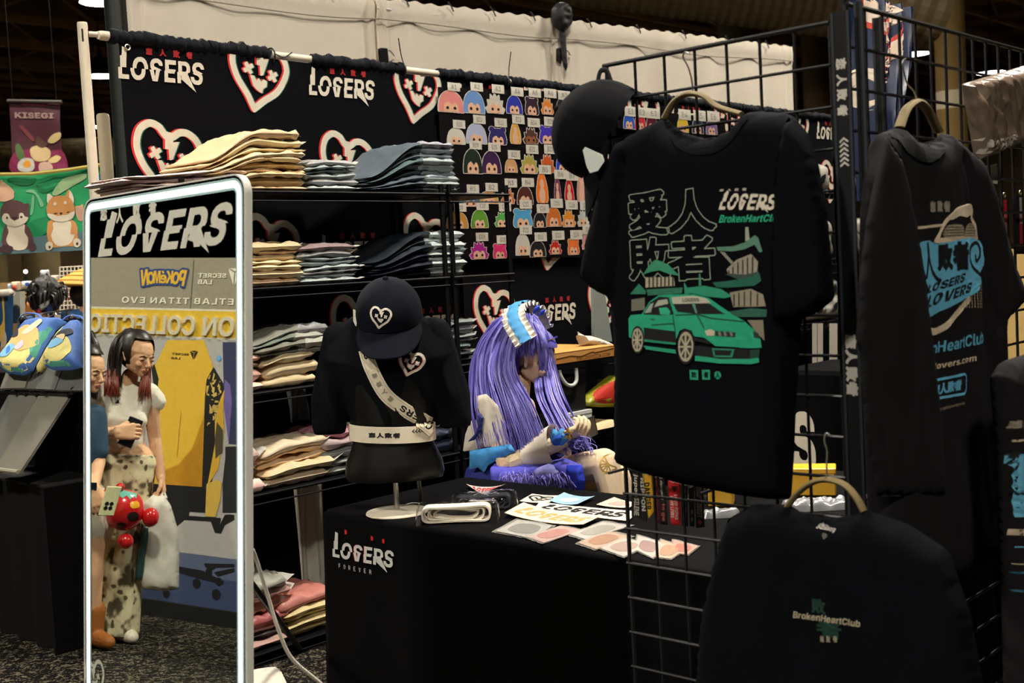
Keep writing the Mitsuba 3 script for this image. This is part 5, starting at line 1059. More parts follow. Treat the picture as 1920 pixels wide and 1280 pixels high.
marks = [(affinity.scale(kanji(c, .03), .024, .024, origin=(0, 0)), pz(yy)) for c, yy in zip('恋人敗者', (120, 150, 178, 208))] + [(affinity.translate(chev, -.025, 0), pz(285))] + [(affinity.scale(kanji(c, .06), .030, .026, origin=(0, 0)), pz(yy)) for c, yy in zip('恋人敗者', (640, 668, 700, 728))]
strap(1.238, 2.455, .45, 2.112, .046, 'black strap with pale characters and arrows hanging over the panel corner, nearest the car shirt', marks)
strap(1.204, 2.475, .62, 2.13, .018, 'plain black strap hanging just behind the lettered one', [])
strap(1.285, at_y(1648, 100, 1.285)[0], .70, 2.14, .022, 'narrow black strap hanging behind the hanger of the racket shirt', [])

# cap hung on the panel
cpos = at_x(1112, 262, 2.47); FFc = np.array([-.25, .42, -.87]); FFc /= np.linalg.norm(FFc); Zc_ = np.array([-.55, .62, .46]); Zc_ -= FFc * (Zc_ @ FFc); Zc_ /= np.linalg.norm(Zc_); Ac = np.cross(FFc, Zc_)
k, crown = cap(cpos - Zc_ * .03 - FFc * .03, Ac, FFc, Zc_, .235, 'dark cap hung by its strap from the end of the aisle wire panel', colour=(9, 10, 15), ext_=.40)
part(k, 'back_strap', tube([at_x(x, y, 2.49) for x, y in spline([(1118, 205), (1120, 165), (1124, 138), (1131, 131), (1140, 137), (1150, 170), (1158, 200), (1160, 225)], 5)], .007, 8, flat=.4), mat((12, 13, 18), .7), smooth=60)
part(k, 'hang_tag', slab(Polygon(px_x(2.38, [(1093, 276), (1128, 292), (1131, 302), (1120, 318), (1107, 322), (1101, 310)])).buffer(.003), (2.38, 0, 0), *AISLE, .0015), mat((206, 212, 206), .5))
# ------------------------------------------------------------------ sticker sheets pinned on the banner
SHEET = thin((150, 146, 150), .25, .2)
def sheet_board(pts, label, off=.05):
    q = px_y(BY - off, pts); k = thing('sticker_sheet', label, 'sticker sheet')
    part(k, 'backing', slab(Polygon(q), (0, BY - off + .002, 0), (1, 0, 0), (0, 0, 1), .004), mat((17, 14, 17), .35, spec=.5))
    def film(u, v, q=q):
        P = ((1 - u) * (1 - v))[..., None] * q[0] + (u * (1 - v))[..., None] * q[1] + (u * v)[..., None] * q[2] + ((1 - u) * v)[..., None] * q[3]
        return np.stack([P[..., 0], BY - off - .010 + .004 * (meshkit.noise(np.stack([P[..., 0] * 9, P[..., 1] * 7, 0 * u], -1)) - .5), P[..., 1]], -1)
    part(k, 'clear_film', grid(film, 24, 24), 'clear_film', smooth=True)
    return k
sheet_board([(836, 486), (1110, 482), (1062, 172), (822, 163)], 'large sticker sheet full of hair-and-eyes stickers right of the second crossbar gap')
sheet_board([(1160, 240), (1360, 262), (1360, 222), (1160, 202)], 'second sticker sheet showing above the shoulder of the car-print shirt')
SKIN_ = (232, 190, 150)
def sticker(px, py, w, h, hair, n, style=0, skin_=SKIN_, tagat=None, words=''):
    """A peeking-face sticker: plain hair dome, strip of face, two dots for eyes."""
    Y = BY - .052; c = px_y(Y, [(px, py)])[0]; e = px_y(Y, [(px + w / 2, py)])[0][0] - c[0]; hh = c[1] - px_y(Y, [(px, py + h / 2)])[0][1]; r = np.random.default_rng(n)
    k = thing('sticker', words, 'sticker', 'hair-and-eyes stickers'); P = lambda g, o: decal(g, lambda v: np.c_[c[0] + v[:, 0] * e, np.full(len(v), Y - o), c[1] + v[:, 1] * hh])
    if style == 0: dome = blob([(-1, -1), (-.98, -.2), (-.75, .5), (-.3, .92), (.2, .96), (.7, .6), (.97, -.1), (1, -1), (.5, -.98), (-.5, -.98)], 5).intersection(sbox(-1.1, -1, 1.1, 1.1))
    elif style == 1:
        a = np.linspace(0, math.pi, 15); dome = Polygon([(math.cos(t) * (1 if i % 2 else .78), -1 + math.sin(t) * (2 if i % 2 else 1.55)) for i, t in enumerate(a)])
    elif style == 2: dome = union_all([blob([(-.8, -1), (-.85, .1), (-.4, .7), (.4, .7), (.85, .1), (.8, -1)], 5).intersection(sbox(-1, -1, 1, 1)), Point(-.6, .65).buffer(.3), Point(.6, .65).buffer(.3)])
    else: dome = blob([(-.55, -1), (-.75, -.4), (-.55, .4), (-.25, .95), (.25, .95), (.6, .35), (.75, -.4), (.6, -1)], 5)
    part(k, 'white_border', P(dome.buffer(.07).intersection(sbox(-1.2, -1.05, 1.2, 1.2)), 0), mat((206, 200, 190), .5))
    part(k, 'hair', P(dome, .0006), mat(hair, .5, coat=.3))
    if style != 3:
        face = blob([(-.55, -1), (-.58, -.35), (-.2, -.12 + .1 * r.random()), (.1, -.3), (.35, -.1), (.58, -.4), (.55, -1), (0, -.99)], 5).intersection(sbox(-1, -1, 1, 1)); part(k, 'face', P(face, .0012), mat(skin_, .5))
        dark = tuple(int(x * .25) for x in hair)
        for s in (-1, 1): part(k, 'eye', P(affinity.scale(Point(s * .30, -.62).buffer(.13), .9, 1.1), .0018), mat((30, 24, 30), .5))
    else: part(k, 'face', P(blob([(-.2, .05), (-.25, .45), (0, .6), (.25, .45), (.2, .05)], 5), .0012), mat(skin_, .5)); part(k, 'figure', P(blob([(-.25, -.98), (-.4, -.4), (-.15, .0), (.15, 0), (.4, -.4), (.25, -.98)], 5), .0010), mat(skin_, .5))
    if tagat:
        tx, ty, tt = tagat; q = px_y(Y, [(tx, ty)])[0]; s = e / (w / 2); kk = thing('number_tag', f'small white tag marked {tt} over a sticker', 'number tag', 'tags over the stickers'); r0 = sbox(-11.5 * s, -5.5 * s, 11.5 * s, 5.5 * s)
        f = lambda g, o: decal(g, lambda v: np.c_[q[0] + v[:, 0], np.full(len(v), Y - .003 - o), q[1] + v[:, 1]])
        part(kk, 'card', f(r0, 0), mat((208, 202, 190), .6)); part(kk, 'pencil_mark', f(fit(text(tt, 1, 500), -5 * s, -3 * s, 5 * s, 3 * s), .0006), mat((120, 114, 108), .7))
ROWS = [
 ('top row', [(845, 190, 45, 40, (222, 140, 134), 0, 'coral pink'), (888, 191, 38, 42, (110, 150, 206), 0, 'sky blue'), (928, 193, 36, 38, (206, 200, 184), 1, 'spiky ivory'), (964, 196, 28, 34, (48, 56, 172), 0, 'royal blue'), (997, 198, 26, 34, (52, 34, 50), 2, 'dark plum'), (1026, 198, 24, 32, (222, 130, 52), 1, 'bright orange'), (1052, 200, 18, 28, (40, 32, 36), 0, 'brown-black')]),
 ('second row', [(855, 255, 32, 30, (210, 204, 190), 0, 'ivory'), (893, 250, 36, 38, (176, 180, 208), 0, 'pale lilac'), (933, 254, 34, 34, (52, 44, 108), 2, 'indigo'), (966, 250, 26, 38, (214, 164, 74), 3, 'golden'), (995, 253, 30, 32, (84, 54, 50), 1, 'maroon brown'), (1026, 252, 30, 34, (70, 52, 176), 2, 'violet')]),
 ('third row', [(886, 302, 34, 46, (30, 44, 32), 0, 'black and green'), (921, 304, 34, 42, (62, 30, 76), 0, 'deep purple'), (958, 310, 22, 26, (206, 156, 104), 0, 'bald tan'), (992, 306, 34, 38, (170, 160, 70), 1, 'olive blond'), (1026, 305, 28, 36, (204, 92, 36), 1, 'burnt orange'), (1055, 306, 24, 38, (36, 66, 196), 0, 'blue tuft'), (1078, 312, 18, 24, (120, 100, 84), 0, 'grey brown')]),
 ('fourth row', [(881, 374, 40, 26, (46, 104, 140), 0, 'teal visor'), (916, 370, 34, 24, (204, 158, 88), 0, 'sandy'), (952, 366, 26, 32, (196, 110, 60), 1, 'rust'), (984, 366, 28, 34, (84, 42, 34), 0, 'chestnut'), (1016, 352, 28, 54, (232, 120, 40), 3, 'long orange'), (1045, 356, 16, 44, (120, 60, 90), 3, 'slim mauve'), (1067, 358, 22, 42, (196, 30, 40), 3, 'long red'), (1089, 352, 20, 50, (206, 150, 140), 3, 'pale rose')]),
 ('fifth row', [(857, 412, 38, 32, (208, 150, 70), 0, 'straw yellow'), (899, 410, 30, 34, (96, 152, 52), 0, 'leaf green'), (941, 410, 28, 30, (84, 170, 80), 1, 'spiky green'), (980, 408, 36, 36, (80, 160, 206), 2, 'blue and pink'), (1012, 412, 22, 28, (28, 26, 30), 0, 'jet black'), (1038, 406, 26, 36, (204, 110, 50), 0, 'ginger'), (1066, 408, 26, 34, (226, 140, 40), 1, 'spiky amber'), (1093, 408, 22, 32, (190, 194, 190), 1, 'spiky silver')]),
 ('lowest row', [(898, 468, 36, 34, (178, 40, 150), 1, 'magenta'), (937, 470, 26, 28, (224, 50, 120), 2, 'hot pink'), (980, 458, 26, 40, (200, 196, 186), 0, 'white'), (1008, 466, 28, 30, (34, 30, 34), 0, 'ink black'), (1041, 462, 24, 28, (190, 44, 34), 1, 'brick red'), (1075, 462, 22, 30, (230, 116, 50), 2, 'tangerine'), (1098, 452, 16, 30, (214, 140, 150), 1, 'rose pink')])]
n = 0
for row, (rname, items) in enumerate(ROWS):
    for i, (x, y, w, h, col, st, nm) in enumerate(items):
        sk = (150, 92, 60) if nm in ('maroon brown', 'burnt orange') else (226, 180, 150) if st != 3 else (220, 176, 150)
        sticker(x, y, w, h, col, n, st, sk, (x + 5, y - h / 2 - 7, 'ABBBCD'[row] + str(i + 1 + 9 * (row % 3))), f'sticker with {nm} hair in the {rname} of the sticker sheet'); n += 1
for i, (x, col, nm) in enumerate(((1179, (40, 90, 190), 'bright blue'), (1200, (196, 46, 60), 'scarlet'), (1222, (90, 24, 40), 'dark crimson'), (1280, (226, 190, 50), 'lemon yellow'), (1308, (40, 60, 90), 'steel blue'), (1334, (130, 100, 160), 'lavender'))):
    sticker(x, 226 + i * 2.2, 20, 30, col, n, 0, (226, 180, 150), (x + 3, 209 + i * 2.0, 'E' + str(i + 1)), f'sticker with {nm} hair showing above the car-print shirt'); n += 1

# ------------------------------------------------------------------ low shelf behind the seated person, with what stands on it
BXF = 4.03
shelf_unit(4.62, 6.1, BXF, 4.46, (1.085, .70), 'low black shelf carrying the pizza box behind the purple wig')
def on_shelf(px, z, front=BXF + .02): d = at_y(px, 700, front); return d[0], front, z
k = thing('pizza_box', 'brown cardboard pizza box with printed lettering on the low shelf', 'pizza box'); x0 = at_y(1034, 680, BXF)[0]; x1 = at_y(1148, 660, BXF)[0]; zb = 1.082
CARD = mat((176, 118, 56), .85); LID = mat((196, 140, 76), .85)
part(k, 'tray', bx(x0, x1, BXF - .03, BXF + .42, zb, zb + .052, .002), CARD)
lid = bx(x0 - .006, x1 + .006, BXF - .036, BXF + .42, zb + .056, zb + .060, .001); lid.apply_transform(trimesh.transformations.rotation_matrix(.0, [1, 0, 0], [0, BXF + .42, zb + .058])); part(k, 'lid', lid, LID)
part(k, 'lid_flap', slab(Polygon([(x0, zb + .030), (x0 + .12, zb + .036), (x0 + .2, zb + .026), (x0 + .30, zb + .042), (x0 + .32, zb + .036), (x1 - .1, zb + .04), (x1, zb + .048), (x1, zb + .060), (x0, zb + .060)]), (0, BXF - .034, 0), (1, 0, 0), (0, 0, 1), .003), LID)
part(k, 'printed_lettering', decal(fit(text('PIELIFEPIZZA.COM', 1, 600, gap=.1), x0 + .17, zb + .006, x1 - .06, zb + .024), plane((0, BXF - .0315, 0), (1, 0, 0), (0, 0, 1), (0, -1, 0))), mat((92, 58, 26), .8))
z0 = zb + .062; q = px_y(BXF + .1, [(1088, 622), (1096, 632), (1104, 626), (1148, 640), (1150, 660), (1090, 655)])
solo('paper_bag', lay(puff(Polygon(px_y(BXF + .1, [(1092, 648), (1088, 621), (1098, 628), (1120, 630), (1150, 642), (1152, 658)])), .02, lambda p, q: .05 * q + .012 * q * meshkit.noise(np.c_[p * 30, 0 * p[:, 0]]), lambda p, q: .04 * q, roll=.05), (0, BXF + .12, .0), (1, 0, 0), (0, 0, 1)), mat((206, 202, 192), .8), 'crumpled white paper bag on top of the pizza box', 'paper bag', smooth=50)
q = px_y(4.44, [(1113, 540), (1134, 548), (1148, 640), (1114, 640)]); solo('grey_board', slab(Polygon(q), (0, 4.44, 0), (1, 0, 0), (0, 0, 1), .02), mat((126, 132, 126), .85), 'grey board leaning upright behind the pizza box', 'board')
# in the compartment below
k = thing('handled_box', 'black box with a white rope handle under the pizza box', 'box'); zz = .70
a, b = at_y(1040, 745, BXF + .03), at_y(1098, 730, BXF + .03); part(k, 'box', bx(a[0], b[0], BXF + .03, BXF + .36, zz + .115, zz + .30, .004), mat((20, 20, 22), .6))
part(k, 'handle', tube([at_y(x, y, BXF + .0) for x, y in spline([(1049, 694), (1052, 706), (1062, 720), (1074, 722), (1081, 712), (1080, 690)], 6)], .010, 8), mat((206, 210, 204), .6), smooth=True)
a, b = at_y(1062, 764, BXF + .02)[0], at_y(1109, 757, BXF + .02)[0]
for i in range(5): solo('white_box', bx(a + .004 * (i % 2), b - .003 * (i % 3), BXF + .015 + .004 * (i % 2), BXF + .3, zz + .0225 * i, zz + .0225 * i + .021, .002), mat((196 - 6 * (i % 2), 198 - 6 * (i % 2), 194), .6), f'flat white box under the handled box, {ORD[4 - i] if i else "lowest"} of five', 'box', 'flat white boxes')
q = [(1100, 762), (1112, 742), (1130, 726), (1158, 704), (1175, 704), (1175, 764), (1140, 764)]
k = thing('snack_bag', 'red and yellow-green snack bag lying on the low shelf', 'snack bag')
part(k, 'pouch', lay(puff(Polygon(px_y(BXF, q)), .015, lambda p, q: .05 * q + .012 * q * meshkit.noise(np.c_[p * 40, 0 * p[:, 0]]), lambda p, q: .04 * q, roll=.06), (0, BXF + .06, 0), (1, 0, 0), (0, 0, 1)), mat((170, 170, 48), .3, spec=.6), smooth=50)
pc = lay(puff(Polygon(px_y(BXF, q)), .015, lambda p, q: .05 * q, lambda p, q: .04 * q, roll=.06), (0, BXF + .06, 0), (1, 0, 0), (0, 0, 1))
part(k, 'printed_red_panel', onto(blob(px_y(BXF, [(1118, 752), (1122, 736), (1150, 716), (1172, 712), (1172, 748), (1140, 756)]), 5), (0, BXF + .06, 0), (1, 0, 0), (0, 0, 1), pc, .010, .02), mat((196, 54, 44), .4))
solo('folded_cloth', lay(puff(rrect(at_y(1082, 778, BXF)[0], 0, at_y(1160, 770, BXF)[0], .25, .04), .02, lambda p, q: .02 * q + .015 * q * meshkit.noise(np.c_[p * 22, 0 * p[:, 0]]), lambda p, q: .0 * q, roll=.03), (0, BXF - .02, zz - .003), (1, 0, 0), (0, 1, 0)), mat((214, 192, 150), .85), 'folded cream cloth hanging over the low shelf edge beside the snack bag', 'cloth', smooth=50)
q = px_y(BXF + .2, [(1120, 711), (1154, 708), (1154, 716), (1120, 718)]); solo('grey_strip', slab(Polygon(q), (0, BXF + .2, 0), (1, 0, 0), (0, 0, 1), .02), mat((150, 152, 146), .6), 'short grey bar behind the snack bag', 'bar')

# ------------------------------------------------------------------ tags hung behind the aisle panel
def jet(q, label, colour, marks, X=2.60):
    q = px_x(X, q); k = thing('cloth_tag', label, 'key tag'); part(k, 'tag', slab(Polygon(q), (X, 0, 0), *AISLE, .004), mat(colour, .7))
    for g, quad, col in marks:
        part(k, 'printed_mark', decal(warp(g, px_x(X - .002, quad)), plane((X - .0012, 0, 0), *AISLE)), mat(col, .7))
    c = q[:, 0].mean(), q[:, 1].max(); part(k, 'ring', tube([(X - .002, -c[0] + .008 * math.cos(t), c[1] + .004 + .008 * math.sin(t)) for t in np.linspace(0, 6.283, 13)], .0012, 5), mat((190, 186, 178), .3, metal=.9)); return k
def vert(s, w=800): return affinity.rotate(text(s, 1, w), -90)
BK = (18, 17, 18)
jet([(1184, 968), (1200, 972), (1198, 880), (1184, 878)], 'black tag with white script, leftmost of the tags behind the wire', BK, [(vert('jupes'), [(1187, 930), (1197, 932), (1196, 890), (1187, 888)], (206, 200, 186)), (vert('SILENE'), [(1188, 966), (1198, 967), (1198, 934), (1189, 933)], (196, 190, 176))])
jet([(1201, 975), (1212, 978), (1208, 882), (1199, 880)], 'black tag with slanted white lettering beside the yellow one', BK, [(vert('NIPPON'), [(1203, 958), (1211, 958), (1206, 896), (1200, 896)], (196, 192, 180))])
jet([(1216, 971), (1226, 958), (1221, 888), (1204, 886)], 'yellow arrow-shaped tag reading DANGER', (226, 172, 40), [(vert('DANGER'), [(1211, 956), (1221, 954), (1217, 904), (1207, 905)], (30, 24, 16))])
jet([(1228, 978), (1236, 980), (1232, 894), (1225, 892)], 'dark red tag right of the yellow one', (96, 22, 24), [])
jet([(1238, 982), (1250, 984), (1246, 896), (1235, 893)], 'black tag with small white script beside the red one', BK, [(vert('designed'), [(1239, 936), (1244, 937), (1242, 902), (1236, 900)], (180, 176, 166)), (vert('to go'), [(1240, 976), (1247, 977), (1246, 944), (1240, 943)], (190, 90, 80))])
jet([(1258, 984), (1275, 985), (1274, 907), (1252, 901)], 'bright red tag reading LOUD PIPES SAVE LIVES', (206, 30, 38), [(vert('LOUD PIPES'), [(1266, 974), (1272, 974), (1270, 928), (1264, 927)], (232, 206, 190)), (vert('SAVE LIVES'), [(1258, 970), (1264, 971), (1262, 930), (1256, 929)], (232, 206, 190)), (Polygon([(0, 1), (1, 1), (.5, 0)]), [(1258, 923), (1270, 923), (1270, 911), (1258, 911)], (40, 14, 16))])
jet([(1279, 986), (1289, 987), (1287, 910), (1277, 908)], 'slate tag with grey lettering right of the bright red one', (28, 34, 40), [(vert('SPEED'), [(1281, 972), (1287, 973), (1285, 916), (1279, 915)], (104, 122, 132))])
jet([(1293, 986), (1301, 987), (1300, 912), (1291, 910)], 'plain black tag between the two grey-lettered ones', BK, [(vert('ll'), [(1295, 980), (1299, 980), (1299, 956), (1295, 956)], (140, 140, 136))])
jet([(1305, 990), (1320, 988), (1317, 912), (1302, 908)], 'black tag with bold grey lettering, rightmost behind the aisle panel', BK, [(vert('DON’T IDIOT'), [(1307, 970), (1317, 971), (1315, 914), (1305, 911)], (150, 150, 142)), (Point(0, 0).buffer(1), [(1308, 983), (1316, 983), (1316, 975), (1308, 975)], (190, 60, 50))])
k = solo('tag_rail', cat(tube([(2.521, 1.99, 1.03), (2.6, 1.99, 1.03), (2.602, 1.70, 1.0), (2.521, 1.70, 1.0)], .004, 6)), mat((30, 30, 32), .4), 'thin black rail the tags hang from', 'rail')

# yellow tins and silver trays on the table behind the shirts
def tin(pxl, pxr, pyb, h, label, col, lidc=None):
    a, b = at_z(pxl, pyb, TZ + .002), at_z(pxr, pyb, TZ + .002); D = (b - a); L = np.linalg.norm(D); D /= L; Nn = np.array([-D[1], D[0], 0]); 
    if Nn @ a < 0: Nn = -Nn
    k = thing('yellow_tin', label, 'tin'); g = bx(0, L, 0, .10, 0, h, .004); part(k, 'body', lay(g, a, D, Nn), mat(col, .35, spec=.5)); part(k, 'lid', lay(bx(-.002, L + .002, -.002, .102, h * .82, h + .003, .003), a, D, Nn), mat(tuple(min(255, int(c * 1.05)) for c in col), .3, spec=.6)); return k
solo('side_table', bx(3.50, 4.25, 1.33, 2.36, .004, TZ, .02), CLOTH, 'black cloth-covered side table with yellow tins behind the hung shirts', 'table')
tin(1482, 1568, 930, .095, 'yellow tin on the table behind the low hanger', (222, 168, 44)); tin(1328, 1374, 950, .075, 'smaller yellow tin on the table left of the low hanger', (224, 172, 50))
tin(1601, 1622, 912, .06, 'narrow yellow tin at the right end of the table', (216, 160, 40))
for i, (x, y, w, lab) in enumerate(((1532, 952, 70, 'silver wrapped packet under the large yellow tin'), (1352, 968, 40, 'silver wrapped packet by the small yellow tin'), (1612, 940, 26, 'silver wrapped packet at the right end of the table'))):
    c = at_z(x, y, TZ); r = w * .0016; solo('silver_packet', lay(puff(rrect(-r, -r * .5, r, r * .5, .01), .008, lambda p, q: .016 * q + .02 * q * meshkit.noise(np.c_[p * 60, 0 * p[:, 0] + i]), None, roll=.02), c + [0, 0, .001], -np.array(RT) * [1, 1, 0] * -1, np.cross([0, 0, 1], RT * [1, 1, 0])), mat((196, 196, 200), .25, metal=.7), lab, 'packet', smooth=30)

# ------------------------------------------------------------------ rear counter with the big letter, and the wire rack
k = thing('rear_counter', 'black cloth counter with large white lettering deep in the booth', 'counter'); cxx = 5.2
part(k, 'cloth', bx(cxx, cxx + .6, 1.2, 3.05, .004, 1.02, .02), CLOTH)
q = px_x(cxx, [(1486, 886), (1523, 880), (1527, 772), (1487, 778)]); sw = q[1][0] - q[0][0]; part(k, 'printed_letter', decal(fit(text('S', 1, 900), q[:, 0].min(), q[:, 1].min(), q[:, 0].max(), q[:, 1].max()), plane((cxx - .002, 0, 0), *AISLE)), mat((200, 190, 172), .8))
part(k, 'printed_letter', decal(fit(text('R', 1, 900), q[:, 0].min() - sw * 1.2, q[:, 1].min(), q[:, 0].max() - sw * 1.2, q[:, 1].max()), plane((cxx - .002, 0, 0), *AISLE)), mat((200, 190, 172), .8))
RKY = 4.05
xr = lambda px, py=450: at_y(px, py, RKY)[0]; zr = lambda px, py: at_y(px, py, RKY)[2]
zsh = [zr(1530, 360), zr(1540, 485), zr(1550, 600)]
shelf_unit(xr(1470), xr(1668), RKY, RKY + .35, tuple(zsh) + (.5,), 'black wire rack of clear bags at the back right of the booth', True)
rr = np.random.default_rng(8)
for s, (pxs, names) in enumerate((((1508, 1540, 1612, 1640), ('leftmost', 'second', 'third', 'rightmost')), ((1512, 1542, 1618), ('left', 'middle', 'right')), ((1526, 1556, 1620), ('left', 'middle', 'right')))):
    for px, nm in zip(pxs, names):
        for j in range(2 if s else 1):
            x = xr(px); w = .16; col = (176, 172, 162) if (j + s) % 2 == 0 else (120, 118, 112)
            key = thing('clear_bag', f'{("upper" if j else "lower") + " " if s else ""}clear bag with pale contents on the {("top", "middle", "bottom")[s]} level of the back rack, {nm}', 'bag', 'clear bags on the back rack')
            m = puff(rrect(-w, -.0, w, .20 - .05 * j, .04), .02, lambda p, q: .06 * q + .03 * q * meshkit.noise(np.c_[p * 26, 0 * p[:, 0] + px]), lambda p, q: .05 * q, roll=.07)
            part(key, 'pouch', lay(m, (x, RKY + .06, zsh[s] + .002 + .13 * j), (1, 0, 0), (0, 0, 1)), mat(col, .25, spec=.6, coat=.6), smooth=35)
            part(key, 'dark_print', onto(blob([(-.03, .05), (.04, .06), (.05, .12), (0, .10)], 5), (x, RKY + .06, zsh[s] + .002 + .13 * j), (1, 0, 0), (0, 0, 1), lay(m, (x, RKY + .06, zsh[s] + .002 + .13 * j), (1, 0, 0), (0, 0, 1)), .002), mat((34, 34, 36), .5))
for i, (x0, x1, y0, y1) in enumerate(((1524, 1532, 606, 690), (1534, 1543, 606, 692), (1556, 1570, 606, 680))):
    q = px_y(RKY - .012, [(x0, y1), (x1, y1), (x1, y0), (x0, y0)]); solo('white_slip', slab(Polygon(q), (0, RKY - .012, 0), (1, 0, 0), (0, 0, 1), .004), mat((190, 182, 168), .7), f'white slip hanging under the back rack, {("left", "middle", "right")[i]} one', 'slip', 'slips under the back rack')

# ------------------------------------------------------------------ right side: flag, bagged shirt on the panel, tags
FY = 2.35
q = px_y(FY, [(1607, -40), (1712, -40), (1702, 60), (1668, 190), (1668, 330), (1606, 330)])
FL = thing('navy_flag', 'shiny navy flag with a pale heart and letters hanging in folds above the corner', 'flag')
def flagf(u, v):
    z = 2.66 + (1.80 - 2.66) * v; zl = at_y(1606, 0, FY)[0]; w = np.interp(v, [0, .3, .55, 1], [.47, .42, .30, .26])
    x = zl + w * u; return np.stack([x, FY + .05 * np.sin(u * 24 + 1.5 * v) * (.4 + .6 * v) + .03 * np.sin(u * 57 + 4 * v), z], -1)
FM = grid(flagf, 60, 40); part(FL, 'cloth', FM, mat((20, 32, 62), .38, spec=.6, sheen=.3), smooth=True)
of = (np.array([0, FY, 0]), np.array([1.0, 0, 0]), np.array([0, 0, 1.0])); fp = lambda p: px_y(FY - .05, p)
c = fp([(1672, 10)])[0]; hh = fp([(1640, 0), (1706, 0)]); hw = (hh[1] - hh[0])[0]
part(FL, 'printed_red_edge', onto(affinity.translate(affinity.scale(heart(hw * 1.1), 1, 1.6), c[0] - .012, c[1] - .02), *of, FM, .004, .03), mat((190, 60, 50), .6)); part(FL, 'printed_heart', onto(affinity.translate(affinity.scale(heart(hw * 1.1), 1, 1.6), c[0], c[1] - .02), *of, FM, .006, .03), mat((210, 190, 172), .6))
for ch, b in (('O', (1632, 205, 1646, 122)), ('V', (1612, 262, 1628, 215)), ('L', (1611, 298, 1640, 250))):
    p = fp([(b[0], b[1]), (b[2], b[3])]); part(FL, 'printed_letter', onto(fit(text(ch, 1, 800), p[0][0], p[0][1], p[1][0], p[1][1]), *of, FM, .006, .03), mat((206, 190, 172), .6))
part(FL, 'pole', bar((at_y(1606, 0, FY)[0], FY + .06, 0), (at_y(1606, 0, FY)[0], FY + .06, 2.7), .012, 8), SB)
BG = thing('bagged_dark_shirt', 'dark shirt in a crinkled clear bag hung on the side panel at the right edge', 'bagged shirt')
q = px_y(1.235, [(1838, 303), (1926, 264), (1935, 120), (1814, 156)])
m = lay(puff(Polygon(q), .010, lambda p, q: .030 * q + .085 * q * (.22 - np.abs(meshkit.fbm(np.c_[p[:, 0] * 22 + p[:, 1] * 9, p[:, 1] * 11, 0 * p[:, 0] + 4], 3) - .5)), lambda p, q: .006 * q, roll=.03), (0, 1.25, 0), (1, 0, 0), (0, 0, 1)); part(BG, 'bag', m, mat((112, 95, 82), .28, spec=1.0, coat=.7), smooth=30)
part(BG, 'printed_lettering', onto(warp(losers(1, 1.2, -.1), px_y(1.235, [(1836, 294), (1886, 276), (1884, 250), (1834, 264)])), (0, 1.25, 0), (1, 0, 0), (0, 0, 1), m, .003, .01), mat((176, 168, 156), .5))
for i, (px, py0, py1, cols) in enumerate(((1853, 372, 425, ((150, 146, 138),)), (1884, 374, 465, ((176, 30, 36), (140, 132, 120))), (1914, 370, 462, ((150, 150, 140), (150, 34, 36))))):
    X = 1.285; q = lambda a, b, w=6: px_y(X, [(px - w, b), (px + w, b), (px + w - 1, a), (px - w - 1, a)])
    k = thing('cloth_tag', f'{("black tag with pale marks", "black tag with a red and a grey stripe", "black tag with a pale and a red stripe")[i]} hung behind the side panel', 'key tag')
    part(k, 'tag', slab(Polygon(q(py0 - 6, py1 + 14, 9)), (0, X, 0), (1, 0, 0), (0, 0, 1), .003), mat(BK, .7)); n_ = len(cols)
    for j, cl_ in enumerate(cols): part(k, 'printed_stripe', decal(Polygon(q(py0 + (py1 - py0) * j / n_ * .6, py0 + (py1 - py0) * ((j + 1) / n_) ** .9, 3.2)), plane((0, X - .002, 0), (1, 0, 0), (0, 0, 1), (0, -1, 0))), mat(cl_, .7))
    part(k, 'ring', tube([(q(py0 - 6, py1, 0)[2][0] + .008 * math.cos(t), X, at_y(px, py0 - 8, X)[2] + .008 * math.sin(t)) for t in np.linspace(0, 6.283, 13)], .0014, 5), mat((190, 176, 120), .3, metal=.9))
q = px_y(1.282, [(1843, 345), (1870, 345), (1868, 308), (1841, 312)]); solo('price_card', slab(Polygon(q), (0, 1.280, 0), (1, 0, 0), (0, 0, 1), .002), mat((196, 192, 182), .6), 'white card below the bagged dark shirt', 'card')
q = [at_d(x, y, 7.5) for x, y in ((1872, 700), (1990, 700), (1990, 468), (1880, 468))]; ww = np.linalg.norm(q[1] - q[0]); solo('beige_partition', slab(sbox(0, 0, ww, q[3][2]), (q[0][0], q[0][1], 0), (RT * [1, 1, 0]) / np.linalg.norm(RT[:2]), (0, 0, 1), .05), mat((204, 170, 108), .7), 'lit beige partition beyond the side panel at the right edge', 'partition')
# ------------------------------------------------------------------ people
SK = mat((232, 196, 160), .55, spec=.4, sheen=.1); SK2 = mat((214, 166, 128), .55, spec=.4)
def basis(f, up=(0, 0, 1.0), roll=0.0):
    f = np.asarray(f, float); f = f / np.linalg.norm(f); u = np.asarray(up, float); l = np.cross(u, f); l /= np.linalg.norm(l); u = np.cross(f, l)
    if roll: l, u = l * math.cos(roll) + u * math.sin(roll), u * math.cos(roll) - l * math.sin(roll)
    return np.array([f, l, u]).T
def add_head(key, chin, f, h, skinm, roll=0.0, **face):
    B = basis(f, roll=roll); hd = head_mesh(h); k = part(key, 'head', moved(hd, B, chin), skinm, smooth=True)
    for nm, m, c in face_marks(h, **face): part(k, nm, moved(m, B, chin), mat(c, .5), smooth=40)
    return lambda p: np.asarray(chin) + B @ (np.asarray(p, float) * h / .225), moved(hd, B, chin)
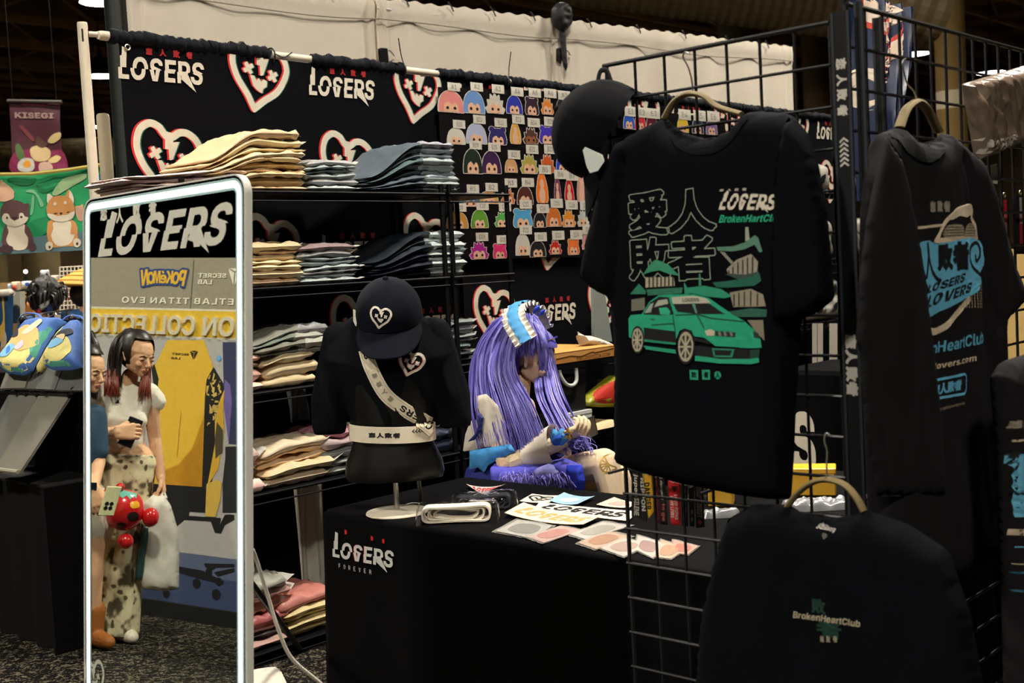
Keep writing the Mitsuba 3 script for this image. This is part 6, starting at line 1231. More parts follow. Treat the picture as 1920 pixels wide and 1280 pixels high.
def locks(paths, r, seed, n=5, jit=.004):
    rng = np.random.default_rng(seed); ms = []
    for p in paths:
        p = spline(np.asarray(p, float) + rng.normal(0, jit, (len(p), 3)), 4); t = np.linspace(0, 1, len(p)); ms.append(tube(p, r * (.55 + .45 * np.sin(np.pi * np.clip(t * 1.1 + .12, 0, 1))) * rng.uniform(.7, 1.2) * (1 - .75 * t ** 4), n, flat=rng.uniform(.5, .9)))
    return cat(*ms)

# the seated seller in costume ----------------------------------------
PX = 3.75; C = lambda x, y, X=PX: at_x(x, y, X)
k = COS = thing('person', 'person with long purple wig in white and blue costume, seated behind the table', 'person')
hip, chest, neck = C(955, 905), C(948, 792), C(972, 742)
sR, sL, eR, wR, wL = C(922, 770, 3.60), C(985, 762, 3.92), C(948, 872, 3.56), C(1056, 826, 3.585), C(1072, 822, 3.80)
hR, hL, kR, kL = C(975, 905, 3.67), C(985, 905, 3.83), C(1134, 868, 3.63), C(1156, 895, 3.80)
aR, aL = kR + [.0, -.10, -.40], kL + [.02, -.06, -.42]
aR[2], aL[2] = max(aR[2], .13), max(aL[2], .12)
body = union(hull((hip, .125), (hip + [.06, 0, 0], .11), (hip - [.06, 0, 0], .11)), hull((hip, .12), (chest, .105)), hull((chest, .105), (sR + [.05, 0, -.02], .055), (sL - [.05, 0, -.02], .055)), hull((chest, .09), (neck, .05)), limb([neck, C(976, 715)], [.048, .045]),
             limb([sR, eR, wR], [.046, .036, .026]), limb([sL, C(1000, 868, 3.93), wL], [.046, .036, .026]), limb([hR, kR, aR], [.082, .056, .036]), limb([hL, kL, aL], [.082, .056, .036]), hull((aR, .036), (aR + [0, -.14, -.09], .028), (aR + [0, .02, -.085], .03)), hull((aL, .036), (aL + [0, -.14, -.08], .028), (aL + [0, .02, -.08], .03)))
part(k, 'body', skin(body, .016, 8), SK, smooth=True)
STK = mat((224, 200, 168), .6, sheen=.3)
for a, b, c in ((kR, hR, aR), (kL, hL, aL)):
    st = skin(limb([b + (a - b) * .72, a, c], [.066, .060, .041]), .012, 6); q = part(k, 'stocking', st, STK, smooth=True)
    if a is kR:
        g = Point(0, 0).buffer(.030).difference(Point(0, 0).buffer(.024)).union(union_all([line([(0, 0), (.028 * math.cos(t), .028 * math.sin(t))], .003) for t in np.linspace(2.2, 5.6, 8)])); cc = C(1142, 868, 3.60)
        part(q, 'gold_emblem', onto(g, (3.60, 0, 0) + np.array([0, 0, 0]), *AISLE, st, .002, .008) if False else onto(affinity.translate(affinity.scale(g, .9, 1.25), -cc[1], cc[2]), (3.6, 0, 0), *AISLE, st, .002, .01), mat((196, 160, 84), .35, metal=.5))
dress = union(hull((hip, .135), (chest + [0, 0, -.02], .115)), hull((chest, .113), (sR + [.06, 0, -.01], .058), (sL - [.06, 0, -.01], .058)), hull((hip + [.10, .03, .02], .11), (hip + [-.10, .03, .02], .11), (hR + (kR - hR) * .45, .10), (hL + (kL - hL) * .45, .10)))
part(k, 'dress', skin(dress, .018, 6), mat((34, 44, 120), .7, sheen=.3), smooth=True)
skt = lambda pts, X, col, deep, nm, seed, rough=.6, stp=.012, roll=.04: part(k, nm, lay(puff(Polygon(px_x(X, pts)).buffer(0), stp, lambda p, q: deep * q + q * folds(p, .012, seed, 26, 8), lambda p, q: .012 * q, roll=roll), (X, 0, 0), *AISLE), mat(col, rough, sheen=.3), smooth=50)
skt([(925, 868), (960, 872), (1010, 868), (1060, 858), (1092, 872), (1096, 925), (1010, 930), (930, 925)], 3.545, (84, 84, 196), .05, 'skirt', 3.0)
skt([(1062, 872), (1092, 872), (1097, 900), (1094, 928), (1064, 926)], 3.50, (44, 66, 206), .02, 'skirt_panel', 5.0)
skt([(1000, 880), (1030, 868), (1056, 880), (1052, 912), (1014, 918)], 3.505, (150, 150, 224), .02, 'skirt_gauze', 6.0, .5)
skt([(894, 742), (912, 738), (934, 760), (944, 790), (954, 838), (930, 836), (908, 838), (902, 800)], 3.545, (222, 214, 200), .007, 'cape', 8.0, roll=.015)
skt([(882, 788), (896, 786), (910, 836), (896, 842), (868, 846), (872, 815)], 3.57, (216, 208, 196), .01, 'cape_tail', 9.0)
skt([(880, 845), (920, 838), (958, 832), (966, 846), (940, 858), (915, 872), (908, 886), (896, 876), (880, 880)], 3.535, (64, 140, 204), .014, 'blue_ruffle', 2.0)
part(k, 'navy_ribbon', lay(puff(Polygon(px_x(3.53, [(899, 770), (908, 782), (904, 806), (892, 824), (878, 828), (893, 812), (899, 795)])).buffer(0), .006, lambda p, q: .008 * q, None, roll=.01), (3.525, 0, 0), *AISLE), mat((38, 44, 110), .5))
# gloves, cuffs, hands with the phone
fdir = C(1104, 798, 3.62) - wR
gl = union(limb([eR + (wR - eR) * .18, wR], [.041, .030]), hand(wR, fdir, (.5, .2, .85), (.6, .1, .5), .172, .55, thumb=.8))
part(k, 'glove', skin(gl, .005, 4), mat((228, 208, 172), .6, sheen=.3), smooth=True)
gl = union(limb([wL + (C(1000, 868, 3.93) - wL) * .5, wL], [.036, .030]), hand(wL, C(1110, 800, 3.72) - wL, (-.5, .2, .85), (-.6, .1, .5), .168, .6, thumb=.8))
part(k, 'glove', skin(gl, .005, 4), mat((214, 190, 164), .6, sheen=.3), smooth=True)
cuff = []
e0 = eR + (wR - eR) * .38; ax = (wR - eR) / np.linalg.norm(wR - eR); p1 = np.cross(ax, [0, 0, 1.0]); p1 /= np.linalg.norm(p1); p2 = np.cross(ax, p1)
for s, r in ((0, .043), (.06, .056), (.13, .070), (.17, .074)): cuff.append([e0 + ax * s + (p1 * math.cos(t) + p2 * math.sin(t)) * r * (1 + .10 * math.sin(3 * t) * s * 5) + np.array([0, 0, -.035]) * (s / .17) * max(0, math.sin(t) * -1 * np.sign(p2[2])) for t in np.linspace(0, 2 * math.pi, 29)[:-1]])
part(k, 'glove_cuff', rings(cuff[::-1], caps=False), mat((226, 216, 202), .65, sheen=.3), smooth=50)
for i, (pts, col) in enumerate(((([(1030, 822), (1036, 802), (1046, 810), (1052, 800), (1058, 812), (1066, 806), (1064, 826), (1052, 836), (1038, 832)]), (70, 150, 210)), (([(1032, 826), (1044, 814), (1056, 816), (1050, 834), (1040, 836)]), (44, 92, 206)))):
    part(k, 'blue_petal_cuff', lay(puff(Polygon(px_x(3.53 - .008 * i, pts)), .008, lambda p, q: .014 * q, None, roll=.015), (3.535 - .014 * i, 0, 0), *AISLE), mat(col, .4, sheen=.3), smooth=50)
star = Polygon([((1.0 if j % 2 == 0 else .5) * .026 * math.cos(math.pi / 5 * j + .4), (1.0 if j % 2 == 0 else .5) * .026 * math.sin(math.pi / 5 * j + .4)) for j in range(10)]); cc = C(1066, 813, 3.52); q = part(k, 'gold_brooch', slab(affinity.translate(star, -cc[1], cc[2]), (3.515, 0, 0), *AISLE, .008), mat((214, 170, 84), .3, metal=.7)); part(q, 'blue_stone', man(ball((3.508, cc[1], cc[2]), .006)), mat((30, 60, 150), .2), smooth=True)
solo('phone', lay(bx(-.036, .036, -.075, .075, -.004, .004, .003), C(1103, 803, 3.70), np.array([.6, -.5, .3]) / .84, np.cross(np.array([.55, .35, .75]) / 1.0, np.array([.6, -.5, .3]) / .84)), mat((40, 40, 46), .3), 'phone held in the gloved hands of the seated person', 'phone')
# head, wig, headband
FD = np.array([.36, -.85, -.36]); hs = .232; chin = C(985, 718, 3.755); at, hm = add_head(k, chin, FD, hs, SK, shut=True)
B = basis(FD); WIGM = [mat(c, .42, spec=.5, sheen=.3) for c in ((98, 92, 176), (124, 116, 204), (70, 64, 140), (150, 142, 220))]
hc = at((-.015, 0, .135)); shell = trimesh.creation.icosphere(5, 1.0); shell.vertices *= np.array([.112, .096, .108]); v = shell.vertices; shell.vertices = v; shell = moved(shell, B, hc); inv = (shell.vertices - hc) @ B
fcs = ~(((inv[shell.faces].mean(1)[:, 0] > .042) & (inv[shell.faces].mean(1)[:, 2] < .05)) | ((inv[shell.faces].mean(1)[:, 0] > -.01) & (inv[shell.faces].mean(1)[:, 2] < .0))); shell.update_faces(fcs); HAIR = part(k, 'wig', shell, WIGM[0], smooth=True)
rng = np.random.default_rng(21); tone = [[], [], [], []]
def LK(*pts): fine[rng.choice(4, p=(.45, .28, .17, .10))].append([C(*q) for q in pts])
fine = [[], [], [], []]
def lk(*pts): tone[rng.choice(4, p=(.45, .28, .17, .10))].append([C(*q) for q in pts])
for i in range(190):
    a = rng.random(); d = rng.uniform(0, .06) * (1 if rng.random() < .6 else 0); w = rng.normal(0, 3); zend = rng.uniform(-14, 10)
    lk((958 + 28 * a, 587 + 4 * a, 3.75), (925 + 50 * a, 604 + 12 * a, 3.665 + d), (896 + 72 * a + w * .3, 650, 3.632 + d), (884 + 82 * a + w * .6, 700, 3.60 + d), (884 + 116 * a + w, 765, 3.555 + d * .6), (898 + 130 * a + w * 1.5, 835 + zend + 14 * a, 3.535 + d * .6))
for i in range(70):
    b = rng.random(); d = rng.uniform(-.05, .06); w = rng.normal(0, 3)
    lk((985 + 20 * b, 588 + 6 * b, 3.78), (1004 + 22 * b, 620 + 6 * b, 3.76 + d), (1010 + 24 * b + w * .5, 672, 3.77 + abs(d)), (1006 + 44 * b + w, 735, 3.73 + d), (1030 + 50 * b + w, 790, 3.66 + d), (1052 + 56 * b + 2 * w, 832 + rng.normal(0, 8), 3.63 + d))
for i in range(46):
    b = rng.random(); LK((980 + 14 * b, 592, 3.72), (978 + 22 * b, 620, 3.655), (972 + 26 * b + rng.normal(0, 2), 646, 3.645), (972 + 28 * b, 664 + 8 * rng.random(), 3.65))
for i in range(34):
    b = rng.random(); lk((1000 + 8 * b, 606, 3.70), (1012 + 10 * b, 640, 3.68), (1014 + 12 * b, 672, 3.69), (1012 + 14 * b, 694, 3.70))
for i in range(60):
    x0, y0 = rng.uniform(1030, 1086), rng.uniform(812, 832); LK((x0, y0, 3.62), (x0 + rng.uniform(4, 18), y0 + rng.uniform(-4, 8), 3.60), (x0 + rng.uniform(12, 30), y0 + rng.uniform(4, 16), 3.59), (x0 + rng.uniform(14, 34), y0 + rng.uniform(12, 28), 3.58))
for i in range(260):
    x0 = rng.uniform(946, 1062); e = rng.uniform(-18, 26); LK((x0, rng.uniform(880, 888), 3.55), (x0 + e * .3, rng.uniform(884, 892), 3.505), (x0 + e * .7, rng.uniform(894, 904), 3.485), (x0 + e * 1.1, rng.uniform(908, 926), 3.48))
for i, t in enumerate(tone):
    if t: part(HAIR, 'locks', cat(locks(t, .0062, 30 + i, 5, .004), locks(fine[i], .0036, 40 + i, 4, .005)), WIGM[i], smooth=60, kind='stuff')
def band(pts, w, wav, amp, col, nm, off=0.0, n=60, seed=0):
    p = spline([C(*q) for q in pts], 16); p, t, a, b = frames(p); out = p - hc; out /= np.linalg.norm(out, axis=1, keepdims=True); side = np.cross(t, out); side /= np.linalg.norm(side, axis=1, keepdims=True); s = np.linspace(0, len(p) * .9, len(p))
    e = amp * np.sin(s * wav + seed)[:, None] * out; e2 = amp * np.sin(s * wav + 2 + seed)[:, None] * out
    m = rings(np.stack([p - side * w + e + out * off, p - side * w * .45 + out * (off + .006), p + side * w * .45 + out * (off + .006), p + side * w + e2 + out * off], 1), caps=False, closed=False); return part(k, nm, m, mat(col, .65, sheen=.3), smooth=50)
hb = [(1024, 622, 3.85), (1012, 592, 3.84), (990, 578, 3.79), (970, 582, 3.71), (966, 602, 3.638), (976, 622, 3.618), (988, 642, 3.612)]
band(hb, .050, 1.1, .012, (218, 212, 202), 'white_ruffle', .014); band(hb, .024, .8, .006, (76, 150, 206), 'blue_ruffle_band', .026, seed=1)
for pts in ([(998, 590), (1002, 576), (1012, 570), (1010, 582)], [(1008, 590), (1016, 580), (1024, 580), (1016, 592)]): part(k, 'blue_bow', lay(puff(Polygon(px_x(3.72, pts)), .006, lambda p, q: .012 * q, lambda p, q: .012 * q, roll=.015), (3.72, 0, 0), *AISLE), mat((50, 80, 200), .4), smooth=50)
for a, b in (((1026, 640), (1044, 631)), ((1026, 634), (1042, 642))): part(k, 'hair_clip', bar(C(*a, 3.74), C(*b, 3.74), .004, 6), mat((60, 64, 190), .4))
part(k, 'hair_clip_gold', bar(C(1027, 638, 3.73), C(1040, 634, 3.73), .0028, 6), mat((214, 180, 110), .3, metal=.6))
part(k, 'collar', lay(puff(Polygon(px_x(3.70, [(983, 722), (992, 724), (997, 740), (990, 752), (984, 740)])), .006, lambda p, q: .012 * q, None, roll=.01), (3.68, 0, 0), *AISLE), mat((216, 210, 200), .6), smooth=50)
k = thing('stool', 'black stool under the seated person', 'stool'); part(k, 'seat', moved(lathe([(.01, -.03), (.19, -.03), (.2, -.015), (.19, 0), (.01, 0)], 28), t=(hip[0], hip[1] + .02, hip[2] - .125)), SB, smooth=40)
for t in range(4): part(k, 'leg', bar((hip[0] + .13 * math.cos(t * 1.571 + .7), hip[1] + .02 + .13 * math.sin(t * 1.571 + .7), hip[2] - .14), (hip[0] + .19 * math.cos(t * 1.571 + .7), hip[1] + .02 + .19 * math.sin(t * 1.571 + .7), .0), .014, 8), SB)

# the people in the aisle, seen in the mirror ---------------------------
class Seen:
    """Places points by where they show in the mirror: picture point plus metres towards the viewer, about an upright plane through the feet."""
    def __init__(s, fx, fy, z=0.0):
        s.f = mz(fx, fy, z); Q, d = mray(fx, fy); s.c = -np.array([d[0], d[1], 0]); s.c /= np.linalg.norm(s.c); r = mz(fx + 20, fy, z) - s.f; r -= s.c * (r @ s.c); r[2] = 0; s.r = r / np.linalg.norm(r)
    def __call__(s, x, y, dz=0.0):
        Q, d = mray(x, y); t = ((s.f - Q) @ s.c) / (d @ s.c); return Q + d * t + s.c * dz
    def lay(s, pts, step, deep, back, dz, roll=.04):
        o = s.f + s.c * dz; q = [(((P := s(x, y)) - s.f) @ s.r, P[2]) for x, y in pts]; return lay(puff(Polygon(q).buffer(0), step, deep, back, roll=roll), o * [1, 1, 0], s.r, np.array([0, 0, 1.0]), s.c)
W = Seen(218, 1196); k = WOM = thing('person', 'woman in a white crop top and spotted cream trousers, seen in the mirror', 'person')
shL, shR = W(190, 728, -.02), W(281, 738, .02); body = union(hull((W(205, 868), .10), (W(258, 868), .10), (W(232, 836), .095)), hull((W(230, 836), .09), (W(234, 768), .10)), hull((W(234, 772), .10), (shL, .045), (shR, .045)), limb([W(238, 735), W(244, 705, .01)], [.048, .044]),
    limb([shR, W(290, 820, -.02), W(302, 896, .03)], [.044, .036, .025]), limb([shL, W(179, 812, .03), W(222, 808, .20)], [.044, .037, .026]), limb([W(210, 872), W(198, 1015, .02), W(190, 1170, -.05)], [.085, .055, .038]), limb([W(255, 872), W(236, 1015, .04), W(222, 1172, .05)], [.085, .055, .038]))
hdir = W(250, 806, .20) - W(222, 808, .20); body = union(body, hand(W(222, 808, .20), hdir, W.c * -.3 + np.array([0, 0, -.2]) - W.c * .6, np.array([0, 0, 1.0]), .175, .55), hand(W(302, 896, .03), W(309, 930, .05) - W(302, 896, .03), -W.r, W.c, .165, .8))
part(k, 'body', skin(body, .008, 4), SK2, smooth=True)
top = union(hull((W(232, 826), .108), (W(234, 776), .114)), hull((W(234, 780), .114), (shL + [0, 0, .008], .052), (shR + [0, 0, .008], .052)), hull((W(222, 785, .04), .075), (W(250, 787, .05), .075)), limb([shR, W(290, 752, .0)], [.056, .062]), limb([shL, W(182, 752, .0)], [.056, .064]))
top = skin(cutz(top, W(230, 846)[2]), .014, 6); v = top.vertices; v += W.c * (.010 * (meshkit.noise(v * 13) - .5) + .006 * np.sin(v[:, 2:3] * 90 + (v @ W.r)[:, None] * 50))[:, :1] if False else W.c * (.012 * (meshkit.noise(v * 13) - .5))[:, None]
part(k, 'crop_top', top, mat((226, 218, 202), .8, sheen=.2), smooth=True)
cc = W(220, 753); part(k, 'printed_mark', onto(affinity.translate(blob([(-.012, .0), (0, .012), (.003, .0), (.012, -.004), (0, -.008)], 4), (cc - W.f) @ W.r, cc[2]), W.f * [1, 1, 0], W.r * np.sign(np.cross(W.r, [0, 0, 1.0]) @ W.c), np.array([0, 0, 1.0]), top, .002) if np.cross(W.r, [0, 0, 1.0]) @ W.c > 0 else onto(affinity.translate(blob([(-.012, .0), (0, .012), (.003, .0), (.012, -.004), (0, -.008)], 4), -((cc - W.f) @ W.r), cc[2]), W.f * [1, 1, 0], -W.r, np.array([0, 0, 1.0]), top, .002), mat((30, 28, 28), .7))
def spots(p, n, uv):
    a = tfbm(p.x * 15, p.y * 15, p.z * 11); b = tnoise(p.x * 42 + 9, p.y * 42, p.z * 34); return tmix(lin((206, 196, 160)), lin((62, 52, 32)), dr.minimum(tstep(.52, .64, a) + tstep(.72, .84, b), 1) * .9)
proc_mat('spotted_cloth', spots, .9, .2)
tr = union(hull((W(207, 868), .112), (W(256, 868), .112), (W(232, 852), .112)), limb([W(210, 874), W(200, 1015, .02), W(196, 1184, -.04)], [.108, .096, .112]), limb([W(254, 874), W(238, 1015, .04), W(222, 1184, .05)], [.108, .094, .108]))
tr = skin(cutz(cutz(tr, .035), W(232, 850)[2], False), .016, 6); v = tr.vertices; tr.vertices = v + W.c * (.02 * (meshkit.noise(v * [9, 9, 14]) - .5))[:, None]
part(k, 'trousers', tr, 'spotted_cloth', smooth=True)
for (x, y, d) in ((222, 1192, .05), (192, 1188, -.04)):
    a = W(x, y, d); a[2] = .045; part(k, 'shoe', skin(hull((a, .045), (a + W.c * .10 + W.r * .07 - [0, 0, .010], .034), (a - W.c * .05, .04)), .012, 5), mat((222, 212, 190), .6), smooth=True)
fw = W.c * .75 + W.r * .60 - np.array([0, 0, .16]); at, hm = add_head(k, W(251, 705, .055), fw, .228, SK2)
HB = [mat((30, 22, 20), .4, spec=.5), mat((120, 52, 36), .45, spec=.5)]
hcn = at((-.018, 0, .135)); Bh = basis(fw); sh = trimesh.creation.icosphere(5, 1.0); sh.vertices *= np.array([.104, .090, .112]); sh = moved(sh, Bh, hcn + np.array([0, 0, .004])); inv = (sh.vertices - hcn) @ Bh; mi_ = inv[sh.faces].mean(1); sh.update_faces(~((mi_[:, 0] > .030 + .25 * np.abs(mi_[:, 1])) & (mi_[:, 2] < .072))); HR = part(k, 'hair', sh, HB[0], smooth=True)
rng = np.random.default_rng(4); L0, L1 = [], []
for i in range(100):
    a = rng.random(); d = rng.uniform(-.08, .05); L0.append([W(236 + 10 * a, 618, .03), W(213 + 20 * a, 643, .05 + d), W(205 + 21 * a, 685, .06 + d), W(202 + 24 * a + rng.normal(0, 2), 722, .08 + d)]); L1.append([W(203 + 18 * a, 694, .05 + d), W(200 + 22 * a, 722, .09 + d), W(198 + 26 * a + rng.normal(0, 2), 742, .11 + d * .5)])
for i in range(44):
    a = rng.random(); d = rng.uniform(-.07, .04); L0.append([W(244 + 10 * a, 618, .03), W(266 + 10 * a, 640, .05 + d), W(272 + 8 * a, 680, .06 + d), W(270 + 12 * a, 715, .09 + d)]); L1.append([W(270 + 11 * a, 688, .06 + d), W(264 + 18 * a, 720, .10 + d), W(256 + 30 * a, 744 + rng.normal(0, 5), .12 + d * .5)])
part(HR, 'locks', locks(L0, .0065, 1, 5), HB[0], smooth=60, kind='stuff'); part(HR, 'dyed_ends', locks(L1, .0065, 2, 5), HB[1], smooth=60, kind='stuff')
pc = W(245, 808, .172); pu = W(257, 781, .172) - W(231, 838, .165); pu /= np.linalg.norm(pu); pw = np.cross(pu, W.c); pw /= np.linalg.norm(pw)
ph = thing('phone', 'black phone in the hand of the woman in the crop top', 'phone'); part(ph, 'body', lay(bx(-.037, .037, -.078, .078, -.0045, .0045, .004), pc, pw, pu), mat((24, 24, 28), .25))
for j, (a, b) in enumerate(((-.016, .058), (.002, .058), (-.016, .040))): part(ph, 'lens', lay(lathe([(.001, 0), (.008, 0), (.008, .004), (.001, .004)], 14), pc + (pw * a * np.sign(pw @ W.r) + pu * b) + W.c * .004, pw, pu, W.c), mat((60, 62, 68), .2, metal=.6))
Zm = lambda pts: [(140 + x / 3.2, 880 + y / 3.2) for x, y in pts]
kb = thing('plastic_bag', 'white plastic carrier bag hanging from the hand of the woman in the mirror', 'bag')
part(kb, 'bag', W.lay(Zm([(470, 140), (500, 150), (535, 145), (575, 205), (600, 290), (625, 380), (624, 560), (622, 698), (540, 712), (412, 697), (385, 640), (395, 500), (402, 400), (385, 300), (410, 190)]), .014, lambda p, q: .06 * q ** .7 + q * folds(p, .022, 2, 16, 5), lambda p, q: .05 * q, .10, .07), mat((214, 210, 198), .4, spec=.5, sheen=.2), smooth=50)
part(kb, 'contents', W.lay(Zm([(400, 310), (450, 300), (462, 350), (440, 460), (420, 600), (405, 640), (360, 640), (372, 520), (385, 400)]), .012, lambda p, q: .03 * q, lambda p, q: .03 * q, .135, .03), mat((34, 64, 60), .3, spec=.6), smooth=50)
part(kb, 'handle', tube([W(302, 930, .10), W(306, 916, .07), W(311, 931, .10)], .008, 8), mat((214, 210, 198), .4))
kt = thing('inflatable_toy', 'round shiny red inflatable toy with pale green top, carried in the mirror scene', 'inflatable toy'); tc = W(*Zm([(300, 225)])[0], .26)
TS = np.array([W.r, W.c, [0, 0, 1.0]]).T
def ell(p, r, dz=.26): m = trimesh.creation.icosphere(3, 1.0); m.vertices *= np.array(r); return moved(m, TS, W(*Zm([p])[0], dz))
RD = mat((190, 22, 26), .16, spec=.7, coat=.8); bd = ell((302, 215), (.098, .09, .105)); part(kt, 'body', bd, RD, smooth=True)
for p, r in (((452, 255), (.042, .04, .050)), ((308, 392), (.040, .04, .040)), ((212, 115), (.03, .03, .028)), ((278, 80), (.022, .02, .02))): part(kt, 'lobe', ell(p, r, .28), RD, smooth=True)
sgn = np.sign(np.cross(W.r, [0, 0, 1.0]) @ W.c); fs = (W.f * [1, 1, 0], W.r * sgn, np.array([0, 0, 1.0])); tp = lambda pts: [(((P := W(*Zm([q])[0])) - W.f) @ W.r * sgn, P[2]) for q in pts]
part(kt, 'green_top', onto(Polygon(tp([(215, 135), (240, 100), (290, 78), (340, 85), (375, 120), (370, 142), (350, 128), (335, 148), (315, 125), (290, 140), (262, 118), (245, 138), (228, 125)])).buffer(0), *fs, bd, .002, .01), mat((96, 168, 152), .2, coat=.6))
part(kt, 'yellow_spot', onto(blob(tp([(335, 165), (378, 158), (388, 190), (345, 196)]), 4), *fs, bd, .002, .01), mat((220, 160, 30), .2, coat=.6))
for c, r in (((352, 245), 34), ((285, 302), 30)): g = blob(tp([(c[0] + r * math.cos(t), c[1] + r * .85 * math.sin(t)) for t in np.linspace(0, 6.283, 9)[:-1]]), 4); part(kt, 'dark_disc', onto(g, *fs, bd, .002, .01), mat((40, 26, 24), .15, coat=.6))

# the one beside her, half cut off by the mirror's edge
V = Seen(178, 1212); k = thing('person', 'dark-haired person in white shorts and brown boots at the mirror’s left edge', 'person')
hL_, hR_ = V(128, 940), V(166, 945); sl, sr = V(112, 770), V(178, 778)
body = union(hull((hL_, .10), (hR_, .10), (V(147, 900), .10)), hull((V(147, 900), .095), (V(146, 815), .105)), hull((V(146, 815), .105), (sl, .045), (sr, .045)), limb([V(147, 770), V(150, 735)], [.048, .044]), limb([sr, V(184, 865, .04), V(176, 912, .22)], [.045, .037, .026]), limb([sl, V(104, 860), V(108, 950, .08)], [.045, .037, .026]), limb([V(168, 950), V(172, 1075, .03), V(172, 1190, -.02)], [.088, .056, .04]), limb([V(126, 950), V(120, 1075, .02), V(116, 1190, 0)], [.088, .056, .04]))
body = union(body, hand(V(176, 912, .22), V(188, 948, .25) - V(176, 912, .22), -V.c, V.r, .18, .5)); part(k, 'body', skin(body, .009, 4), SK2, smooth=True)
part(k, 'shirt', skin(cutz(union(hull((V(147, 895), .112), (V(146, 815), .118)), hull((V(146, 815), .118), (sl, .055), (sr, .055)), limb([sr, V(183, 845, .03)], [.06, .058]), limb([sl, V(106, 845)], [.06, .058])), V(147, 945)[2]), .015, 6), mat((38, 66, 88), .8, sheen=.2), smooth=True)
part(k, 'shorts', skin(union(hull((hL_, .113), (hR_, .113), (V(147, 920), .112)), limb([V(168, 945), V(170, 985)], [.105, .105]), limb([V(126, 945), V(124, 985)], [.105, .105])), .015, 5), mat((214, 208, 190), .8), smooth=True)
for x, d in ((174, .0), (116, .0)):
    a = V(x, 1205, d); a[2] = .05; part(k, 'boot', skin(union(hull((a, .048), (a + V.c * .10 + V.r * .075 - [0, 0, .008], .036), (a - V.c * .04, .045)), limb([a, a + [0, 0, .14]], [.05, .052])), .012, 5), mat((150, 88, 36), .55), smooth=True)
at, hm = add_head(k, V(158, 735, .05), V.c * .6 + V.r * .7 - np.array([0, 0, .1]), .228, SK2); sh = trimesh.creation.icosphere(5, 1.0); sh.vertices *= np.array([.106, .094, .115]); Bh = basis(V.c * .6 + V.r * .7); hcn = at((-.02, 0, .135)); sh = moved(sh, Bh, hcn); mi_ = ((sh.vertices - hcn) @ Bh)[sh.faces].mean(1); sh.update_faces(~((mi_[:, 0] > .03) & (mi_[:, 2] < .06))); HR = part(k, 'hair', sh, HB[0], smooth=True)
rng = np.random.default_rng(6); part(HR, 'locks', locks([[V(152 + 20 * (a := rng.random()), 622, .0), V(160 + 26 * a, 655, (d := rng.uniform(-.06, .06))), V(164 + 20 * a, 705, d), V(164 + 18 * a, 748, d)] for _ in range(90)] + [[V(150 - 4 * (a := rng.random()), 621, .0), V(138 - 12 * a, 650, (d := rng.uniform(-.07, .05))), V(130 - 8 * a, 700, d), V(130 - 8 * a, 750, d)] for _ in range(70)], .0075, 7, 5), HB[0], smooth=60, kind='stuff')
part(k, 'watch', lay(bx(-.018, .018, -.02, .02, -.006, .006, .004), V(176, 905, .24), V.r, np.array([0, 0, 1.0]), V.c), mat((24, 30, 40), .25))
pc = V(204, 940, .30); ph = thing('phone', 'pale yellow phone with three dark lenses at the mirror’s left edge', 'phone'); T_ = np.array([0, 0, 1.0]) * .97 + V.r * .2; T_ /= np.linalg.norm(T_); part(ph, 'body', lay(bx(-.036, .036, -.074, .074, -.004, .004, .004), pc + T_ * .03, V.r, T_, V.c), mat((206, 206, 158), .35))
for a, b in ((-.012, -.012), (.010, -.012), (-.012, -.034), (.010, -.034)): part(ph, 'lens', lay(lathe([(.001, 0), (.009, 0), (.009, .004), (.001, .004)], 14), pc + V.r * a + T_ * (b + .03) + V.c * .0045, V.r, T_, V.c), mat((22, 22, 26), .2))
# ------------------------------------------------------------------ the neighbouring stand beyond the mirror, and the hall behind it
NX = 2.45
nb = lambda pts, X=NX: px_x(X, pts)
yE = at_z(142, 1216, 0)[1]
k = thing('table_skirt', 'black floor-length table skirt of the neighbouring stand at the left edge', 'tablecloth')
def skf(u, v): y = yE + 2.2 * u; z = .74 - .735 * v; return np.stack([NX - .012 * v - .012 * np.sin(y * 34) * (.3 + v), y, z + 0 * u], -1)
part(k, 'front', grid(skf, 80, 10), mat((17, 16, 18), .9, spec=.15), smooth=True)
part(k, 'top', bx(NX, NX + .75, yE, yE + 2.2, .725, .742, .004), mat((20, 20, 22), .8)); part(k, 'riser', bx(NX + .26, NX + .72, yE, yE + 2.2, .742, 1.20, .004), mat((12, 12, 13), .9, spec=.1)); part(k, 'side', bx(NX - .04, NX + .75, yE - .02, yE, .005, .742), mat((17, 16, 18), .9, spec=.15))
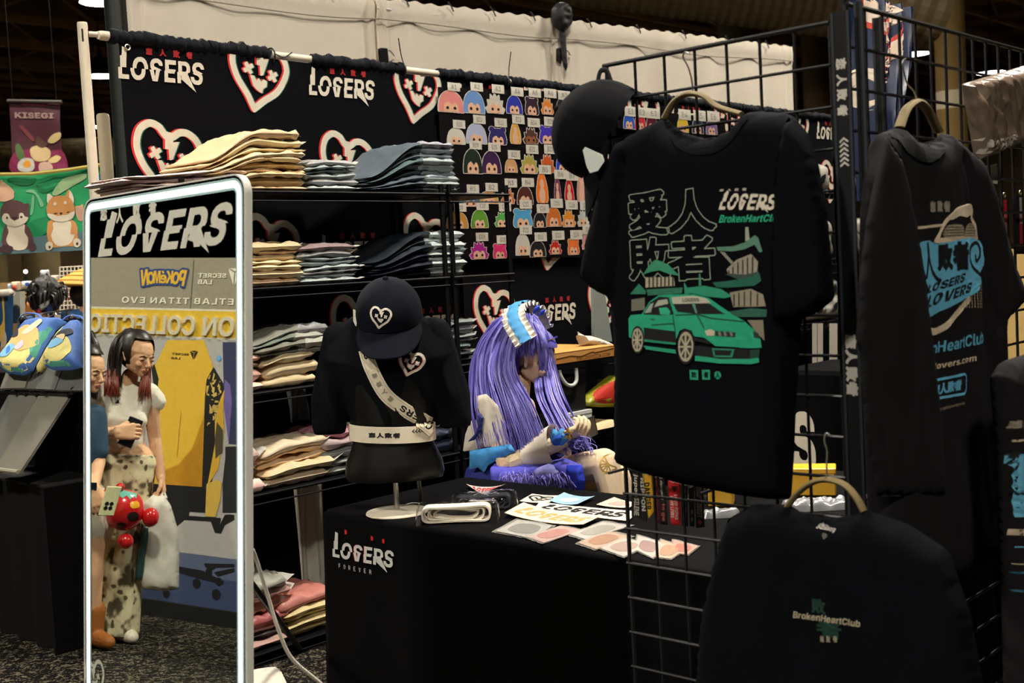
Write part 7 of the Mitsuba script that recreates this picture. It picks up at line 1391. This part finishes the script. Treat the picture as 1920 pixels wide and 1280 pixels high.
# slanted grey display boards, their lower edges hanging over the skirt
BRD = [mat(c, .5, spec=.4) for c in ((118, 116, 106), (96, 98, 94), (104, 104, 98), (86, 88, 86))]
def slant(pts, X0, X1, col, label, thick=.012):
    """A board given by four picture corners (lower left, lower right, upper right, upper left), lower edge at X0, upper edge at X1."""
    P = np.array([at_x(*pts[0], X0), at_x(*pts[1], X0), at_x(*pts[2], X1), at_x(*pts[3], X1)]); n = np.cross(P[1] - P[0], P[3] - P[0]); n /= np.linalg.norm(n)
    if n @ (CAM - P[0]) < 0: n = -n
    V = np.vstack([P, P - n * thick]); f = [[0, 1, 2, 3], [7, 6, 5, 4], [0, 4, 5, 1], [1, 5, 6, 2], [2, 6, 7, 3], [3, 7, 4, 0]]; m = tm(V, f); m.fix_normals(); return P, n, m
BX0, BX1 = 2.36, 2.60
for i, (pts, c, lab) in enumerate((([(-60, 880), (-32, 890), (52, 738), (18, 736)], 1, 'grey slanted display board at the far left, lower row'), ([(-24, 884), (0, 884), (72, 738), (22, 736)], 2, 'grey slanted display board, middle of the lower row'), ([(-10, 880), (36, 886), (132, 740), (74, 738)], 0, 'grey slanted display board with a bottom lip, right end of the lower row'))):
    P, n, m = slant(pts, BX0, BX1, None, lab); k = solo('display_board', m, BRD[c], lab, 'display board')
    part(k, 'lip', tube([P[0] + n * .006, P[1] + n * .006], .010, 6), mat((150, 146, 130), .5))
    part(k, 'clip', cat(*[man(ball(P[j] + n * .006, .018)) for j in (2,)]), mat((14, 14, 16), .4), smooth=True)
for i, (pts, c, lab) in enumerate((([(0, 728), (46, 727), (80, 610), (44, 607)], 0, 'pale slanted display board under the larger tote bag'), ([(50, 728), (102, 730), (150, 606), (84, 610)], 1, 'dark grey slanted display board between the two tote bags'), ([(104, 731), (160, 732), (190, 610), (150, 606)], 3, 'slanted display board under the smaller tote bag'))):
    P, n, m = slant(pts, 2.56, 2.85, None, lab); solo('display_board', m, BRD[c], lab, 'display board')
a, b = at_x(-30, 733, BX1 - .01), at_x(142, 737, BX1 - .01); k = solo('display_rail', tube([a, b], .009, 8), mat((16, 16, 18), .4), 'black rail with clips along the top of the lower grey boards', 'rail', smooth=True)
for x in (28, 83, 140): part(k, 'clip', man(ball(at_x(x, 732, BX1 - .02), .020)), mat((14, 14, 16), .4), smooth=True)
a, b = at_x(40, 607, 2.86), at_x(160, 598, 2.86); k = solo('display_rail', tube([a, b], .008, 8), mat((16, 16, 18), .4), 'black rail with clips that the tote bags hang from', 'rail', smooth=True)
for x, y in ((43, 600), (136, 598)): part(k, 'clip', man(ball(at_x(x, y, 2.84), .022)), mat((14, 14, 16), .4), smooth=True)
# tote bags with bright abstract prints
def tote(front, side, X0, X1, label, blobs, seed):
    """front: outline in picture points; the bag lies on the slanted board, its lower end towards the aisle."""
    k = thing('tote_bag', label, 'tote bag'); yb, yt = max(p[1] for p in front), min(p[1] for p in front)
    O = at_x(np.mean([p[0] for p in front]), yb, X0); Ut = at_x(np.mean([p[0] for p in front]), yt, X1) - O; Ut -= np.array([0, 1, 0]) * Ut[1]; Ut /= np.linalg.norm(Ut); S = np.array([0, -1.0, 0]); N = np.cross(S, Ut)
    def conv(pts):
        out = []
        for p in pts: d = ray(*p); P = CAM + d * (((O - CAM) @ N) / (d @ N)) - O; out.append((P @ S, P @ Ut))
        return out
    g = Polygon(conv(front)).buffer(.01).buffer(-.01); m = lay(puff(g, .014, lambda p, q: .055 * q ** .8 + q * folds(p, .010, seed, 9, 6), lambda p, q: .02 * q, roll=.06), O, S, Ut); part(k, 'body', m, mat((70, 108, 176), .8, sheen=.2), smooth=True)
    hgt = max(q[1] for q in g.exterior.coords)
    for pts, col, off in blobs: part(k, 'printed_patch', onto(blob(conv(pts), 5).intersection(g.buffer(-.004)), O, S, Ut, m, off, .03), mat(col, .8))
    if side: ms = lay(puff(Polygon(conv(side)).buffer(0), .014, lambda p, q: .03 * q, lambda p, q: .03 * q, roll=.04), O - N * .02, S, Ut); part(k, 'gusset', ms, mat((202, 188, 120), .85), smooth=True)
    part(k, 'handle', tube([O + a_ * S + b_ * Ut + N * .03 for a_, b_ in spline(conv([(front[-2][0] + 4, yt + 3), (front[-2][0] + 16, yt - 5), (front[-2][0] + 36, yt - 4), (front[-2][0] + 46, yt + 4)]), 6)], .006, 6, flat=.5), mat((64, 100, 180), .7)); return k
YEL, TEALP, LB, OR, PUR, INK2, LILAC = (206, 196, 124), (78, 150, 130), (120, 176, 214), (222, 170, 110), (150, 130, 170), (44, 46, 56), (196, 180, 196)
tote([(2, 690), (14, 700), (44, 704), (62, 694), (84, 650), (104, 620), (126, 604), (118, 600), (80, 602), (58, 606), (40, 630), (14, 668)], [(62, 694), (70, 690), (104, 642), (134, 606), (126, 604), (104, 624), (82, 656)], 2.56, 2.84, 'larger tote bag with a blue, yellow and orange print lying on the slanted boards',
     [([(4, 686), (14, 698), (44, 701), (60, 692), (80, 650), (60, 640), (30, 650)], YEL, .003), ([(6, 690), (20, 699), (50, 700), (44, 704), (14, 701)], TEALP, .005), ([(76, 648), (92, 632), (102, 622), (84, 662), (68, 676)], TEALP, .004), ([(34, 652), (60, 626), (86, 632), (76, 660), (50, 674)], OR, .005), ([(14, 680), (34, 660), (44, 666), (30, 684)], LB, .006), ([(32, 640), (48, 630), (50, 644), (38, 648)], INK2, .007), ([(44, 668), (58, 654), (60, 664), (50, 672)], LILAC, .007), ([(58, 640), (88, 614), (92, 620), (70, 640)], (214, 200, 170), .006), ([(28, 672), (34, 664), (36, 674), (30, 680)], (70, 120, 200), .008)], 2.0)
tote([(84, 686), (100, 694), (130, 694), (156, 688), (160, 640), (156, 606), (142, 610), (120, 632), (100, 660)], None, 2.56, 2.84, 'smaller tote bag with a blue and cream print cut off by the mirror',
     [([(86, 684), (100, 690), (130, 688), (146, 676), (140, 650), (110, 656)], YEL, .003), ([(86, 687), (104, 690), (136, 690), (128, 695), (98, 694)], TEALP, .005), ([(106, 652), (124, 640), (146, 634), (148, 644), (122, 654)], INK2, .006), ([(104, 660), (130, 650), (132, 660), (108, 672)], LB, .006), ([(120, 650), (136, 646), (134, 656)], (214, 190, 150), .007)], 4.0)
# upright panels behind
X2 = 3.1
q = nb([(14, 606), (38, 606), (37, 546), (16, 548)], X2); k = thing('sign_panel', 'white upright panel with small dark lettering at the left', 'sign'); part(k, 'panel', slab(Polygon(q), (X2, 0, 0), *AISLE, .03), mat((176, 170, 154), .7))
for i, s in enumerate(('GAMEHIVE', 'BH', 'STUDIO', 'ORIGINAL')): y = 567 + 5.4 * i; w_ = (6, 3.4, 5.5, 6)[i]; part(k, 'printed_lettering', decal(fit(text(s, 1, 800), *(lambda z: (z[0][0], z[0][1], z[1][0], z[1][1]))(nb([(30 - w_, y + (1.2 if i != 1 else 3)), (30 + w_, y - (1.2 if i != 1 else 2))], X2))), plane((X2 - .002, 0, 0), *AISLE)), mat((70, 66, 60), .7)) if i in (1,) else None
k = thing('art_panel', 'upright panel with a blue and gold print at the left edge', 'panel'); q = nb([(-20, 655), (14, 640), (15, 552), (-20, 556)], X2 - .1); part(k, 'panel', slab(Polygon(q), (X2 - .1, 0, 0), *AISLE, .03), mat((34, 70, 110), .6)); 
for pts, col in (([(-4, 620), (6, 600), (4, 560), (8, 560), (10, 640), (4, 645)], (196, 160, 70)), ([(2, 650), (8, 620), (13, 630), (12, 645)], (176, 170, 160)), ([(-12, 590), (-2, 570), (0, 610), (-10, 620)], (40, 90, 190))): part(k, 'printed_patch', decal(blob(nb(pts, X2 - .1), 5), plane((X2 - .102, 0, 0), *AISLE)), mat(col, .6))
part(k, 'top_rail', tube([at_x(-30, 552, X2 - .12), at_x(22, 548, X2 - .12)], .02, 8), mat((210, 204, 190), .4), smooth=True)
k = thing('chrome_rack', 'low chrome wire rack with small white cards behind the tote bags', 'rack')
for (a, b) in (((44, 592), (136, 580)), ((48, 604), (110, 598)), ((44, 592), (48, 604)), ((66, 588), (70, 602)), ((90, 586), (92, 600)), ((104, 584), (108, 600)), ((126, 582), (124, 598)), ((48, 604), (46, 676)), ((110, 598), (108, 690))): part(k, 'wire', bar(at_x(*a, 3.12), at_x(*b, 3.12), .006), mat((190, 184, 172), .25, metal=.9))
for x in (72, 108): q = nb([(x - 6, 602), (x + 5, 602), (x + 5, 590), (x - 6, 590)], 3.11); part(k, 'card', slab(Polygon(q), (3.11, 0, 0), *AISLE, .004), mat((196, 186, 176), .7))

# green banner with two animals, purple banner above it
def fabric_banner(name, label, corners, D, col, wob):
    """A hung banner between picture corners (upper left, upper right, lower right, lower left) at distance D."""
    k = thing(name, label, 'banner'); P = [at_d(*c, D) for c in corners]; S = P[1] - P[0]; S[2] = 0; S /= np.linalg.norm(S); N = np.cross(S, [0, 0, 1.0])
    if N @ (CAM - P[0]) < 0: N = -N
    O = P[0].copy(); O[2] = 0
    conv = lambda pts: [(((Q := CAM + ray(*p) * (((O - CAM) @ N) / (ray(*p) @ N))) - O) @ S, Q[2]) for p in pts]
    q = np.array(conv(corners)); hgt = lambda p: wob * (meshkit.fbm(np.c_[p[:, 0] * 2.2, p[:, 1] * 3.0 + p[:, 0] * 1.6, 0 * p[:, 0] + 3], 3) - .5) * 2
    surf = lambda off: (lambda p: O + p[:, :1] * S + p[:, 1:2] * [0, 0, 1.0] + N * (hgt(p) + off)[:, None])
    part(k, 'cloth', decal(Polygon(q), surf(0.0), .07), mat(col, .7, sheen=.2), smooth=True)
    def show(g, c, off, nm='printed_picture'): return part(k, nm, decal(g, surf(off), .06), mat(c, .7), smooth=True)
    return k, conv, show
Zg = lambda pts: [(x / 7.11, 300 + y / 7.11) for x, y in pts]
k, cv, show = fabric_banner('green_banner', 'wrinkled green banner printed with a sitting brown animal and a sitting orange animal', [(-30, 330), (206, 307), (206, 464), (-30, 480)], 7.5, (40, 156, 98), .05)
gb = lambda pts, c, off, sm=True: show((blob if sm else Polygon)(cv(Zg(pts))).buffer(0), c, off)
gb([(-200, 1090), (200, 1060), (640, 1000), (1100, 950), (1460, 930), (1460, 1180), (900, 1215), (-200, 1265)], (88, 116, 122), .006, False)
for pts, c in (([(0, 280), (60, 300), (180, 400), (190, 450), (170, 520), (0, 540)], (214, 170, 140)), ([(1000, 630), (1060, 610), (1110, 600), (1110, 790), (1030, 790)], (210, 168, 140)), ([(700, 440), (830, 270), (1000, 200), (1160, 190), (1150, 250), (1000, 330), (900, 390), (760, 470)], (158, 190, 140)), ([(340, 420), (450, 400), (580, 580), (540, 620), (470, 460)], (120, 180, 136)), ([(400, 720), (430, 480), (460, 520), (440, 700)], (110, 176, 130)), ([(480, 330), (600, 380), (800, 330), (640, 430), (520, 420)], (22, 120, 72)), ([(100, 250), (260, 220), (470, 240), (400, 330), (220, 330)], (24, 124, 76)), ([(380, 850), (640, 760), (640, 960), (430, 1030)], (20, 132, 80)), ([(1310, 230), (1430, 180), (1440, 420), (1360, 420)], (30, 90, 140)), ([(1320, 350), (1370, 360), (1380, 420), (1450, 420), (1450, 470), (1320, 470)], (120, 76, 54))): gb(pts, c, .006)
BR, WH, TAN = (92, 62, 64), (218, 206, 184), (202, 142, 82)
# brown one
for pts, c, o in (([(90, 860), (320, 850), (400, 920), (440, 1040), (430, 1160), (300, 1190), (60, 1190), (10, 1080), (30, 920)], BR, .009), ([(-10, 1160), (60, 1130), (160, 1160), (130, 1230), (20, 1240), (-30, 1200)], (70, 46, 50), .012), ([(380, 1130), (440, 1100), (480, 1150), (460, 1200), (390, 1210)], (80, 54, 58), .012), ([(95, 860), (320, 850), (330, 960), (372, 1050), (330, 1180), (180, 1195), (70, 1080), (100, 960)], WH, .011), ([(10, 760), (20, 640), (90, 560), (200, 535), (310, 570), (380, 660), (385, 760), (330, 840), (220, 880), (110, 870), (40, 820)], BR, .013), ([(330, 600), (385, 575), (388, 640), (370, 680)], BR, .013), ([(25, 770), (60, 715), (120, 720), (150, 780), (200, 800), (260, 780), (265, 720), (310, 705), (340, 750), (385, 770), (340, 840), (220, 885), (110, 870), (40, 830)], WH, .015), ([(175, 760), (225, 760), (215, 800), (190, 802)], (60, 36, 40), .017), ([(85, 765), (105, 755), (115, 775), (95, 785)], (40, 28, 30), .017), ([(280, 755), (300, 745), (310, 765), (290, 775)], (40, 28, 30), .017)): gb(pts, c, o)
# orange one
for pts, c, o in (([(680, 800), (940, 790), (1030, 880), (1040, 1000), (1060, 1130), (900, 1150), (700, 1160), (650, 1060), (640, 900)], TAN, .009), ([(725, 830), (940, 815), (950, 980), (1000, 1000), (940, 1120), (780, 1140), (700, 1020), (725, 920)], WH, .011), ([(620, 1130), (660, 1090), (710, 1100), (725, 1160), (680, 1200), (630, 1190)], WH, .013), ([(990, 1080), (1020, 1045), (1075, 1060), (1085, 1120), (1040, 1165), (1000, 1140)], WH, .013), ([(665, 1150), (690, 1145), (690, 1175), (670, 1172)], (40, 30, 30), .015), ([(1025, 1105), (1052, 1100), (1050, 1132), (1030, 1130)], (40, 30, 30), .015), ([(630, 700), (635, 600), (700, 500), (820, 475), (930, 500), (990, 590), (1000, 690), (960, 780), (820, 820), (690, 790)], TAN, .013), ([(635, 570), (640, 450), (712, 490), (690, 560)], WH, .012), ([(905, 500), (930, 405), (975, 470), (990, 560), (960, 590)], WH, .012), ([(880, 490), (915, 400), (930, 410), (920, 500)], TAN, .014), ([(635, 720), (700, 720), (780, 745), (830, 735), (900, 730), (1000, 680), (960, 785), (820, 825), (690, 790)], WH, .015), ([(722, 575), (745, 560), (765, 580), (745, 608), (725, 600)], WH, .016), ([(860, 560), (885, 545), (902, 565), (885, 590), (865, 585)], WH, .016), ([(805, 705), (825, 697), (842, 706), (825, 724)], (30, 22, 24), .017), ([(720, 712), (780, 700), (750, 716)], (50, 34, 30), .017), ([(895, 694), (930, 684), (915, 700)], (50, 34, 30), .017)): gb(pts, c, o)
part(k, 'yellow_binding', tube([at_d(*p, 7.46) for p in ((-30, 327), (60, 326), (130, 318), (206, 306))], .012, 6), mat((196, 176, 90), .7))
k, cv, show = fabric_banner('purple_banner', 'dark red hanging banner lettered KISEGI with a cartoon rabbit over a bowl', [(18, 190), (112, 192), (119, 340), (26, 340)], 13.0, (58, 15, 28), .03)
Zk = lambda pts: [(x / 4, y / 4) for x, y in pts]; pb = lambda pts, c, off, sm=True: show((blob if sm else Polygon)(cv(Zk(pts))).buffer(0), c, off)
show(warp(text('KISEGI', 1, 900), cv(Zk([(118, 888), (410, 892), (408, 850), (116, 842)]))), (128, 104, 100), .01, 'printed_lettering'); show(warp(text('KISEGI.COM', 1, 500), cv(Zk([(180, 792), (340, 796), (340, 780), (180, 768)]))), (140, 40, 60), .01, 'printed_lettering')
pb([(100, 1160), (200, 1120), (330, 1140), (470, 1130), (478, 1300), (104, 1300)], (112, 26, 62), .004)
for pts, c, o in (([(235, 1110), (300, 1090), (370, 1120), (380, 1170), (350, 1205), (280, 1210), (240, 1170)], (176, 152, 110), .010), ([(360, 1060), (400, 1010), (460, 995), (455, 1040), (400, 1075)], (172, 150, 104), .010), ([(365, 1200), (420, 1165), (458, 1180), (430, 1215), (380, 1222)], (186, 164, 112), .010), ([(150, 950), (180, 950), (250, 1030), (255, 1060), (220, 1040)], (96, 40, 44), .008), ([(270, 1080), (290, 1020), (330, 1060), (360, 1080), (320, 1110)], (70, 44, 36), .012), ([(120, 1100), (150, 1080), (190, 1160), (180, 1205), (140, 1190)], (70, 92, 50), .010), ([(140, 1230), (180, 1190), (250, 1195), (265, 1260), (220, 1290), (150, 1280)], (176, 172, 164), .012), ([(180, 1230), (210, 1200), (240, 1225), (225, 1255), (190, 1255)], (206, 140, 50), .014), ([(300, 1230), (360, 1215), (400, 1250), (380, 1300), (310, 1300)], (176, 146, 130), .012)): pb(pts, c, o)
for p in ((24, 189), (106, 191)): part(k, 'wire', bar(at_d(*p, 12.97), at_d(*p, 12.97) * [1, 1, 0] + [0, 0, 12.0], .0025), SB)
part(k, 'rod', tube([at_d(*p, 12.97) for p in ((14, 189), (116, 191))], .02, 8), mat((60, 54, 50), .5))

# visitors behind the tote bags: a dark-haired one, one in a straw hat, and the racks they look at
class At:
    def __init__(s, D): s.D = D; s.c = -FW * [1, 1, 0]; s.c /= np.linalg.norm(s.c); s.r = RT * [1, 1, 0]; s.r /= np.linalg.norm(s.r)
    def __call__(s, x, y, dz=0.0): return at_d(x, y, s.D) + s.c * dz
def visitor(D, hx, hy, hsize, clothes, label, sleeves, face, hair, looks):
    A = At(D); k = thing('person', label, 'person'); h = A(hx, hy); nk = h - [0, 0, .14]; ch = nk - [0, 0, .22]; hp = np.array([nk[0], nk[1], .95]); s = A.r * .18
    tors = union(hull((hp, .14), (hp + A.r * .08, .11), (hp - A.r * .08, .11)), hull((hp, .13), (ch, .125)), hull((ch, .12), (nk + s * .85 - [0, 0, .07], .06), (nk - s * .85 - [0, 0, .07], .06)), limb([nk + s - [0, 0, .08], nk + s * 1.35 - [0, 0, .36], nk + s * 1.1 + looks * .22 - [0, 0, .50]], [.062, .05, .04]), limb([nk - s - [0, 0, .08], nk - s * 1.35 - [0, 0, .36], nk - s * 1.1 + looks * .2 - [0, 0, .5]], [.062, .05, .04]))
    legs = union(*[limb([hp + A.r * d, hp + A.r * d - [0, 0, .45], hp + A.r * d * 1.1 - [0, 0, .86]], [.1, .07, .055]) for d in (.085, -.085)], *[hull((np.array([hp[0], hp[1], .05]) + A.r * d, .05), (np.array([hp[0], hp[1], .04]) + A.r * d + looks * .15, .038)) for d in (.093, -.093)])
    part(k, 'jacket', skin(tors, .02, 6), mat(clothes, .7), smooth=True); part(k, 'trousers', skin(legs, .025, 6), mat((28, 28, 34), .8), smooth=True)
    part(k, 'body', skin(union(limb([nk - [0, 0, .05], h - [0, 0, .06]], [.055, .05]), hand(nk + s * 1.1 + looks * .22 - [0, 0, .50], looks - np.array([0, 0, .3]), [0, 0, -1], -A.r, .17, .6), hand(nk - s * 1.1 + looks * .2 - [0, 0, .50], looks - np.array([0, 0, .3]), [0, 0, -1], A.r, .17, .6)), .008, 4), SK2, smooth=True)
    at, hm = add_head(k, h - [0, 0, .115] + looks * .02, looks - np.array([0, 0, .25]), .228, SK2); return A, k, h
A, k, h = visitor(9.4, 88, 552, 1, (46, 84, 132), 'visitor with tousled black hair and a blue patterned top, seen from behind', None, None, None, FW * [1, 1, 0] + RT * [.3, .3, 0])
hb_ = trimesh.creation.icosphere(4, 1.0); v = hb_.vertices; hb_.vertices = v * np.array([.135, .135, .150]) * (1 + .22 * (meshkit.fbm(v * 3.1 + 7, 3) - .5))[:, None]; HRk = part(k, 'hair', moved(hb_, None, h + A.c * .03 - [0, 0, .0]), mat((20, 19, 18), .55, spec=.5), smooth=True)
rng = np.random.default_rng(12); part(HRk, 'locks', locks([[h + A.c * .04 + (d := np.array([rng.normal(), rng.normal(), abs(rng.normal())]) / 1.7) * .06, h + A.c * .04 + d * .13 - [0, 0, .03], h + A.c * .045 + d * .14 - [0, 0, .10 + .04 * rng.random()]] for _ in range(110)], .012, 3, 5, .006), mat((30, 28, 26), .5, spec=.5), smooth=60, kind='stuff')
for pts, col in (([(86, 572), (100, 564), (108, 560), (104, 574), (92, 582)], (190, 190, 180)), ([(80, 580), (90, 576), (94, 588), (82, 590)], (150, 40, 60)), ([(98, 578), (110, 566), (114, 588), (102, 592)], (30, 50, 110))): part(k, 'printed_patch', lay(puff(Polygon([((P := A(*p, .0)) @ A.r, P[2]) for p in pts]), .02, lambda p, q: .02 * q, None, roll=.03), h * [1, 1, 0] - A.r * (h @ A.r) + A.c * .16, A.r, np.array([0, 0, 1.0])), mat(col, .7), smooth=True)
A, k, h = visitor(10.6, 158, 546, 1, (60, 110, 160), 'visitor in a wide conical straw hat half hidden by the mirror', None, None, None, RT * [-.6, -.6, 0] + FW * [.6, .6, 0])
part(k, 'hair', moved(trimesh.creation.icosphere(3, .125), None, h + [0, 0, -.02]), mat((34, 24, 20), .5), smooth=True)
sh_ = k; k = thing('straw_hat', 'wide conical straw hat worn by the visitor beside the mirror', 'hat'); hat = lathe([(.28, -.01), (.285, 0), (.23, .05), (.15, .10), (.07, .145), (.008, .165), (.001, .16), (.06, .135), (.15, .085), (.24, .03)], 40); part(k, 'straw', moved(hat, rotx(.0) @ roty(.12), h + [0, 0, .045] + A.r * .03), mat((214, 160, 74), .75), smooth=50)
for r, z in ((.25, .034), (.19, .078), (.12, .118)): part(k, 'woven_ring', moved(tube([(r * math.cos(t), r * math.sin(t), z) for t in np.linspace(0, 6.2832, 41)], .004, 5), roty(.12), h + [0, 0, .047] + A.r * .03), mat((176, 122, 50), .8))
k = thing('white_grid_rack', 'white wire grid rack behind the straw-hat visitor', 'rack'); A = At(11.2)
for i in range(7): part(k, 'wire', bar(A(112 + 7 * i, 500 - .5 * i), A(114 + 7 * i, 640), .006), mat((214, 206, 190), .4))
for i in range(17): part(k, 'wire', bar(A(112, 501 + 8 * i), A(156, 499 + 8 * i), .006), mat((214, 206, 190), .4))
for i, (x0, y0, x1, y1, D, col, lab) in enumerate(((22, 548, 40, 528, 11, (206, 176, 150), 'pinkish picture card on the far rack'), (15, 546, 24, 532, 11.2, (160, 186, 200), 'pale blue card on the far rack'), (41, 543, 61, 527, 10.8, (206, 202, 196), 'white card with a blue mark on the far rack'), (40, 566, 70, 550, 10.5, (196, 168, 40), 'yellow plush-like bundle on the far rack'), (62, 530, 72, 526, 11, (190, 150, 100), 'tan box on the far rack'), (76, 524, 94, 506, 9.5, (176, 178, 186), 'pale bag hanging above the dark-haired visitor'), (95, 530, 112, 516, 9.6, (190, 176, 160), 'cream bag hanging beside the hall column'), (42, 600, 74, 566, 10.2, (176, 112, 40), 'orange striped cloth on the far rack'), (40, 590, 66, 572, 10.1, (28, 24, 26), 'black cloth on the far rack'), (112, 566, 132, 552, 11.1, (150, 84, 60), 'brown picture on the white grid'), (114, 590, 130, 574, 11.1, (60, 40, 40), 'dark picture on the white grid'))):
    A = At(11.1 + .02 * i); o = A(x0, y0); w_, h_ = (A(x1, y0) - o) @ A.r, A(x0, y1)[2] - o[2]; m = lay(puff(rrect(0, 0, w_, h_, min(w_, h_) * .15), min(w_, h_) / 7, lambda p, q: .03 * q + .02 * q * meshkit.noise(np.c_[p * 14, 0 * p[:, 0] + i]), lambda p, q: .02 * q, roll=.05), o, A.r, np.array([0, 0, 1.0])); kk = solo('stand_goods', m, mat(col, .7), lab, 'goods', smooth=50)
    if i == 0: part(kk, 'red_mark', lay(puff(Point(w_ / 2, h_ * .45).buffer(.02), .008, lambda p, q: .01 * q, None, roll=.02), o + A.c * .045, A.r, np.array([0, 0, 1.0])), mat((200, 60, 50), .6))
    if i == 2: part(kk, 'blue_mark', slab(sbox(w_ * .55, h_ * .45, w_ * .9, h_ * .8), o + A.c * .05, A.r, np.array([0, 0, 1.0]), .005), mat((50, 90, 190), .6))
A = At(11.4); k = thing('far_rack', 'beige counter holding small goods beyond the dark-haired visitor', 'counter'); o = A(8, 620); part(k, 'counter', lay(bx(0, 1.1, 0, A(8, 550)[2], -.5, 0, .01), o * [1, 1, 0], A.r, np.array([0, 0, 1.0]), A.c), mat((120, 92, 60), .8))
for i_, z in enumerate((.45, .8, 1.1)): part(k, 'shelf_edge', lay(bx(0, 1.1, z, z + .03, 0, .02), o * [1, 1, 0], A.r, np.array([0, 0, 1.0]), A.c), mat((150, 120, 80), .7))
part(k, 'back_board', lay(bx(-.5, 1.7, 0, 1.70, -.62, -.58), o * [1, 1, 0], A.r, np.array([0, 0, 1.0]), A.c), mat((150, 120, 80), .8))
k = thing('spot_lamp', 'small star-bright white spot lamp beside the hall column', 'lamp'); A = At(13); o = A(48, 509); put(free(k + '__bulb'), moved(trimesh.creation.icosphere(2, .02), None, o), mat((240, 240, 245)), emit=(40, 40, 46), pick=.02); part(k, 'stand', bar(o - [0, 0, .04], (o[0], o[1], 0), .012), SB)
q = at_d(195, 290, 5.6); k = solo('metal_bracket', slab(rrect(-.025, -.15, .025, .15, .015), at_y(196, 280, BY + .05), RT * [1, 1, 0] / np.linalg.norm(RT[:2]), (0, 0, 1.0), .02), mat((150, 140, 118), .5), 'pale metal plate beside the left edge of the black banner', 'bracket')
